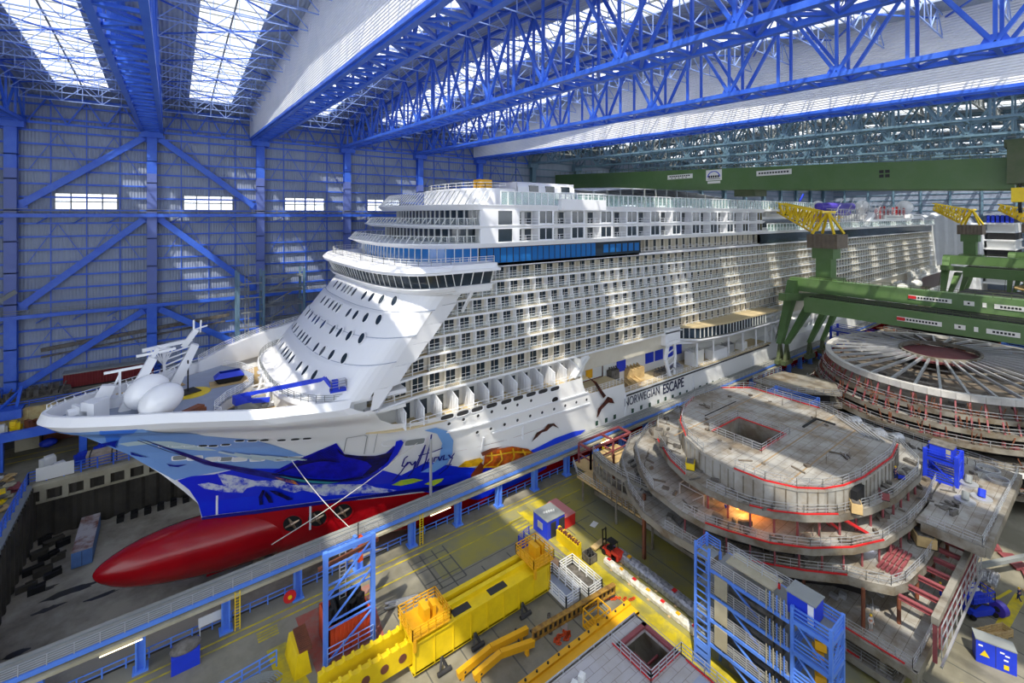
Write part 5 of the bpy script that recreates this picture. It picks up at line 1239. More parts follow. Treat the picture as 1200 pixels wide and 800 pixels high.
# ---------------- tarpaulin volume and far ship section ----------------
t = thing('wrapped_volume', 'huge white tarpaulin wrapped volume beyond the cruise ship stern', 'tarpaulin', (405, 70, 0))
s = MB(); rows = []
R.seed(4)
ny = 24
for j in range(ny+1):
    y = 56+34*j/ny; top = 50.5 - 7*((j/ny-.55)**2)*4 + 1.2*math.sin(j*1.7)
    w_ = .12*math.sin(j*2.1)
    rows.append([(394+w_+R.random()*.25, y, z) for z in (0, 10, 20, 30, 38)] + [(394.5+w_, y, top-1.5), (396, y, top), (410, y, top+1), (420, y, top-2), (420, y, 0)])
s.grid(rows); s.add([r for r in rows[0]], [tuple(range(10))]); s.add([r for r in rows[-1]], [tuple(range(10))[::-1]])
s.build('wrapping', M['tarp'], t)
t = thing('ship_section', 'white ship section with open decks standing right of the tarpaulin volume', 'ship section', (420, 50, 0))
for k in range(8):
    z = 8+k*5.2; x0 = 402+k*1.0 if k < 7 else 405
    s = MB(); s.box(x0, 440, 41+k*.3, 56, z, z+1.0); s.build('deck', M['white'], t)
    s = MB(); s.box(x0+3, 438, 43, 55, z+1, z+5.2); s.build('cabin_block', M['dark'] if k % 2 else M['offwhite'], t)
s = MB()
for k in range(6): s.box(404.5, 405.5, 43+k*2, 44.4+k*2, 45.5, 50)
s.build('block_window', M['royal'], t)
s = MB(); s.box(405, 440, 42, 56, 50, 51); s.build('roof', M['white'], t)
# ---------------- grey steel ship block (tiers of curved decks) ----------------
T0 = [(58.8,31),(59.2,27.3),(60.8,24.2),(63.2,22.2),(66,21),(70,20.2),(79,19.6),(84,20.2),(86.5,25.7),(89.2,32),(89.2,43.7),(84.6,47.1),(76.2,47.7),(70.4,46),(65.5,43.4),(61.8,40),(59.6,36)]
def offs(poly, d, cx=75, cy=33.5):
    out = []; n = len(poly)
    for i in range(n):
        a = Vector(poly[i-1]); b = Vector(poly[i]); c = Vector(poly[(i+1) % n])
        t = ((b-a).normalized()+(c-b).normalized()).normalized(); nn = Vector((-t.y, t.x)); 
        if nn.dot(b-Vector((cx, cy))) < 0: nn = -nn
        out.append(tuple(b+nn*d))
    return out
T1 = [(56.4,33.5),(56.6,31),(57.2,28.2),(58.4,26),(60.8,23.4),(64.1,21.0),(69,19.2),(74.1,18.1),(82.8,17.6),(86.4,18.2),(91.8,21.8),(92,47),(80,51),(68.3,49.7),(62.5,45.6),(58.6,40.5),(57,37)]
T2 = [(53.5,35),(53.7,32),(54.6,29.5),(56.6,25.4),(59.5,22.2),(63.6,19.4),(68,17.6),(74,16.7),(80.7,16.4),(90,17),(95,24),(95,50),(78,53),(68.4,52.2),(62,49.6),(57.4,45),(54.6,40.6)]
T3 = [(52.3,37),(52.6,32),(53.8,29.5),(55.7,27.2),(59.2,22.8),(62.4,19.6),(63.2,18.0),(64.6,16),(66.8,15.2),(72.2,14.7),(86,14.5),(96,15),(97,52),(80,56),(68,55.5),(60.7,51.5),(55.5,45.5),(53,41)]
T4 = [(60.2,57.2),(60.2,13),(103,12.2),(103,57.2)]
blk = thing('ship_block', 'large grey steel ship block of five stacked curved decks standing on the yard floor', 'ship block', (75, 33, 0))
hx0, hx1, hy0, hy1 = 66.4, 74.4, 31.2, 38.4      # deck opening in the top tier
def plate(poly, z, th, name, m, lip=.5, lipm=None):
    s = MB(); s.prism(poly, z-th, z); o = s.build(name, m, blk)
    s = MB(); s.wallstrip(offs(poly, .02), z-lip-th, z+.05, True); s.wallstrip(offs(poly, .1), z-lip-th, z+.05, True); s.wallstrip(offs(poly, .0), z-lip-th, z-.2, True); s.build('deck_edge', lipm or M['steelv'], o); return o
# top deck with the rectangular opening: bands around it
s = MB(); n = len(T0); hole_ = [(hx0, hy0), (hx1, hy0), (hx1, hy1), (hx0, hy1)]
import bmesh
bm_ = bmesh.new(); ov = [bm_.verts.new((x, y, 17.0)) for x, y in T0]; hv = [bm_.verts.new((x, y, 17.0)) for x, y in hole_]
es = [bm_.edges.new((ov[i], ov[(i+1) % n])) for i in range(n)] + [bm_.edges.new((hv[i], hv[(i+1) % 4])) for i in range(4)]
bmesh.ops.triangle_fill(bm_, use_beauty=True, use_dissolve=False, edges=es)
me = bpy.data.meshes.new('top_deck'); bm_.to_mesh(me); bm_.free(); me.materials.append(M['steel'])
o = bpy.data.objects.new('top_deck', me); C.objects.link(o); o.parent = blk; o.matrix_parent_inverse = parent_inv(blk); td = o
s = MB(); s.wallstrip(hole_, 14.2, 17.0, True); s.build('opening_wall', M['steelv'], td)
s = MB(); s.box(hx0+.3, hx1-.3, hy0+.3, hy1-.3, 14.3, 14.4); s.build('inner_floor', M['steel'], td)
s = MB()
for k in range(7): s.box(68.2+k*.8, 68.75+k*.8, 32.2, 33.4+.2*(k % 3), 14.41, 14.46)
s.box(72.6, 73.6, 31.9, 33.2, 14.4, 16); s.build('cable_openings', M['rust'], td)
s = MB(); s.wallstrip(T0, 14.2, 17.0, True); s.wallstrip(offs(T0, .12), 16.7, 17.02, True); s.build('house_wall', mat('primed_side_plates', (166, 164, 158), .6, var=.6, rgb2=(130, 116, 94), scale=.3, kind='corr', pitch=1.2, bump=.35), blk)
def wallribs(poly, z0, z1, d):
    s = MB()
    for x, y in resample(poly + [poly[0]], d): s.box(x-.06, x+.06, y-.06, y+.06, z0, z1)
    return s
wallribs(offs(T0, .05), 14.2, 17.0, 1.2).build('wall_stiffener', M['steelv'], blk)
s = MB(); s.box(66.5, 69, 19.9, 20.6, 14.4, 16.6); s.build('door_opening', M['black'], blk)
plate(T1, 14.2, .25, 'second_deck', M['steel'], .55); plate(T2, 11.4, .25, 'third_deck', M['steel'], .45); plate(T3, 8.6, .25, 'fourth_deck', M['steel'], .65)
MB().prism(T4, 3.6, 4.0).build('lower_deck', M['steel'], blk)
MB().prism([(60.4,57),(60.4,14.5),(103,13),(103,57)], .9, 1.3).build('bottom_deck', M['steel'], blk)
s = MB(); s.box(60.2, 103, 12.9, 13.3, 3.0, 4.05); s.box(60.0, 60.4, 13, 57.2, 3.2, 4.05); s.box(60.3, 60.5, 14.5, 57, .6, 1.35); s.build('deck_beam', M['steelv'], blk)
MB().prism([(76, 10.4), (101.5, 10), (103, 24), (103, 50), (95.5, 50), (95.5, 24), (90.5, 16.6), (76, 16.6)], 11.1, 11.4).build('side_platform', M['steel'], blk)
s = MB(); s.box(76, 101.5, 9.9, 10.4, 10.3, 11.5); s.box(75.7, 76.1, 10.3, 16, 10.3, 11.4); s.build('platform_edge', M['steelv'], blk)
# core walls below each tier; near-black colour paints in the shade of the gaps
s = MB(); s.wallstrip(offs(T1, -4.2), 11.4, 14, True); s.wallstrip(offs(T2, -2.8), 8.6, 11.2, True); s.wallstrip(offs(T3, -4.5), 4, 8.4, True); s.build('inner_bulkhead', mat('painted_shade_bulkhead', (44, 41, 40), .9), blk)
# pillars
def pillars(poly, z0, z1, d, m, nm='pillar', w_=.14, lim=100):
    k = 0
    for x, y in resample(poly, d):
        if k < lim: q = MB(); q.tube((x, y, z0), (x, y, z1), w_, n=8); q.build(nm, m, blk)
        k += 1
pillars(offs(T1, -.5)[:10], 11.4, 14, 2.6, M['redlead']); pillars(offs(T2, -.5)[:10], 8.6, 11.2, 2.6, M['redlead'], w_=.12)
pillars([(62, 54), (62, 16), (84, 15)], 4, 8.4, 6, M['rust'], w_=.2)
s = MB()
for y in (16, 24, 32, 40, 48, 55): s.box(61, 61.6, y-.3, y+.3, 0, .95); s.box(61, 61.6, y-.25, y+.25, 1.3, 3.4)
s.box(62.9, 63.6, 13.3, 14, 0, 3.5); s.box(82, 83, 13.5, 14.5, 0, 3.5); s.build('support_stool', M['steelv'], blk)
# handrails with red toe strips
def rl(poly, z, h=1.1, a=0, b=None, name='guard_rail', m=None):
    s = MB(); s.rail([(x, y, z) for x, y in poly[a:b]], h, 1.4, 3, .055); return s.build(name, m or M['alu'], blk)
rl(offs(T0, -.3), 17.0); rl([(hx0-.3, hy0-.3), (hx1+.3, hy0-.3), (hx1+.3, hy1+.3), (hx0-.3, hy1+.3), (hx0-.3, hy0-.3)], 17.0)
rl(offs(T1, -.25), 14.2); rl(offs(T2, -.25), 11.4); rl(offs(T3, -.25), 8.6); rl([(60.5, 57), (60.5, 13.4), (62.8, 13.3), (80, 13.3)], 4.0); rl([(60.7, 57), (60.7, 15), (70, 14.6)], 1.3); rl([(76.2, 15.5), (76.2, 10.6), (101.3, 10.3), (102.8, 24), (102.8, 48)], 11.4)
def redstrip(pts, z, nm='red_toe_strip'):
    s = MB(); s.path([(x, y, z) for x, y in pts], .14, .16); s.build(nm, M['redp'], blk)
redstrip(offs(T0, -.1)[:8], 17.08); redstrip(offs(T0, -.1)[9:12], 17.08); redstrip([(hx0, hy0), (hx1, hy0), (hx1, hy1), (hx0, hy1)], 17.08); redstrip(offs(T0, -.1)[12:16], 17.08)
redstrip(offs(T1, -.12)[14:17], 14.28); redstrip(offs(T1, -.12)[2:6], 14.28); redstrip(offs(T2, -.12)[1:7], 11.48); redstrip(offs(T3, -.12)[3:6], 8.68); redstrip([(60.4, 30), (60.4, 14)], 4.08); redstrip([(60.6, 54), (60.6, 40)], 4.08); redstrip([(60.8, 24), (60.8, 18)], 1.4)
# brown seams across the top deck
s = MB()
for x in (63, 66, 71, 77.5, 82, 86): s.box(x-.07, x+.07, 23, 45 if x > 65 else 40, 17.0, 17.012) if x in (77.5, 82) else s.box(x-.06, x+.06, 39, 44, 17.0, 17.012)
for y in (25.5, 29.5, 41): s.box(60.5, 88, y-.09, y+.09, 17.0, 17.014)
s.build('weld_seam', mat('weld_rust', (150, 126, 92), .8), td)
s = MB(); s.path([(70.5, 42, 17.05), (80.4, 42, 17.05)], .1); s.box(79, 84, 30.5, 30.8, 17, 17.2); s.box(83.8, 84.1, 28, 31, 17, 17.2); s.build('cable', M['black'], td)
s = MB()
for k in range(5): s.beam((83-.0*k, 21.5+k*.6, 17.2), (87.4, 25.5+k*.9, 17.3), .16)
s.build('pipe_bundle', M['alu'], td)
# stairs between tiers, red stringers
for (p, q) in (((68, 19.6, 11.4), (64, 21.6, 14.2)), ((66, 22, 11.4), (63.2, 24, 14.2))):
    s = MB(); p = Vector(p); q = Vector(q)
    for d in (-.4, .4): s.beam(p+Vector((0, d, 0)), q+Vector((0, d, 0)), .16, .3)
    o = s.build('stairway', M['redp'], blk); s = MB()
    for j in range(10): c = p.lerp(q, (j+.5)/10); s.box(c.x-.15, c.x+.15, c.y-.4, c.y+.4, c.z-.02, c.z+.02)
    s.build('treads', M['steelv'], o)
# outrigger frame: red struts to a long beam
s = MB(); s.box(63, 84, 11.9, 12.5, 8.0, 8.7); s.build('edge_beam', M['steelv'], blk)
for k in range(8):
    s = MB(); x = 64.2+k*2.6; s.box(x-.22, x+.22, 12.2, 15.4, 8.35, 8.45); s.box(x-.04, x+.04, 12.2, 15.4, 8.0, 8.4); s.box(x-.22, x+.22, 12.2, 15.4, 7.98, 8.04); s.build('strut', M['redlead'], blk)
for k in range(9):
    s = MB(); s.box(63.1+k*2.4, 63.35+k*2.4, 12.05, 12.4, 4, 8.1); s.build('frame_post', M['redlead'], blk)
s = MB(); s.rail([(63.1, 11.7, 4.6), (83.5, 11.7, 4.6)], 3.4, 2.4, 3, .09); s.box(63, 84, 11.6, 11.8, 3.9, 4.1); s.build('outer_scaffold', M['alu'], blk)
# left brown open frame beside the walkway
fr = thing('scaffold_deck', 'low open deck of brown steel frames left of the ship block by the walkway', 'scaffold', (60, 56, 0))
s = MB(); s.prism([(57.5, 58.5), (57.5, 40), (60.1, 40), (60.1, 58.5)], 3.8, 4.05); s.box(60, 72, 57.3, 62, 3.8, 4.05); s.build('platform', M['wood'], fr)
s = MB(); s.rail([(60, 62, 4), (57.6, 58.4, 4), (57.6, 40.2, 4)], 1.1, 1.5, 3, .07); s.build('guard_rail', M['alu'], fr)
s = MB()
for x, y in ((58, 57.5), (58, 50), (58, 43), (71, 61.5), (65, 61.5)): s.tube((x, y, 0), (x, y, 3.8), .2)
s.build_each('support_post', M['steelv'], fr)
s = MB()
for (a, b) in (((61, 61.5), (72, 61.5)), ((61, 58.5), (72, 58.5)), ((61, 58.5), (61, 61.5)), ((67, 58.5), (67, 61.5)), ((72, 58.5), (72, 61.5))):
    s.beam((a[0], a[1], 7.6), (b[0], b[1], 7.6), .35); s.beam((a[0], a[1], 4), (a[0], a[1], 7.6), .3)
    s.beam((a[0], a[1], 5.6), (b[0], b[1], 5.6), .2)
s.build('portal_frame', M['redlead'], fr)
# curved wing plates on the left side of the block
s = MB(); arc = [(56.5+3.5*math.cos(t)*-1+4, 48+9*math.sin(t)) for t in [i*.13 for i in range(-4, 9)]]

for z in (5.6, 8.2):
    s = MB(); s.wallstrip(arc, z, z+.8); s.wallstrip([(x+.2, y) for x, y in arc], z, z+.8); s.prism(arc + [(x+1.6, y) for x, y in arc[::-1]], z+.5, z+.62); s.build('curved_plate', M['steelv'], blk)
s = MB(); s.rail([(x, y, 9.0) for x, y in arc[::2]], 1.1, 1.4, 3, .06); s.build('guard_rail', M['alu'], blk)
s = MB()
s = MB()
for x, y in arc: s.tube((x+.1, y, 4), (x+.1, y, 9.4), .1)
s.build('plate_stiffener', M['steelv'], blk)
# white scaffolding tower inside the cut-out
s = MB()
for x, y in ((56.8, 37.6), (59.2, 37.6), (56.8, 34), (59.2, 34)): s.beam((x, y, 8.6), (x, y, 12.9), .14)
for z in (9.6, 11.2, 12.8): s.path([(56.8, 37.6, z), (59.2, 37.6, z), (59.2, 34, z), (56.8, 34, z), (56.8, 37.6, z)], .1)
s.beam((56.8, 37.6, 9.6), (56.8, 34, 12.8), .1); s.box(56.8, 59.2, 34, 37.6, 11.2, 11.26)
tag(s.build('scaffold_tower', M['alu']), 'small white tubular scaffold tower under the curved deck of the ship block', 'scaffold')
# ---------------- round ring structure behind ----------------
ring = thing('ring_section', 'huge round steel section with radial beams lying behind the grey ship block', 'ship block', (142, 25, 0))
cx, cy = 143, 25.5; icx, icy = 149, 28
def ell(c, rx, ry, n=72): return [(c[0]+rx*math.cos(2*math.pi*i/n), c[1]+ry*math.sin(2*math.pi*i/n)) for i in range(n)]
o1 = ell((cx, cy), 27, 22); o0 = ell((icx, icy), 9.3, 7.2)
s = MB()
for i in range(72):
    a, b = o1[i], o1[(i+1) % 72]; s.beam((a[0], a[1], 16.6), (b[0], b[1], 16.6), 1.1, 1.2)
s.build('outer_rim', mat('rim_light_grey', (196, 194, 190), .5, var=.3), ring)
s = MB()
for i in range(72):
    a, b = o0[i], o0[(i+1) % 72]; s.beam((a[0], a[1], 17.2), (b[0], b[1], 17.2), .5, .8)
s.build('inner_rim', M['steelv'], ring)
MB().prism(o0, 16.2, 16.4).build('centre_plate', M['redlead'], ring)
for k in range(36):
    s = MB(); a = o0[k*2]; b = o1[k*2]; s.beam((a[0], a[1], 17.1), (b[0], b[1], 16.9), .42, .5); s.build('radial_beam', M['alu'], ring)
for f in (.3, .55, .8):
    s = MB()
    for i in range(72):
        p = [(o0[j % 72][0]+(o1[j % 72][0]-o0[j % 72][0])*f, o0[j % 72][1]+(o1[j % 72][1]-o0[j % 72][1])*f) for j in (i, i+1)]; s.beam((*p[0], 16.6), (*p[1], 16.6), .28, .3)
    s.build('ring_stringer', M['steelv'], ring)
MB().prism(ell((cx, cy), 26.5, 21.5), 13.2, 13.5).build('tank_floor', M['wdeck'], ring)
for k, (z, r, m) in enumerate(((13.6, 28.2, 'wdeck'), (11.4, 29.2, 'steel'), (9.2, 30.2, 'wdeck'), (6.6, 33, 'steelv'), (3.4, 34.5, 'wdeck'))):
    e = ell((cx, cy), r, r*.82); s = MB(); s.prism(e, z-.25, z); s.build('ring_deck', M[m], ring)
    s = MB(); s.wallstrip(e, z-.8, z+.1, True); s.wallstrip(offs(e, .2, cx, cy), z-.8, z+.1, True); s.build('deck_edge', M['steelv'] if k != 3 else M['offwhite'], ring)
    s = MB(); s.rail([(x, y, z) for x, y in e[20:58:2]], 1.1, 2.2, 2, .09); s.build('guard_rail', M['alu'], ring)
    if k < 4:
        s = MB(); s.wallstrip(ell((cx, cy), r-3, (r-3)*.82), z-2.3, z-.2, True); s.build('inner_bulkhead', MATS['painted_shade_bulkhead'], ring)
for k in range(22, 56):
    s = MB(); a = o1[k]; e = ell((cx, cy), 29.2, 29.2*.82)[k]; s.beam((a[0], a[1], 16.2), (e[0], e[1], 11.4), .25); s.build('raking_strut', M['redlead'], ring)
MB().prism(ell((cx, cy), 28, 23), 0, 3).build('base_block', MATS['painted_shade_bulkhead'], ring)
s = MB(); R.seed(8)
for k in range(30):
    a = R.random()*6.28; q = R.random()*.6+.35; x = cx+24*q*math.cos(a); y = cy+19*q*math.sin(a); s.rbox(x, y, 13.5, 13.9+R.random()*.8, .5+R.random()*2, .4+R.random(), R.random()*3)
stuff(s.build('loose_material', M['junk'], ring))
# rectangular platform in front of the ring with scaffolds
pf = thing('ship_block', 'tall narrow scaffolded ship block between the grey block and the ring section', 'ship block', (112, 46, 0))
for k, z in enumerate((12.2, 9.6, 7.0, 4.4, 1.8)):
    s = MB(); s.prism([(107, 52), (106, 44), (113, 36.5), (122, 41), (119, 51)], z-.2, z); s.build('deck', M['steelv'], pf)
    s = MB(); s.rail([(119, 51, z), (107, 52, z), (106, 44, z), (113, 36.5, z)], 1.1, 1.8, 3, .08); s.build('guard_rail', M['alu'], pf)
s = MB(); s.wallstrip([(109, 51), (108.5, 45), (114, 39)], 0, 12); s.build('inner_bulkhead', MATS['painted_shade_bulkhead'], pf)
# ---------------- blue stair and scaffold towers ----------------
def tower(nm, lab, x0, x1, y0, y1, ztop_, dz_, m, top=True, w_=.28, z0=0, rails=3, cat='scaffold', braces=True, deckm='greybeam'):
    t = thing(nm, lab, cat, ((x0+x1)/2, (y0+y1)/2, z0))
    for x in (x0, x1):
        for y in (y0, y1):
            s = MB(); s.box(x-w_/2, x+w_/2, y-w_/2, y+w_/2, z0, ztop_+1.2); s.build('upright', m, t)
    z = ztop_; k = 0
    while z > z0+.5:
        s = MB(); s.box(x0, x1, y0, y1, z-.12, z); s.build('platform', M[deckm], t)
        s = MB(); s.path([(x0, y0, z-.15), (x1, y0, z-.15), (x1, y1, z-.15), (x0, y1, z-.15), (x0, y0, z-.15)], .3, .42)
        for j in range(rails):
            h = (j+1)*1.1/rails; s.path([(x0, y0, z+h), (x1, y0, z+h), (x1, y1, z+h), (x0, y1, z+h), (x0, y0, z+h)], .12, .14)
        if braces: s.beam((x0, y0, z-dz_), (x0, y1, z), .14); s.beam((x0, y0, z-dz_), (x1, y0, z), .14)
        s.build('frame', m, t); z -= dz_; k += 1
    return t
t = thing('stair_tower', 'tall light blue ladder-like tower at the left end of the storey scaffold', 'scaffold', (48.1, 28.5, 0))
for x, y in ((47.3, 29.3), (47.3, 27.7), (49.6, 29.3), (49.6, 27.7)): s = MB(); s.box(x-.12, x+.12, y-.12, y+.12, 0, 13.5 if y > 29 or x < 48 else 12.2); s.build('upright', M['sky'], t)
for k in range(17):
    z = .3+k*.8; s = MB(); s.beam((47.3, 29.3, z), (47.3, 27.7, z), .1, .14); s.build('rung', M['sky'], t)
s = MB(); s.box(47.25, 47.4, 27.7, 29.3, .1, 2.6); s.build('base_panel', M['sky'], t)
for z in (3.0, 6.0, 9.0, 12.0): s = MB(); s.path([(47.3, 29.3, z), (49.6, 29.3, z), (49.6, 27.7, z)], .12); s.box(47.4, 49.6, 27.8, 29.2, z-.08, z-.02); s.build('landing', M['greybeam'], t)
s = MB(); s.rail([(47.3, 29.3, 12.2), (49.6, 29.3, 12.2), (49.6, 27.7, 12.2)], 1.2, 1.2, 4, .08); s.build('top_rail', M['sky'], t)
sc = thing('storey_scaffold', 'light blue storey scaffold with grey railings in the foreground between the two towers', 'scaffold', (50, 24, 0))
for k, z in enumerate((11.4, 8.7, 6.0, 3.3)):
    s = MB(); s.box(47.5, 51.2, 19.6, 27.7, z-.12, z); s.build('platform', M['greybeam'], sc)
    s = MB(); s.box(47.3, 47.45, 19.6, 27.8, z-.34, z); s.box(51.2, 51.35, 19.6, 27.8, z-.34, z); s.beam((47.5, 25.4, z-.3), (48.0, 22.5, z-2.6), .18); s.build('girder', M['sky'], sc)
    s = MB(); s.rail([(47.4, 27.6, z), (47.4, 19.8, z)], 1.25, 1.3, 5, .07, .1)
    if k == 0: s.rail([(51.1, 27.6, z), (51.1, 19.8, z)], 1.25, 1.3, 5, .07, .1); s.rail([(49.3, 26, z+1.2), (49.3, 21.5, z+1.2)], 1.1, 1.3, 4, .06, .08)
    s.build('guard_rail', M['alu'], sc)
    if k: 
        for j in range(1): s = MB(); s.box(47.15, 47.25, 25.6, 27.0, z+.4, z+2.5); s.build('corrugated_shutter', M['conclt'], sc)
    for j in range(6): s = MB(); s.tube((47.25, 20.0+j*.33, z-.2), (47.25, 20.0+j*.33, z+1.7), .06, n=6); s.build('hanging_bar', M['sky'] if j % 2 == 0 else M['conclt'], sc)
    s = MB(); s.rbox(49.6, 23.5, z-2.4, z-1.3, 1.6, 5.5); s.tube((48.6, 24.6, z-1.9), (48.6, 21.5, z-1.7), .3); s.build('machinery', M['junk'], sc)
MB().box(48.2, 50.4, 21.4, 26.3, 12.5, 12.6).build('upper_step', M['conclt'], sc)
tower('lift_tower', 'light blue box tower with yellow hoist inside at the right end of the storey scaffold', 47.6, 50.4, 16.2, 19.4, 11.6, 2.9, M['sky'], rails=3, w_=.3)
s = MB()
for j, z in enumerate((9.8, 8.8, 6.6, 5.4, 3.2)): s.rbox(48.6, 17.4+.2*(j % 2), z, z+.8, 1.0, .9, .4)
s.beam((48.6, 17.4, 1), (48.6, 17.4, 10.5), .25); tag(s.build('hoist', M['ocher']), 'yellow hoist unit inside the light blue box tower', 'hoist')
t = thing('tool_cabin', 'royal blue cabin with grey roof on top of the light blue box tower', 'cabin', (48.7, 18.6, 11.7))
MB().box(47.9, 49.8, 17.6, 20.0, 11.75, 13.7).build('body', M['royal'], t); MB().box(47.8, 49.9, 17.5, 20.1, 13.7, 13.8).build('roof', M['greybeam'], t); MB().box(47.84, 47.9, 17.7, 18.2, 11.9, 13.6).build('door', M['white'], t)
q = thing('fire_extinguisher', 'small red extinguisher on the top storey of the light blue scaffold', 'extinguisher', (49, 21.3, 12.6))
s = MB(); s.tube((49, 21.2, 12.6), (49, 21.2, 13.1), .12); s.build('cylinder', M['redp'], q); MB().box(48.95, 49.05, 21.15, 21.25, 13.1, 13.2).build('valve', M['black'], q)
tower('stair_tower', 'royal blue scaffold tower between the ship block and the right platform', 89.5, 92.6, 15.0, 18.4, 14.5, 2.9, M['royal'], rails=3, w_=.45)
t = thing('tool_cabin', 'royal blue cabin with brown roof on top of the blue tower by the right platform', 'cabin', (91, 17, 14.6))
MB().box(89.9, 92.2, 15.5, 18.0, 14.6, 16.4).build('body', M['royal'], t); MB().box(89.8, 92.3, 15.4, 18.1, 16.4, 16.5).build('roof', M['junk'], t); MB().box(89.84, 89.9, 15.7, 16.2, 14.8, 16.2).build('door', M['conclt'], t)
tower('stair_tower', 'light blue scaffold tower before the ring section near the walkway side', 101.5, 105, 38.0, 46.0, 12.0, 2.9, M['sky'], rails=3, w_=.5)
tower('stair_tower', 'blue scaffold tower seen far right under the green portal crane', 171, 176, 14, 20, 20, 4, M['sky'], rails=2, w_=.7)
tower('stair_tower', 'blue scaffold frame lying behind the ring section below the green crane', 176, 182, 44, 60, 12, 4, M['royal'], rails=2, w_=.6)
# ship blocks far behind the ring
t = thing('ship_block', 'dark stack of ship decks behind the ring section under the green crane', 'ship block', (205, 20, 0))
for k in range(6):
    z = 2+k*3.2; s = MB(); s.box(186+k*2, 260, -20, 56-k*2, z-.5, z); s.build('deck', M['wdeck'] if k % 2 else M['steelv'], t)
    s = MB(); s.box(192+k*2, 256, -18, 50-k*2, z, z+2.7); s.build('inner_bulkhead', MATS['painted_shade_bulkhead'] if k == 0 else M['dark'], t)
    s = MB(); s.rail([(186+k*2, 56-k*2, z), (186+k*2, -20, z)], 1.2, 3, 2, .14); s.build('guard_rail', M['alu'], t)
t = thing('ship_block', 'pale stack of curved ship decks at the far right beyond the second portal crane', 'ship block', (300, 10, 0))
for k in range(6):
    z = 6+k*3.4; s = MB(); s.prism(ell((322, 10), 26-k*1.5, 30-k*2, 40), z-.6, z); s.build('deck', M['wood'] if k % 2 else M['steel'], t)
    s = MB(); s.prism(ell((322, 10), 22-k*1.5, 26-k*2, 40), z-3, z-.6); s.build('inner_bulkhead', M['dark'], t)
R.seed(21)
s = MB()
for k in range(70):
    x = R.uniform(186, 200); y = R.uniform(0, 56); z = R.choice((5.2, 8.4, 11.6, 14.8, 18)); s.rbox(x, y, z, z+R.random()*1.2, 1+R.random()*3, 1, R.random()*3)
stuff(s.build('loose_material', M['rust'], t), None)

# clutter on the block decks and round the ring: cable runs, short beams, small boxes
def clutter(poly, z, n, seed, par, m, inset=1.2, size=1.0):
    R.seed(seed); pts = resample(poly + [poly[0]], .8); s = MB(); cxm = sum(p[0] for p in poly)/len(poly); cym = sum(p[1] for p in poly)/len(poly)
    for k in range(n):
        x, y = R.choice(pts); d = Vector((cxm-x, cym-y)).normalized()*(inset+R.random()*1.8); x += d.x; y += d.y
        q = R.random()
        if q < .5: s.rbox(x, y, z, z+.1+R.random()*.5*size, .3+R.random()*1.2*size, .2+R.random()*.5, R.random()*3)
        elif q < .8: a = R.random()*3; s.beam((x, y, z+.1), (x+1.8*math.cos(a), y+1.8*math.sin(a), z+.12), .1+R.random()*.1)
        else: s.beam((x, y, z), (x, y, z+.9), .08); s.beam((x, y, z+.9), (x+.8, y+.3, z+.9), .06)
    stuff(s.build('loose_material', m, par))
clutter(offs(T1, -.2), 14.2, 60, 1, blk, M['junk'], .6); clutter(offs(T2, -.2), 11.4, 70, 2, blk, M['wdeck'], .6); clutter(offs(T3, -.2), 8.6, 70, 3, blk, M['junk'], .8)
clutter([(63, 55), (63, 16), (84, 15), (84, 30)], 4.0, 60, 4, blk, M['alu'], 1.5); clutter([(80, 13), (100, 12), (100, 30), (95, 40)], 11.4, 70, 5, blk, M['junk'], 1.0); clutter(offs(T0, -2), 17.02, 26, 6, blk, M['wdeck'], 1.0, .4)
for k, (z, r, m, sd) in enumerate(((13.6, 27.6, 'rust', 11), (11.4, 28.6, 'junk', 12), (9.2, 29.6, 'redlead', 13), (6.6, 32.3, 'junk', 14), (3.4, 34, 'rust', 15))):
    clutter(ell((cx, cy), r, r*.82), z, 170, sd, ring, M[m], .1, 1.6)
s = MB(); R.seed(19)
for k in range(150):
    a = math.pi*(.55+.85*R.random()); z = R.choice((3.4, 6.6, 9.2, 11.4, 13.6)); r = {3.4: 34, 6.6: 32.6, 9.2: 30, 11.4: 29, 13.6: 28}[z]-.4; x = cx+r*math.cos(a); y = cy+r*.82*math.sin(a); s.beam((x, y, z), (x+R.uniform(-.6, .6), y+R.uniform(-.8, .8), z+2.1), .1+.08*R.random())
stuff(s.build('scaffold_tubes', M['rust'], ring))
# ---------------- yard floor paint ----------------
ylw = mat('worn_floor_yellow', (196, 176, 24), .75, var=.9, rgb2=(140, 134, 70), scale=.45)
oliv = mat('olive_stained_concrete', (150, 142, 70), .8, var=.9, rgb2=(122, 122, 104), scale=.12)
grv = mat('floor_groove', (88, 88, 82), .9)
redf = mat('worn_floor_red', (158, 84, 70), .8, var=.7, rgb2=(128, 120, 108), scale=.5)
def flat(x0, x1, y0, y1, m, nm, z=.02):
    s = MB(); s.box(x0, x1, y0, y1, 0, z); return struct(s.build(nm, m))
fn = [7]
def trim(mb_, m): fn[0] += 1; return struct(mb_.build('trim_%d' % fn[0], m))
s = MB(); s.box(49.2, 64, -20, 63.5, 0, .012); s.box(30, 49.2, 56.5, 63.5, 0, .011); trim(s, oliv)
s = MB()
for y, x0, x1 in ((64.0, -20, 70), (62.9, -20, 66), (60.2, 18, 60)): s.box(x0, x1, y-.11, y+.11, 0, .03)
for x in (47, 49.1): s.box(x-.08, x+.08, 10, 62, 0, .035)
for a, b in (((75, 8.2), (73.3, 10)), ((83.6, 11.5), (90, 9.8)), ((68, 11), (60, 3))): s.beam((a[0], a[1], .03), (b[0], b[1], .03), .3, .03)
for k in range(4): s.box(9.2+k*.55, 9.5+k*.55, 60.6, 62.3, 0, .03) if False else s.box(8.2, 10.4, 60.9+k*.42, 61.12+k*.42, 0, .03)
for k in range(5): s.box(44.2, 46.8, 57.2+k*.75, 57.6+k*.75, 0, .03)
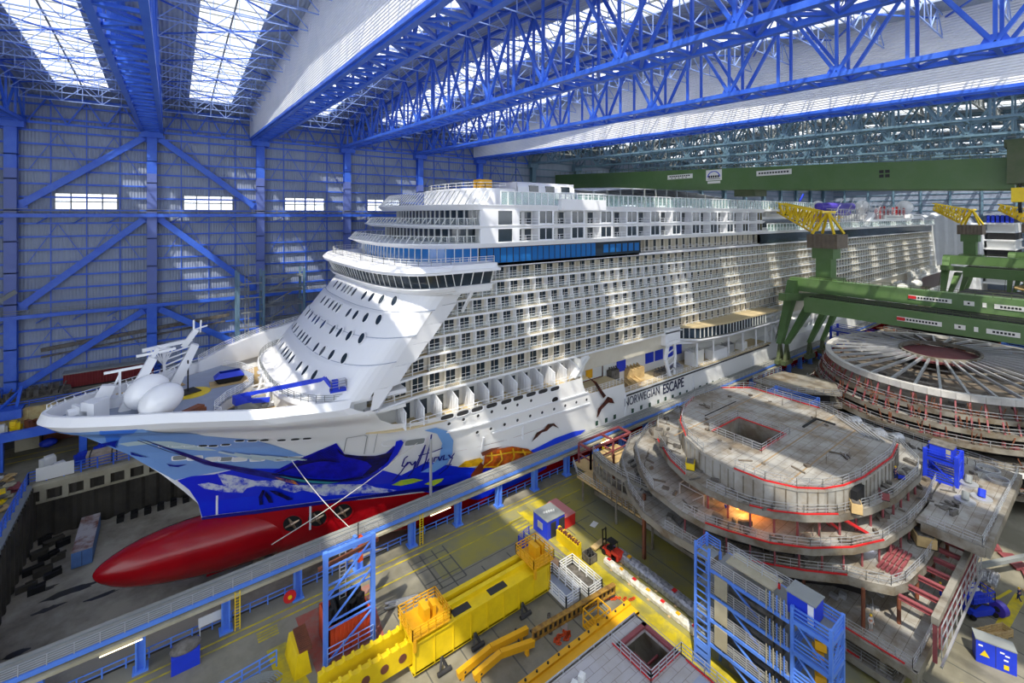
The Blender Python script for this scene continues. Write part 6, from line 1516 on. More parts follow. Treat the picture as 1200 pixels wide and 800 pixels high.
trim(s, ylw)
s = MB(); s.prism([(46.9, 61.5), (48.8, 61.5), (49.2, 44), (49.0, 22), (47.3, 22), (47.2, 44), (46.7, 50)], 0, .028); s.prism([(8.8, 59.2), (10.8, 59.2), (12.2, 51), (9.4, 51)], 0, .028); s.prism([(50, 62.3), (52.6, 62.3), (52.6, 57.5), (50, 57.5)], 0, .026)
s.prism([(76, 10.6), (90, 9.4), (90, 8.4), (76, 9.4)], 0, .028)
for (a, b, c, d) in ((36.5, 39.5, 58.2, 60.2), (33.4, 35.6, 55.4, 57.6)): pass
trim(s, ylw)
s = MB(); s.prism([(12.4, 62), (12.8, 53), (20.4, 53.2), (21.6, 61.8)], 0, .02); trim(s, redf)
s = MB()
for y in (56.2, 49.0, 44.6, 41, 37, 33): s.box(12, 60, y-.05, y+.05, 0, .016) if y in (56.2,) else None
for x in (22.5, 26.8, 31.2, 35.6, 40, 44.4, 52.8, 56.8, 61, 65, 70, 74, 78, 82, 86): s.box(x-.07, x+.07, 30 if x < 50 else -5, 55.4, 0, .018)
for x in (27.5, 29.3, 31.2, 33.0): s.box(x-.1, x+.1, 55.2, 62.4, 0, .02)
for y in (55.2, 57, 59.4, 61.4): s.box(27.5, 33, y-.07, y+.07, 0, .02)
for x in (50.8, 53.0): s.box(x-.08, x+.08, 52, 60, 0, .018)
for y in (54, 58.6): s.box(49.5, 56, y-.06, y+.06, 0, .018)
trim(s, grv)
# ---------------- blue goalpost frame and orange machine container ----------------
t = thing('goalpost_frame', 'tall light blue steel goalpost frame with diagonals in front of the orange container', 'frame', (16.4, 53.1, 0))
for x in (13.7, 19.0): s = MB(); s.box(x-.24, x+.24, 52.86, 53.34, 0, 12.8); s.build('leg', M['sky'], t)
s = MB(); s.box(13.4, 19.3, 52.9, 53.3, 12.2, 12.7); s.build('top_beam', M['sky'], t)
for z in (4.2, 4.9, 7.6, 8.3, 9.1, 11.0): s = MB(); s.beam((13.7, 53.1, z-.1), (19, 53.1, z+.1), .16); s.build('cross_bar', M['sky'], t)
for a, b in (((13.9, .6), (18.8, 4.0)), ((13.9, 4.6), (18.8, 8.8)), ((14.0, 7.8), (18.8, 12.1))): s = MB(); s.beam((a[0], 53.0, a[1]), (b[0], 53.0, b[1]), .17); s.build('diagonal', M['sky'], t)
s = MB(); s.rail([(13.8, 52.7, .6), (18.9, 52.7, .6)], 1.8, 1.6, 3, .08); s.build('handrail', M['lilac'], t)
s = MB(); s.beam((13.2, 54.2, 10.4), (20, 54.0, 11.2), .35); s.build('lifting_bar', M['rust'], t)
t = thing('machine_container', 'open-topped orange container with dark machinery behind the goalpost frame', 'container', (16.6, 55.5, 0))
s = MB(); s.box(14.2, 19.0, 53.8, 53.95, .1, 3.6); s.box(14.2, 14.35, 53.8, 58, .1, 3.6); s.box(18.85, 19, 53.8, 58, .1, 3.6); s.box(14.2, 19, 57.85, 58, .1, 3.6); s.box(14.2, 19, 53.8, 58, .05, .2); 
for k in range(10): s.box(14.4+k*.48, 14.6+k*.48, 53.68, 53.8, .2, 3.5)
s.build('shell', M['orange'], t)
s = MB(); R.seed(2)
for k in range(22): s.rbox(R.uniform(14.8, 18.6), R.uniform(54.4, 57.4), 1.5, 3.2+R.random()*1.6, .3+R.random()*.8, .3+R.random()*.6, R.random()*3)
s.tube((15.5, 55, 3.5), (15.5, 57.6, 4.2), .3); s.tube((17.6, 54.6, 3.6), (18.2, 57.2, 4), .22); s.build('machinery', M['black'], t)
s = MB()
for x in (16.2, 16.9): s.beam((x, 56.5, 3), (x, 56.5, 10.5), .1)
for j in range(16): s.beam((16.2, 56.5, 3.3+j*.45), (16.9, 56.5, 3.3+j*.45), .06)
s.build('ladder', M['alu'], t)
t = thing('hoist', 'orange chain hoist hanging beside the top of the goalpost frame', 'hoist', (18.6, 56, 6)); s = MB(); s.rbox(18.8, 57.2, 7.2, 10.2, .6, .6, .2); s.build('hoist_body', M['orange'], t); s = MB(); s.rbox(18.2, 57.0, 7.6, 10.6, .35, .6, .2); s.build('motor', M['sky'], t); s = MB(); s.tube((18.6, 57.1, 10.2), (18.6, 57.1, 12), .06); s.build('chain', M['dark'], t)
# ---------------- long yellow lifting beam with two railed platforms ----------------
t = thing('lifting_beam', 'long thick yellow lifting beam with two railed end platforms lying across the yard', 'beam', (30, 46.8, 0))
s = MB(); s.box(20.9, 40.2, 46.0, 46.25, .6, 4.0); s.box(20.9, 40.2, 48.0, 48.25, .6, 4.0); s.box(20.8, 40.3, 45.8, 48.4, 3.9, 4.1); s.box(20.9, 40.2, 46, 48.2, .5, .8)
for k in range(9): s.box(21+k*2.35, 21.1+k*2.35, 45.9, 46.05, .6, 3.9)
s.build('box_beam', M['yellow'], t)
s = MB(); s.box(20.8, 40.3, 48.9, 49.5, 3.5, 4.4); s.box(20.8, 40.3, 47.4, 48.0, 4.1, 4.6); s.build('flange', M['yellow'], t)
s = MB(); s.box(26, 28.3, 46.2, 47.2, 4.1, 4.15); s.box(31, 33.5, 46.2, 47.2, 4.1, 4.15); s.build('grating', M['dark'], t)
s = MB(); s.box(12.0, 21.5, 46.8, 47.4, 1.2, 3.6); s.box(12.0, 21.5, 49.0, 49.6, 1.2, 3.4)
for k in range(9): s.tube((12.6+k, 46.75, 3.62), (12.6+k, 47.45, 3.62), .18); s.tube((12.6+k, 48.95, 3.42), (12.6+k, 49.65, 3.42), .18)
s.build('spreader_arm', M['yellow'], t)
s = MB()
for k in range(4): s.tube((14+k*2, 46.74, 2.4), (14+k*2, 46.8, 2.4), .45, n=16)
s.build('lightening_hole', M['rust'], t)
for x0, x1, y0 in ((37.2, 40.6, 45.6), (20.6, 25.2, 45.6)):
    s = MB(); s.box(x0, x1, y0, 49.4, 4.6, 4.75); s.beam((x0+.3, y0+.1, 3.4), (x0+.3, y0+.1, 4.6), .3); s.rbox((x0+x1)/2, 47.6, 4.7, 6.2, .7, 1.6); s.rbox((x0+x1)/2+1, 47.6, 4.7, 6.0, .4, 1.2); pl_ = s.build('end_platform', M['ocher'], t)
    s = MB(); s.rail([(x0, y0, 4.75), (x1, y0, 4.75), (x1, 49.4, 4.75), (x0, 49.4, 4.75)], 1.2, .9, 3, .09, closed=True); s.build('handrail', M['ocher'], pl_)
s = MB(); s.box(40.3, 40.4, 46, 46.5, 0, 4.6); s.box(40.3, 40.4, 47, 47.1, 0, 4.6)
for j in range(12): s.box(40.3, 40.4, 46, 47, .3+j*.36, .38+j*.36)
s.build('ladder', M['ocher'], t)
for k, (x, y) in enumerate(((28.5, 45.2), (35.5, 45.2), (24, 44.9))):
    s = MB(); s.beam((x-.5, y, .1), (x, y+.6, 1.3), .22); s.beam((x+.5, y, .1), (x, y+.6, 1.3), .22); s.tube((x-.8, y-.1, .25), (x+.8, y-.1, .25), .25)
    tag(s.build('steel_trestle', M['dark']), ['dark trestle under the middle of the long yellow lifting beam', 'dark trestle under the right half of the long yellow lifting beam', 'dark trestle under the left end of the long yellow lifting beam'][k], 'trestle')
# curved yellow arms
for k, (x0, y0, x1, y1) in enumerate(((24.7, 43.2, 34.0, 42.9), (26.0, 42.0, 33.6, 41.2))):
    t = thing('bent_beam', ['upper of the two bent golden yellow arms lying on the yard floor', 'lower of the two bent golden yellow arms lying on the yard floor'][k], 'arm', ((x0+x1)/2, y0, 0))
    s = MB(); mx_ = x0+(x1-x0)*.45; s.path([(x0, y0, .7), (mx_, y0-.1, 1.3), (x1, y1, .8)], .55, .7); s.build('arm_bar', M['ocher'], t)
    s = MB()
    for j in range(5): s.tube((x0+.8+j*1.8, y0-.32, .75+.1*j), (x0+.8+j*1.8, y0+.3, .75+.1*j), .12)
    s.build('pin', M['dark'], t)
    s = MB(); s.box(x0+.4, x0+.7, y0-.3, y0+.2, 0, .5); s.box(x1-1.2, x1-.9, y1-.3, y1+.2, 0, .6); s.build('foot', M['ocher'], t)
# long golden beams at the bottom
for k, (x0, x1, y, z, w_) in enumerate(((27.0, 46.0, 36.9, 1.5, .9), (26.0, 45.4, 35.5, 1.1, 1.0))):
    t = thing('girder', ['long golden yellow girder behind the white deck block, upper edge with bolts', 'second golden yellow girder beside the white deck block, lower one'][k], 'girder', ((x0+x1)/2, y, 0))
    s = MB(); s.box(x0, x1, y-w_, y-w_+.15, .2, z); s.box(x0, x1, y+w_-.15, y+w_, .2, z); s.box(x0, x1, y-w_, y+w_, z-.15, z); s.box(x0, x1, y-w_, y+w_, 0, .2); s.build('box_section', M['ocher'], t)
    s = MB(); s.box(x0, x1, y+w_-.5, y+w_+.1, z, z+.25); s.build('rib', M['ocher'], t)
    s = MB()
    for j in range(12): s.tube((x0+1+j*1.55, y+w_-.2, z+.25), (x0+1+j*1.55, y+w_-.2, z+.4), .12)
    s.build('bolt', M['dark'], t)
# slotted rusty beam
t = thing('rack_beam', 'narrow brown slotted ladder beam lying diagonally past the golden cage', 'beam', (40, 41, 0))
s = MB(); L0 = Vector((33.6, 41.3, .9)); L1 = Vector((46.4, 40.3, .9)); s.beam(L0, L1, .3, .12); s.beam(L0+Vector((0, 0, 1.1)), L1+Vector((0, 0, 1.1)), .6, .14)
for k in range(19): c = L0.lerp(L1, k/18); s.beam(c, c+Vector((0, 0, 1.1)), .22)
s.build('frame', mat('ochre_rust', (170, 130, 50), .7, var=.8, rgb2=(90, 60, 40), scale=1), t)
s = MB(); s.beam(L0+Vector((0, .12, .5)), L1+Vector((0, .12, .5)), .05, .9); s.build('back_web', M['dark'], t)
for x in (38.2, 44.6): s = MB(); s.box(x-.15, x+.15, 40.6, 41.4, 0, .85); s.build('stand', M['alu'], t)
# chains
def chain(pts, lab, m):
    s = MB()
    for (x, y) in pts:
        for j in range(6): a = j*math.pi/3; b = a+math.pi/3; s.beam((x+.22*math.cos(a), y+.14*math.sin(a), .12), (x+.22*math.cos(b), y+.14*math.sin(b), .12), .09)
    tag(s.build('chain', m), lab, 'chain')
R.seed(6)
chain([(36.2+R.random()*2.2, 39.6+R.random()*1.2) for _ in range(26)], 'orange heap of chain below the left part of the slotted beam', M['orange'])
chain([(44.6+k*.3, 41.6-k*.24+R.random()*.4) for k in range(14)], 'rusty orange chain beside the right end of the slotted beam', M['orange'])
chain([(43.4+k*.2, 41.8+R.random()*.4) for k in range(6)], 'short rusty chain between the white cage and the slotted beam', M['rust'])
chain([(38.0-k*.22, 43.6-k*.3) for k in range(8)], 'dark chain with hook on the floor left of the white cages', M['junk'])
# golden tubular cage
t = thing('lifting_cage', 'small golden yellow tubular cage with plank floor below the slotted beam', 'cage', (41.6, 39, 0))
s = MB(); X0_, X1_, Y0_, Y1_ = 40.3, 42.9, 37.9, 39.9
for x in (X0_, X1_):
    for y in (Y0_, Y1_): s.tube((x, y, 0), (x, y, 2.2), .09)
for z in (.1, 1.1, 2.2): s.path([(X0_, Y0_, z), (X1_, Y0_, z), (X1_, Y1_, z), (X0_, Y1_, z), (X0_, Y0_, z)], .12)
s.tube(((X0_+X1_)/2, Y0_, .1), ((X0_+X1_)/2, Y0_, 2.2), .07); s.build('tube_frame', M['ocher'], t)
s = MB()
for k in range(6): s.box(X0_+.1+k*.4, X0_+.42+k*.4, Y0_+.1, Y1_-.1, .18, .25)
s.build('plank_floor', M['ocher'], t)
# white and yellow work cages
def basket(x0, x1, y0, y1, lab, m, fl):
    t = thing('work_basket', lab, 'cage', ((x0+x1)/2, (y0+y1)/2, 0), 'railed work baskets')
    s = MB(); s.rail([(x0, y0, .15), (x1, y0, .15), (x1, y1, .15), (x0, y1, .15)], 1.5, 1.3, 4, .09, .14, closed=True); s.build('guard_rail', m, t)
    MB().box(x0, x1, y0, y1, .05, .15).build('floor_plate', fl, t)
    s = MB(); s.box(x0, x1, y0-.03, y0+.03, .1, .5); s.box(x0-.03, x0+.03, y0, y1, .1, .5); s.build('toe_board', m, t)
basket(40.3, 42.7, 42.9, 48.3, 'white railed work basket next to the end of the yellow lifting beam', M['white'], M['deckgrey'])
basket(43.6, 46.1, 42.2, 47.8, 'pale railed work basket with yellow far side and brown floor', M['offwhite'], M['junk'])
# rusty tray with blue railing
t = thing('steel_tray', 'wide brown steel tray with blue railings between the yellow beam and the yellow strip', 'tray', (43.5, 52, 0))
MB().prism([(42.0, 55.4), (44.9, 56.2), (44.8, 48.6), (42.2, 48.4)], 0, .3).build('plate', mat('brown_tray', (120, 98, 84), .6, var=.6, rgb2=(86, 72, 66), scale=.4), t)
s = MB(); s.rail([(42.1, 55.2, .3), (42.2, 51.2, .3)], 1.4, 1.0, 5, .07, .1); s.rail([(42.2, 55.4, .3), (44.8, 56.1, .3)], 1.3, 1.2, 4, .07, .1); s.build('side_rail', M['royal'], t)
s = MB(); s.path([(42.8, 53.6, .5), (43.6, 54.2, .6), (43.2, 50.6, .5)], .16); s.path([(43.9, 54.2, .5), (44.2, 50.2, .5)], .16); s.build('loose_tube', M['alu'], t)
s = MB(); s.rail([(43.8, 56.0, 0), (45.2, 48.6, 0)], 1.1, 2, 2, .08, .1); tag(s.build('barrier_rail', mat('worn_yellow_green', (170, 176, 90), .6)), 'thin yellow green handrail along the brown tray', 'railing')
q = thing('steel_funnel', 'grey sheet metal hopper behind the white work basket', 'hopper', (41.2, 49.4, 0)); s = MB(); s.add([(40.6,48.5,0),(42,48.6,0),(42,50.2,0),(40.6,50.2,0),(41.0,48.9,1.6),(41.6,49,1.6),(41.6,49.7,1.6),(41.0,49.7,1.6)], [(0,1,5,4),(1,2,6,5),(2,3,7,6),(3,0,4,7),(4,5,6,7)]); s.build('cone', M['alu'], q); MB().box(40.9, 41.7, 48.8, 49.8, 1.6, 1.75).build('rim', M['alu'], q)
# cabins
t = thing('site_cabin', 'royal blue square cabin with grey flat roof and dark doors on the yard', 'cabin', (48.4, 55.3, 0))
MB().rbox(48.3, 55.4, 0, 2.75, 3.6, 3.4, 0).build('body', M['royal'], t)
MB().rbox(48.3, 55.4, 2.75, 2.85, 3.7, 3.5, 0).build('roof', M['greybeam'], t)
s = MB(); s.box(47.2, 48.2, 53.6, 53.68, .2, 2.4); o = s.build('door', M['dark'], t); s = MB(); s.box(48.9, 50.0, 53.6, 53.68, .2, 2.4); s.build('door', M['dark'], t)
MB().box(46.44, 46.5, 54.8, 56, 1.0, 2.0).build('window', M['alu'], t)
s = MB()
for k in range(5): s.rbox(47.5+.4*k, 55.6-.1*k, 2.85, 3.05, .3, .25, k)
tag(s.build('small_parts', M['offwhite']), 'small pale parts lying on the roof of the blue cabin', 'parts')
t = thing('site_container', 'red container with pinkish lid beside the blue cabin', 'container', (51.8, 55.2, 0))
MB().box(50.3, 52.6, 53.9, 58.2, 0, 1.9).build('body', M['redp'], t)
s = MB(); s.add([(50.2,53.8,1.9),(52.7,53.8,1.9),(52.7,58.3,1.9),(50.2,58.3,1.9),(50.7,54.0,2.3),(52.2,54.0,2.3),(52.2,58.1,2.3),(50.7,58.1,2.3)], [(0,1,5,4),(1,2,6,5),(2,3,7,6),(3,0,4,7),(4,5,6,7)]); s.build('lid', mat('faded_red', (190, 120, 120), .7), t)
# yellow rack and bin
t = thing('tool_rack', 'narrow yellow rack with brown clamps right of the blue cabin', 'rack', (48.2, 50, 0))
s = MB(); s.box(47.7, 48.1, 48.4, 53.0, 0, 1.6); 
for k in range(5): s.box(48.1, 48.5, 48.4+k*1.05, 48.9+k*1.05, .1, 1.9)
s.build('rack_frame', M['yellow'], t)
s = MB()
for k in range(9): s.box(47.9, 48.4, 48.5+k*.5, 48.75+k*.5, 1.6, 1.95)
s.build('clamp', M['rust'], t)
t = thing('scrap_bin', 'small dark open bin full of cables at the end of the yellow rack', 'bin', (48.6, 46.8, 0))
s = MB(); x0, x1, y0, y1 = 48.0, 49.5, 46.2, 47.8
s.box(x0, x1, y0, y0+.08, .1, 1.1); s.box(x0, x1, y1-.08, y1, .1, 1.1); s.box(x0, x0+.08, y0, y1, .1, 1.1); s.box(x1-.08, x1, y0, y1, .1, 1.1); s.box(x0, x1, y0, y1, .05, .15); s.build('bin_body', M['junk'], t)
s = MB()
for k in range(8): s.tube((48.2+R.random(), 46.4+R.random(), .9), (48.4+R.random(), 46.6+R.random(), 1.3), .12)
s.build('cables', M['black'], t)
t = thing('tool_rack', 'yellow ramp-shaped rack with brown teeth left of the goalpost frame', 'rack', (11.6, 56, 0))
s = MB(); s.add([(10.6,53.6,0),(12.4,53.6,0),(11.8,57.6,0),(10.4,57.6,0),(11.0,53.8,2.4),(12.0,53.8,2.4),(11.5,57.4,2.4),(10.8,57.4,2.4)], [(0,3,2,1),(4,5,6,7),(0,1,5,4),(1,2,6,5),(2,3,7,6),(3,0,4,7)]); s.build('rack_frame', M['yellow'], t)
s = MB()
for k in range(14): s.box(11.2, 12.5, 53.9+k*.25, 54.02+k*.25, 2.3, 2.7)
s.build('teeth', M['rust'], t)
# forklift with driver
t = thing('forklift', 'red forklift with black cage and raised mast driving on the yard', 'forklift', (52.1, 45.8, 0)); fx_, fy_ = 52.0, 45.6
s = MB(); s.rbox(fx_, fy_-1.0, .35, 1.35, 1.3, 1.2); s.rbox(fx_, fy_, .3, .9, 1.3, 2.6); s.ball((fx_, fy_-1.3, .9), .65, .5, .5, 12, 8); s.build('body', M['orange'] if False else mat('forklift_red', (222, 58, 40), .4), t)
s = MB()
for dx in (-.55, .55): s.tube((fx_+dx, fy_-.7, .9), (fx_+dx*.9, fy_-.6, 2.2), .05); s.tube((fx_+dx, fy_+.9, .9), (fx_+dx*.9, fy_+.6, 2.2), .05)
s.rbox(fx_, fy_, 2.2, 2.28, 1.15, 1.4); s.rbox(fx_, fy_+.2, .9, 1.25, .9, 1.0); s.build('overhead_guard', M['black'], t)
s = MB()
for dx in (-.35, .35): s.beam((fx_+dx, fy_+1.45, .1), (fx_+dx, fy_+1.55, 3.3), .14)
for z in (.5, 1.7, 3.2): s.beam((fx_-.4, fy_+1.5, z), (fx_+.4, fy_+1.5, z), .12)
s.build('mast', M['black'], t)
for dx in (-.35, .35): s = MB(); s.box(fx_+dx-.08, fx_+dx+.08, fy_+1.6, fy_+2.8, .2, .28); s.build('fork', M['dark'], t)
for dx, dy, r in ((-.65, 1.0, .38), (.65, 1.0, .38), (-.6, -.9, .3), (.6, -.9, .3)): s = MB(); s.tube((fx_+dx-.12, fy_+dy, r), (fx_+dx+.12, fy_+dy, r), r, n=16); s.build('wheel', M['black'], t)
s = MB(); s.rbox(fx_-.2, fy_+2.5, .3, .5, 2.6, .9, .1); tag(s.build('pallet', M['wood']), 'pale timber load on the forks of the red forklift', 'pallet')
person((fx_+.75, fy_+.3, .02), 0.4, 'worker in blue overalls and yellow helmet at the side of the red forklift', cobalt)
# wrapped bundles
foil = mat('crinkled_foil_wrap', (196, 198, 204), .3, metal=.4, var=.8, rgb2=(110, 112, 120), scale=2.5)
whitew = mat('white_foil_wrap', (216, 214, 204), .5, var=.6, rgb2=(150, 140, 110), scale=1.5)
def bundle(x, y0, y1, w_, h, m, lab, straps):
    t = thing('wrapped_bundle', lab, 'bundle', (x, (y0+y1)/2, 0)); R.seed(int(x*10)); n = 40; rows = []
    for i in range(n+1):
        y = y0+(y1-y0)*i/n; j = lambda: R.uniform(-.06, .06); ww = w_*(.75 if i in (0, n) else 1)
        rows.append([(x-ww/2+j(), y, .1), (x-ww/2+j(), y, h*.8+j()), (x-ww*.3, y, h+j()), (x+j(), y, h+.08+j()), (x+ww*.3, y, h+j()), (x+ww/2+j(), y, h*.8+j()), (x+ww/2+j(), y, .1)])
    s = MB(); s.grid(rows); s.add(rows[0], [tuple(range(7))]); s.add(rows[-1], [tuple(range(7))[::-1]]); s.build('wrapping', m, t)
    s = MB()
    for k in range(5): y = y0+(y1-y0)*(k+.5)/5; s.box(x-w_*.7, x+w_*.7, y-.15, y+.15, 0, .12)
    s.build('timber_support', M['wood'], t)
    for k in range(straps): s = MB(); y = y0+(y1-y0)*(k+.7)/straps; s.box(x-w_*.2, x+w_*.2, y-.25, y+.25, h+.05, h+.15); s.build('label_patch', M['redp'] if k % 2 == 0 else M['ocher'], t)
bundle(52.7, 30.5, 45.2, 1.5, 1.1, foil, 'long silver foil wrapped bundle, the right one of two', 2)
bundle(50.4, 29.8, 45.4, 1.0, .7, whitew, 'long white wrapped bundle with red patches, the left one of two', 7)
s = MB(); s.beam((55.4, 42.5, 0), (55.4, 42.5, 9.4), .42); tag(s.build('steel_post', M['rust']), 'lone tall brown steel post standing on the yard behind the bundles', 'post')
s = MB(); s.rbox(55, 52, 0, .06, 1.4, .9, .3); tag(s.build('paper_sheet', M['offwhite']), 'white sheet of paper lying on the yard floor right of the red container', 'paper')
# pipes bundle, pallet, cable coil bottom left
t = thing('tube_bundle', 'bundle of silver scaffold tubes lying on the yard right of the goalpost frame', 'tubes', (24, 56, 0)); s = MB()
R.seed(3)
for k in range(12): s.tube((21.6+R.random()*.8, 56.6+R.uniform(-.4, .4), .1+k*.05), (26.2-R.random(), 55.4+R.uniform(-.4, .4), .1+k*.05), .1, n=6)
s.build('tubes', M['alu'], t)
t = thing('pallet', 'small wooden pallet alone on the yard right of the silver tubes', 'pallet', (26.8, 53.6, 0)); s = MB()
for k in range(5): s.box(25.8, 27.8, 53.1+k*.25, 53.28+k*.25, .2, .25)
s.build('slats', M['wood'], t); s = MB()
for x in (25.9, 26.8, 27.7): s.box(x-.08, x+.08, 53.1, 54.3, 0, .2)
s.build('bearer', M['wood'], t)
t = thing('cable_rack', 'grey coils of cable heaped on a blue railed rack at the bottom left', 'cables', (5, 53, 0)); s = MB()
for k in range(6):
    r = 1.2+.16*k; s.path([(6.6+r*math.cos(a*.5)*1.5, 54.4+r*math.sin(a*.5)*.8, .5+.05*k) for a in range(13)], .09)
s.build('cable_coil', M['greybeam'], t); s = MB(); s.rail([(1, 55.8, 0), (9.4, 56.6, 0)], 1.8, 1.8, 3, .1, .14); s.build('rack_rail', M['sky'], t)
s = MB(); s.rbox(6, 51.6, .1, 1.8, 1.2, 4, -.1); tag(s.build('yellow_box_beam', M['yellow']), 'yellow beam end sticking up at the bottom edge near the cable coils', 'beam')
t = thing('equipment_box', 'blue cabinet with grey top under the walkway at the bottom left', 'cabinet', (1.5, 63, 0)); MB().box(0, 2.6, 62, 64, 0, 1.8).build('body', M['royal'], t); MB().ball((1.3, 63, 1.9), 1.5, 1.0, .6).build('cover', M['junk'], t)
s = MB(); s.box(2.6, 5.2, 65.8, 65.9, 1.2, 2.3); s.box(2.7, 2.8, 65.8, 65.9, 0, 1.2); s.box(5.0, 5.1, 65.8, 65.9, 0, 1.2); tag(s.build('notice_board', M['offwhite']), 'white board on legs beside a walkway post at the lower left', 'board')
# ---------------- white deck block at the bottom edge ----------------
t = thing('deck_block', 'pale plated deck block with a square red-framed hatch at the bottom edge', 'ship block', (34, 28, 0))
zb = 10.0
s = MB(); s.box(14, 33.6, 10, 29.8, zb-.3, zb); s.box(33.6, 36.8, 28.2, 29.8, zb-.3, zb); s.box(33.6, 36.8, 10, 25.2, zb-.3, zb); s.box(36.8, 37.4, 10, 29.8, zb-.3, zb); s.build('deck', mat('tiled_primer_deck', (176, 174, 176), .6, var=.4, rgb2=(150, 140, 124), scale=.3, kind='plates', pitch=.9), t)
s = MB(); s.box(14, 37.4, 29.7, 29.9, 0, zb); s.box(37.3, 37.5, 10, 29.9, 0, zb); s.build('side_wall', M['steelv'], t)
s = MB(); s.box(33.2, 33.6, 24.8, 28.6, zb, zb+.25); s.box(36.8, 37.2, 24.8, 28.6, zb, zb+.25); s.box(33.2, 37.2, 28.2, 28.6, zb, zb+.25); s.box(33.2, 37.2, 24.8, 25.2, zb, zb+.25); s.build('hatch_coaming', M['redlead'], t)
s = MB(); s.box(33.6, 36.8, 26.6, 26.75, zb-1.5, zb-1.3); s.box(35.1, 35.25, 25.2, 28.2, zb-1.5, zb-1.3); s.box(33.6, 33.7, 25.2, 28.2, zb-4, zb); s.box(33.6, 36.8, 25.2, 25.3, zb-4, zb); s.build('hatch_frame', M['redlead'], t)
s = MB(); s.rail([(33.0, 30, zb) if False else (33.0, 29.0, zb), (33.0, 24.6, zb), (37.4, 24.6, zb), (37.4, 12, zb)], 1.1, 1.2, 3, .06); s.rail([(14, 29.7, zb), (37.2, 29.7, zb)], .35, 2, 1, .08); s.build('guard_rail', M['alu'], t)
s = MB(); s.path([(33.1, 29, zb+.1), (33.1, 24.7, zb+.1), (37.3, 24.7, zb+.1)], .1); s.path([(37.2, 24, zb+.1), (37.2, 14, zb+.1)], .1); s.build('red_toe_strip', M['redp'], t)
MB().box(33.4, 37, 12, 22.5, zb, zb+.03).build('white_sheet', M['deckgrey'], t)
for k, (x, y) in enumerate(((31.8, 23.8), (27.4, 28.2), (28.4, 28.3))):
    s = MB(); s.rbox(x, y, zb, zb+.5, .6, .5, .4); s.rbox(x, y, zb+.5, zb+.62, .4, .3, .4); tag(s.build('valve_box', M['offwhite'] if k else M['alu']), ['small grey fitting on the pale deck block below the hatch', 'small white box at the rim of the pale deck block, left one', 'small white box at the rim of the pale deck block, right one'][k], 'box')
# ---------------- right side yard ----------------
t = thing('electric_cabinet', 'blue container with grey roof and yellow warning triangle at the bottom right', 'container', (74, 9, 0))
C0 = Vector((72.6, 10.6, 0)); dv = Vector((1.0, -2.8, 0)).normalized(); nv_ = Vector((2.8, 1.0, 0)).normalized(); ang = math.atan2(dv.y, dv.x)
cc = C0 + dv*1.6 + nv_*.75
s = MB(); s.rbox(cc.x, cc.y, 0, 2.5, 3.2, 1.5, ang); s.build('body', M['royal'], t); s = MB(); s.rbox(cc.x, cc.y, 2.5, 2.62, 3.3, 1.6, ang); s.build('roof', M['greybeam'], t)
def onface(a, z, out=.03): p = C0 + dv*a - nv_*out; return (p.x, p.y, z)
s = MB(); s.add([onface(.3, .9), onface(1.1, .9), onface(.7, 1.6)], [(0,1,2)]); s.add([onface(2.2, .3), onface(2.6, .3), onface(2.6, .8), onface(2.2, .8)], [(0,1,2,3)]); s.build('warning_triangle', M['yellow'], t)
s = MB()
for a, z in ((.2, 1.9), (1.9, 1.9), (2.3, 1.7), (2.2, 1.2)): s.add([onface(a, z), onface(a+.35, z), onface(a+.35, z+.18), onface(a, z+.18)], [(0,1,2,3)])
s.build('white_label', M['white'], t)
s = MB(); s.add([onface(1.55, .1, .02), onface(1.6, .1, .02), onface(1.6, 2.5, .02), onface(1.55, 2.5, .02)], [(0,1,2,3)]); s.build('door_gap', M['dark'], t)
t = thing('open_crate', 'long open wooden crate behind the blue container at the bottom right', 'crate', (79, 10, 0)); s = MB()
a0, a1 = Vector((76.8, 11.3, 0)), Vector((80.6, 9.5, 0)); d_ = (a1-a0).normalized(); n_ = Vector((-d_.y, d_.x, 0)); 
for o_ in (0, 1.0):
    for z in (.2, .5, .8): s.beam(a0-n_*o_+Vector((0, 0, z)), a1-n_*o_+Vector((0, 0, z)), .06, .2)
for c in (a0, a1):
    for z in (.2, .5, .8): s.beam(c+Vector((0, 0, z)), c-n_+Vector((0, 0, z)), .06, .2)
s.build('boards', M['wood'], t); s = MB()
for k in range(6): c = a0.lerp(a1, k/5); s.beam(c, c+Vector((0, 0, .95)), .12); s.beam(c-n_, c-n_+Vector((0, 0, .95)), .12)
s.build('batten', M['wood'], t); s = MB(); s.add([tuple(a0), tuple(a1), tuple(a1-n_), tuple(a0-n_)], [(0,1,2,3)]); s.v = [(x, y, .08) for x, y, z in s.v]; s.build('bottom_board', M['wood'], t)
t = thing('scissor_lift', 'low royal blue scissor lift platform on the yard at the lower right', 'lift', (81.5, 11.6, 0))
s = MB(); s.rbox(81.4, 11.8, .3, 1.0, 3.2, 1.6, -.5); s.build('chassis', M['royal'], t)
s = MB()
for j in (0, 1): s.beam((80.3, 12.2-.3*j, 1), (82.6, 11.2-.3*j, 1.9), .14); s.beam((80.3, 12.2-.3*j, 1.9), (82.6, 11.2-.3*j, 1), .14)
s.build('scissor_arms', M['dark'], t)
c_, n2 = math.cos(-.5), math.sin(-.5); cor = [(81.4+x*c_-y*n2, 11.8+x*n2+y*c_) for x, y in ((-1.6, -.8), (1.6, -.8), (1.6, .8), (-1.6, .8))]
s = MB(); s.prism(cor, 1.9, 2.0); s.rail([(x, y, 2.0) for x, y in cor], 1.1, .9, 2, .09, closed=True); s.build('platform', M['royal'], t)
for x, y in cor: s = MB(); s.tube((x-.1, y-.1, .3), (x+.1, y+.1, .3), .3); s.build('wheel', M['black'], t)
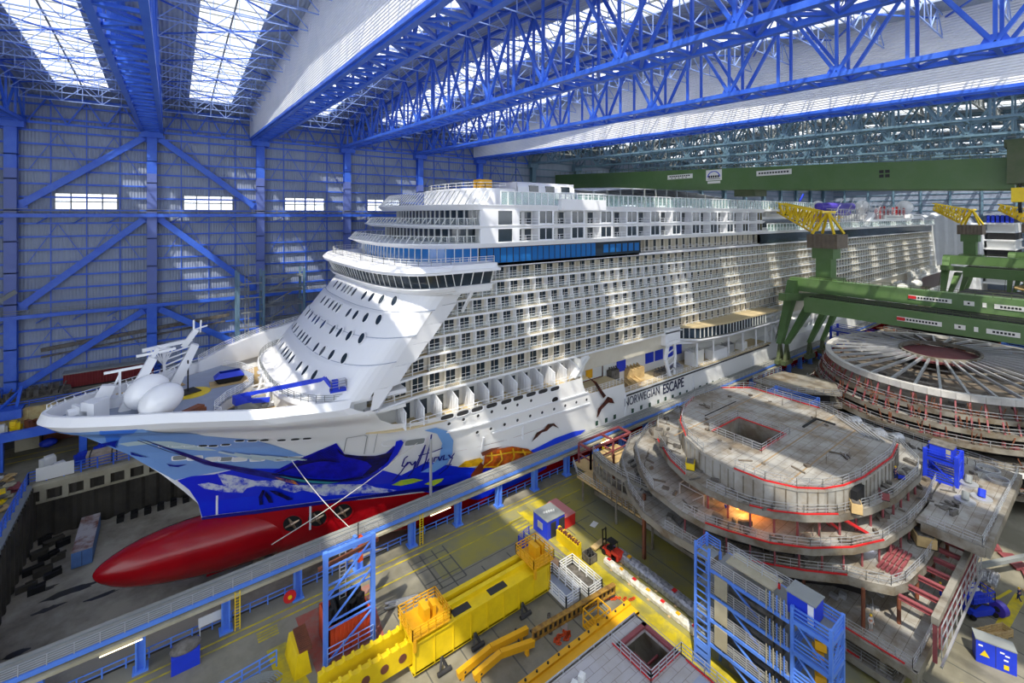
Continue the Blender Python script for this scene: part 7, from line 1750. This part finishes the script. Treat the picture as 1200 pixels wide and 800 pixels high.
t = thing('cable_drum', 'blue violet drum standing behind the open wooden crate', 'drum', (83, 10.2, 0)); s = MB(); s.tube((82.8, 10.2, .9), (83.5, 9.9, .9), .85, n=20); s.build('drum_body', M['purple'], t); s = MB(); s.tube((82.74, 10.22, .9), (82.8, 10.2, .9), .3); s.build('hub', M['dark'], t)
bundle_o = bundle(90.4, 11.0, 14.4, 3.4, .6, foil, 'silver foil covered stack on the floor right of the outrigger frame', 1)
R.seed(12)
labs = ['upper', 'middle', 'lower']
for k, (x, y, a) in enumerate(((99.5, 13.6, .4), (97, 10.8, .7), (94.5, 8.8, .3))):
    s = MB()
    for j in range(4): s.rbox(x+j*.3, y-j*.35, .1, .35, 3.4, .5, a)
    tag(s.build('beam_stack', M['redlead']), 'red oxide steel beams lying on the floor at the right, %s stack' % labs[k], 'beams', 'red beams on the right')
t = thing('wood_frame', 'pale wooden lattice frame lying among the red beams at the right edge', 'frame', (92, 8.6, 0)); s = MB()
for j in range(5): s.beam((91+j*.7, 8.9-j*.2, .2), (91.8+j*.7, 7.6-j*.2, .2), .2)
s.build('slats', M['wood'], t)
s = MB(); s.beam((86, 13.4, 2.6), (99, 7.0, 2.9), .5, .5); s.beam((86, 13.4, 0), (86, 13.4, 2.6), .3); s.beam((97, 8, 0), (97, 8, 2.8), .3); tag(s.build('pipe_bridge', M['greybeam']), 'grey pipe on short stands crossing behind the foil covered stack', 'pipe')
t = thing('trolley', 'white service trolley under the outrigger frame at the right', 'trolley', (84, 13, 0)); s = MB(); s.rbox(84.4, 12.9, .9, 1.0, 2.4, 1.2, -.5); s.rbox(84.4, 12.9, .3, .4, 2.4, 1.2, -.5); s.build('shelves', M['offwhite'], t); s = MB()
for dx, dy in ((-1, -.5), (1, -.5), (1, .5), (-1, .5)): s.beam((84.4+dx, 12.9+dy, 0), (84.4+dx, 12.9+dy, 1.4), .1)
s.build('trolley_post', M['alu'], t)
person((88.3, 8.9, .02), -.3, 'worker in dark overalls and yellow helmet walking at the far right', M['navy'], 'walk')
person((69.5, 20.4, 8.65), 2.6, 'crouching welder in blue with white spark on the fourth deck edge', cobalt, 'crouch', M['royal'])
person((58.6, 31.8, 11.45), -.5, 'worker in blue and yellow helmet cutting steel beside the orange sparks', cobalt, 'crouch')
person((77.2, 20.6, 14.25), -1.2, 'crouching worker in red jacket and blue helmet near the rail of the second deck', mat('red_jacket', (190, 40, 40), .8), 'crouch', M['royal'])
person((78.9, 19.3, 14.25), 2.9, 'worker in navy beside a blue toolbox below the house wall, yellow helmet', M['navy'], 'stand')
person((62.8, 58.2, 4.08), 1.2, 'worker with yellow helmet and blue overalls on the low brown frame deck', cobalt, 'reach')
person((64.5, 59.0, 4.08), -1.4, 'worker bending in blue trousers beside the brown frames near the walkway', cobalt, 'crouch', M['white'])
person((74.5, 13.9, 4.05), .5, 'worker in cobalt overalls inside the white cage under the red struts', cobalt)
person((62.3, 17.4, 4.05), 2.4, 'worker in pale clothes and yellow helmet behind the light blue box tower', mat('pale_clothes', (190, 186, 180), .8), 'stand')
# cutting sparks: glowing particles spraying from the torch
t = thing('cutting_sparks', 'glowing orange spray of cutting sparks beside the worker on the third deck', 'sparks', (59.2, 30.6, 11.6)); spk = mat('glowing_sparks', (255, 150, 50), .5, emit=9); s = MB(); R.seed(31)
for k in range(260):
    a = R.gauss(0, .22); r = R.random()**.7*2.6; h = R.gauss(0, .16)*r; x, y, z = 59.2+r*math.cos(-.7+a), 30.9+r*math.sin(-.7+a), 11.75+abs(h)+.12*r; q = .05+.05*(1-r/2.6)
    s.beam((x, y, z), (x+q*2.4, y-q*1.8, z+h*.1), .05)
stuff(s.build('spray', spk, t)); lp = bpy.data.lights.new('spark_light', 'POINT'); lp.energy = 700; lp.color = (1, .5, .15); lp.shadow_soft_size = .4; lo_ = bpy.data.objects.new('spark_light', lp); C.objects.link(lo_); lo_.location = (59.8, 30.4, 12.2)
t = thing('welding_spark', 'tiny bright white welding spark at the crouching welder', 'spark', (69.9, 19.6, 8.7)); s = MB(); s.ball((69.9, 19.5, 8.85), .16, nu=8, nv=6); s.build('arc', mat('arc_glow', (220, 225, 255), .5, emit=25), t)
# loose items on the block decks
R.seed(17)
ITEMS = [('generator', 61.6, 43.6, 14.2, 1.8, 1.0, 1.0, 'junk', 'brown generator box on the second deck of the ship block, left side'),
 ('welding_set', 59.2, 37.5, 14.2, 1.6, 1.2, .9, 'yellow', 'yellow and black welding set on the second deck, left side'),
 ('duct_piece', 63.2, 45.6, 14.2, 1.6, 1.4, 1.3, 'steelv', 'grey box duct on the second deck nearest the walkway'),
 ('tool_box', 66.6, 18.9 + 1.2, 14.2, 1.6, 1.1, 1.2, 'wood', 'tan cabinet on the second deck near the front rail'),
 ('gas_rack', 72.6, 18.9, 14.2, 1.4, .8, .9, 'redlead', 'red machine on the second deck near the front rail'),
 ('tool_box', 80.0, 19.0, 14.2, 1.2, .8, .6, 'royal', 'blue toolbox below the right end of the house wall'),
 ('steel_bin', 76.5, 15.9, 8.6, 2.4, 2.0, 1.3, 'wood', 'tan bin of scrap on the fourth deck right part')]
for nm, x, y, z, lx, ly, h, m, lab in ITEMS:
    t = thing(nm, lab, nm.replace('_', ' '), (x, y, z)); s = MB(); s.rbox(x, y, z+.08, z+h, lx, ly, .5); s.build('casing', M[m], t)
    s = MB(); s.rbox(x, y, z+h, z+h+.12, lx*.8, ly*.8, .5); s.build('lid', M['junk'], t); s = MB(); s.rbox(x, y, z, z+.08, lx*1.05, ly*1.05, .5); s.build('skid', M['black'], t)
for k in range(3):
    s = MB(); x = 67.5+k*2.0
    for j in range(5): s.rbox(x, 16.2+j*.42, 8.62, 8.9, 1.7, .26, -.06+.03*k)
    tag(s.build('beam_stack', M['redlead']), 'red oxide flat bars on the fourth deck edge, %s pile' % ['left', 'centre', 'right'][k], 'beams', 'red flat bars on the fourth deck')
for k, (x, y, r) in enumerate(((97.6, 24.5, .9), (95.6, 26.5, 1.2), (99.6, 31, .9), (93, 18.5, .8))):
    s = MB(); s.tube((x, y, 11.4+r), (x+1.6, y-.9, 11.4+r), r, n=18); o = s.build('duct_pipe', M['alu']); tag(o, ['shiny duct pipe near the back of the right platform', 'largest grey tank pipe at the left end of the right platform', 'duct pipe at the far rail of the right platform', 'short duct pipe beside the blue cabin tower'][k], 'duct')
for k, (x, y) in enumerate(((91.8, 14.2), (88.6, 12.4), (86, 13.6))):
    t = thing('pipe_flange', ['round grey flange assembly on the right platform, far one', 'round grey flange assembly on the right platform, middle one with blue valve', 'round grey flange assembly on the right platform, near one'][k], 'flange', (x, y, 11.4), 'flanges on the right platform')
    s = MB(); s.tube((x, y, 11.4), (x, y, 11.7), 1.1, n=20); s.build('ring', M['alu'], t); s = MB(); s.tube((x, y, 11.7), (x+.5, y, 12.6), .4); s.build('pipe_stub', M['greybeam'] if k != 1 else M['royal'], t)
for k, (x, y, r) in enumerate(((99.2, 13.2, 1.3), (96.6, 11.8, 1.2))):
    s = MB(); e = [(x+r*math.cos(i*.26), y+r*math.sin(i*.26)) for i in range(25)]; s.path([(a, b, 11.6) for a, b in e], .2, .4); tag(s.build('ring_coaming', M['alu']), ['round hatch ring at the far corner of the right platform', 'round hatch ring beside the far corner ring of the right platform'][k], 'ring')
# ---------------- far quay, ledge and dock bottom at the left ----------------
t = thing('goods_wagon', 'long dark red freight container with grey roof on the ledge by the wall', 'container', (-12, 147, 10)); MB().box(-19.8, -3.5, 145.6, 148.0, 10.4, 13.4).build('body', mat('dark_red_paint', (112, 22, 28), .6, kind='corr', pitch=.5), t)
MB().box(-20, -3.3, 145.4, 148.2, 13.4, 13.7).build('roof', M['greybeam'], t)
MB().box(-19.5, -4, 145.8, 147.8, 10, 10.4).build('underframe', M['black'], t)
t = thing('ledge_rail', 'dark rail with blue posts along the edge of the ledge', 'railing', (-20, 137, 10)); s = MB(); s.rail([(-60, 138.4, 10), (60, 138.4, 10)], 1.0, 4, 2, .14); s.build('rail_bars', M['blue'], t)
s = MB(); s.box(-75, 100, 139.6, 139.9, 10, 10.25); s.box(-75, 100, 141.6, 141.9, 10, 10.25); s.build('crane_rail', M['dark'], t)
R.seed(14)
for k in range(9):
    x = -32+k*1.7 if k < 8 else -24; s = MB()
    for j in range(4): s.rbox(x+R.random()*1.2, 143.5+R.random()*3, 10, 10.6+R.random()*1.4, .4+R.random()*1.2, .4+R.random(), R.random()*3)
    s.tube((x, 144, 10), (x+R.random(), 144.5, 12.4), .15)
    tag(s.build('machine_parts', M['junk']), 'dark machine parts on the ledge left of the red container, %s from the left' % ordn[k], 'machine parts', 'parts on the ledge')
t = thing('column_foot', 'blue box foot hanging over the ledge edge below the first wall column', 'bracket', (-27, 136, 8)); MB().box(-29.4, -24.6, 135.4, 138.6, 8.6, 10.4).build('box', M['blue'], t); s = MB(); s.beam((-28, 137, 10.4), (-25.6, 141, 13), .5); s.beam((-25.6, 137, 10.4), (-25.6, 141, 13.5), .5); s.build('strut', M['blue'], t)
s = MB(); s.beam((-33, 140, 29), (-27, 144, 33.5), .5, .9); tag(s.build('handrail_boom', M['greybeam']), 'grey tube end sticking in at the left edge before the wall', 'tube')
# posts and girder carrying the ledge
for k, (x, y) in enumerate(((-26.8, 131), (-14.7, 130.4), (-2, 130.4), (12, 130.4), (26, 130.4), (40, 130.4))):
    s = MB(); s.box(x-.6, x+.6, y-.5, y+.5, 0, 6.0); tag(s.build('support_column', M['blue']), 'blue support column under the far ledge, %s from the left' % ordn[k], 'column', 'columns under the ledge')
s = MB(); s.box(-75, 60, 130, 131.2, 6.0, 7.6); tag(s.build('support_girder', M['blue']), 'blue girder carried by the columns under the far ledge', 'girder')
s = MB(); s.box(-75, 60, 131.2, 136.4, 6.5, 6.7); struct(s.build('floor_mezzanine', M['conc']))
for k in range(12):
    s = MB(); x = -30+k*2.2
    for j in range(3): s.rbox(x+R.random(), 133+R.random()*2, 6.7, 7.2+R.random()*1.6, .5+R.random()*1.2, .5+R.random(), R.random()*3)
    tag(s.build('stored_goods', [M['junk'], M['offwhite'], M['yellow'], M['rust']][k % 4]), 'stored goods on the mezzanine under the ledge, %s item from the left' % ordn[k], 'goods', 'goods on the mezzanine')
MB_ = MB(); MB_.box(-26.5, -22.8, 140.4, 142.8, 0, 5.0); t = tag(MB_.build('white_cabinet', M['conclt']), 'tall pale cabinet standing below the ledge at the left', 'cabinet')
s = MB(); s.box(-15.6, -13.8, 140.2, 142.6, 0, 6.2); tag(s.build('concrete_pillar', M['conclt']), 'pale concrete pillar below the ledge right of the blue bag', 'pillar')
s = MB(); s.box(-22.6, -16, 142.6, 142.9, 0, 6); s.box(-13.6, 30, 142.6, 142.9, 0, 5); tag(s.build('storage_front', M['rust']), 'brown storage front below the ledge', 'storage')
s = MB(); s.ball((-21.3, 139.6, .9), 1.5, 1.0, .9, 12, 8); tag(s.build('blue_bag', M['royal']), 'bright blue bag on the road below the ledge', 'bag')
s = MB(); s.box(-40, 60, 137.4, 137.6, 0, .03); s.box(-40, 60, 134.6, 134.8, 0, .03); trim(s, ylw)
# blue handrail round the dock head and far edge
t = thing('quay_handrail', 'blue handrail round the head and far side of the dry dock', 'railing', (-20, 120, 0)); s = MB(); s.rail([(-21.2, 68, .2), (-21.2, 121.6, .2), (60, 121.6, .2)], 2.2, 2.4, 4, .12, .22); s.build('rail_bars', M['blue'], t)
s = MB(); s.box(-20.2, -15.0, 121.45, 121.5, .4, 2.9); tag(s.build('canvas_sheet', M['offwhite']), 'pale canvas sheet hung over the blue dock rail', 'canvas')
# timber stacks on the far quay
for k in range(7):
    x0 = -13.5+k*4.1; h = [2.2, 2.8, 2.6, 3.0, 2.2, 2.6, 2.0][k]
    t = thing('timber_stack', 'stack of pale timber planks behind the dock rail, %s from the left' % ordn[k], 'timber', (x0, 125, 0), 'timber stacks on the far quay'); s = MB()
    for j in range(int(h/.3)): s.rbox(x0+1.8, 125+.1*(j % 2), .1+j*.3, .32+j*.3, 3.8, 3.0, .02*(j % 3))
    s.build('planks', mat('greyed_timber', (186, 172, 150), .8, var=.5, rgb2=(140, 120, 96), scale=1), t); s = MB(); s.box(x0+.4, x0+.6, 123.4, 126.6, 0, h); s.build('strap', M['dark'], t)
for k, (x, y) in enumerate(((-17.8, 125), (-14.6, 126.5), (-19.6, 127.8), (-11.6, 127.6))):
    s = MB(); s.rbox(x, y, 0, 1.4+.3*k, 2, 1.6, .3*k); s.rbox(x+.3, y, 1.4+.3*k, 1.8+.3*k, 1.4, 1.2, .4); tag(s.build('wrapped_goods', M['royal'] if k in (1, 3) else M['offwhite']), ['white wrapped pile behind the canvas sheet', 'blue covered pile right of the canvas sheet', 'white ribbed pile near the road left of the canvas sheet', 'blue covered pile before the first timber stack'][k], 'goods')
# heap of boards and yellow pieces on the head quay
R.seed(40)
cols = [M['wood'], M['conclt'], M['junk'], M['yellow'], M['offwhite'], M['redlead']]
for k in range(26):
    y = 127-k*1.15; x = -23.4-R.random()*5
    t = thing('scrap_pile', 'mixed boards and plates on the left quay, %s heap from the far end' % (ordn[k] if k < 19 else str(k+1)+'th'), 'scrap', (x, y, 0), 'scrap on the dock head quay'); s = MB()
    for j in range(4): s.rbox(x+R.uniform(-1, 1), y+R.uniform(-.8, .8), .05+.25*j, .25+.25*j, 1.0+R.random()*2.4, .5+R.random()*1.4, R.random()*3)
    s.build('boards', cols[k % 6], t)
    s = MB(); s.rbox(x, y, 1.05, 1.2+R.random()*.3, 1+R.random(), .8, R.random()*3); s.build('top_piece', cols[(k+2) % 6], t)
# dock bottom: rusty blue container, keel blocks, mats
t = thing('shipping_container', 'light blue container with rust stained roof on the dock floor left of the bulb', 'container', (-12.4, 112, -10))
MB().box(-13.6, -10.9, 107, 118.5, -9.9, -7.3).build('body', mat('faded_blue_paint', (92, 130, 190), .6, var=.4, rgb2=(70, 100, 150), scale=.5), t)
MB().box(-13.6, -10.9, 107, 118.5, -7.3, -7.22).build('roof', mat('rust_stained_roof', (176, 172, 176), .7, var=1, rgb2=(110, 60, 36), scale=.35), t)
MB().box(-12.28, -12.22, 106.95, 107, -9.8, -7.4).build('door_gap', M['dark'], t)
for k in range(11):
    x = -18.6 + (k % 3)*1.4; y = 119-k*1.5; s = MB(); s.rbox(x, y, -10, -9.2+.1*(k % 4), 1.6+R.random()*1.2, .5+R.random()*.8, R.random()*.5); s.rbox(x+.4, y+.3, -9.2, -8.9, 1.2, .3, .3)
    tag(s.build('dark_timber', M['dockwl'] if k % 2 else M['black']), 'dark baulk on the dock floor by the head wall, %s from far' % ordn[k], 'timber', 'baulks on the dock floor')
for k in range(8):
    x = -8+k*2.1; s = MB()
    for j in range(3): s.rbox(x, 119.4-j*.7, -10, -9.1+.3*(j % 2), 1.1, .5, .1)
    tag(s.build('keel_timber', M['black']), 'low black timber group by the far dock wall, %s from the left' % ordn[k], 'timber', 'timbers by the far dock wall')
for k in range(14):
    x = 12+k*3; s = MB(); s.rbox(x, CY, -10, -8.35, 1.4, 2.6); tag(s.build('keel_block', M['conclt']), 'concrete keel block under the ship, %s from the bow' % (ordn[k] if k < 19 else str(k+1)+'th'), 'keel block', 'keel blocks')
for k in range(24):
    x = 12+k*2.2; s = MB(); s.rbox(x, 76+.0*k, -10, -8.2, .8, 1.6); s.rbox(x, 76, -8.2, -7.6, .6, 1.2); tag(s.build('side_block', M['dark']), 'dark side support under the ship hull, %s from the bow' % (ordn[k] if k < 19 else str(k+1)+'th'), 'support', 'side supports')
s = MB(); R.seed(77)
for (x, y, rx, ry) in ((-13, 101, 3.6, .8), (-15, 98.5, 1.6, .5), (-16, 104, 1.2, .6), (-9, 97, 2.5, .4), (-17, 91, 1.2, .5)): s.prism([(x+rx*(1+.35*R.uniform(-1, 1))*math.cos(a*.4), y+ry*(1+.4*R.uniform(-1, 1))*math.sin(a*.4)+x*0) for a in range(16)], -10, -9.985)
trim(s, mat('puddle_dark', (38, 36, 32), .3))
t = thing('timber_mat', 'small brown timber trestle on the dock floor below the red bulb', 'trestle', (-1, 84, -10)); s = MB(); s.rbox(-1, 86, -10, -9.4, 3, .4, .1); s.rbox(-1, 84.6, -10, -9.4, 3, .4, .1); s.build('bearer', M['wood'], t); s = MB(); s.rbox(-1, 85.3, -9.4, -9.2, .5, 2, .4); s.build('cross_board', M['wood'], t)
# mooring ropes from hull to quay and shore
rp = mat('white_rope', (206, 204, 196), .8)
for k, (p, q) in enumerate((((15.2, CY-hull_b(15.2, 11.4)-.2, 11.4), (20.6, 67.0, 5.2)), ((33.0, CY-hull_b(33, 12)-.2, 12.4), (11, 70, 5.1)))):
    s = MB(); p = Vector(p); q = Vector(q); pts = [p.lerp(q, i/10) - Vector((0, 0, .6*math.sin(math.pi*i/10))) for i in range(11)]; s.path(pts, .08); tag(s.build('mooring_rope', rp), ['white mooring rope running down from the bow to the walkway', 'white mooring rope crossing the first one over the red hull'][k], 'rope')
s = MB(); s.tube((33.5, 67.2, 5), (33.5, 67.2, 14), .22); tag(s.build('lamp_pole', M['alu']), 'slim grey pole standing on the walkway in front of the signature', 'pole')
# scaffold behind the ship's bow near the wall
t = thing('access_scaffold', 'tall blue and grey access scaffold with five railed floors before the far wall', 'scaffold', (20.5, 133, 0))
for x in (13.3, 18.8, 28.4):
    for y in (131, 136): s = MB(); s.box(x-.28, x+.28, y-.28, y+.28, 0, 36); s.build('upright', M['slate'], t)
for k in range(6):
    z = 34-k*3.6; s = MB(); s.box(18.8, 28.4, 131, 136, z-.15, z); s.box(13.3, 18.8, 131, 131.3, z-1.2, z-.9); s.build('platform', M['greybeam'], t); s = MB(); s.rail([(18.8, 131, z), (28.4, 131, z)], 1.2, 1.9, 2, .1); s.beam((20, 132, z-3.4), (26, 132, z), .5, .3); s.build('guard_rail', M['greybeam'], t)
s = MB()
for x in (15.4, 16.2): s.beam((x, 137, 10), (x, 137, 40), .2)
for j in range(20): s.beam((15.4, 137, 12+j*1.4), (16.2, 137, 12+j*1.4), .16)
s.build('ladder', M['greybeam'], t)
s = MB(); s.beam((-24, 149.3, 19), (13, 149.3, 22.5), .5, .9); s.beam((-24, 149.3, 17.4), (12, 149.3, 20.8), .4); tag(s.build('cable_tray', M['junk']), 'long dark cable tray on the far wall behind the foredeck', 'cable tray')
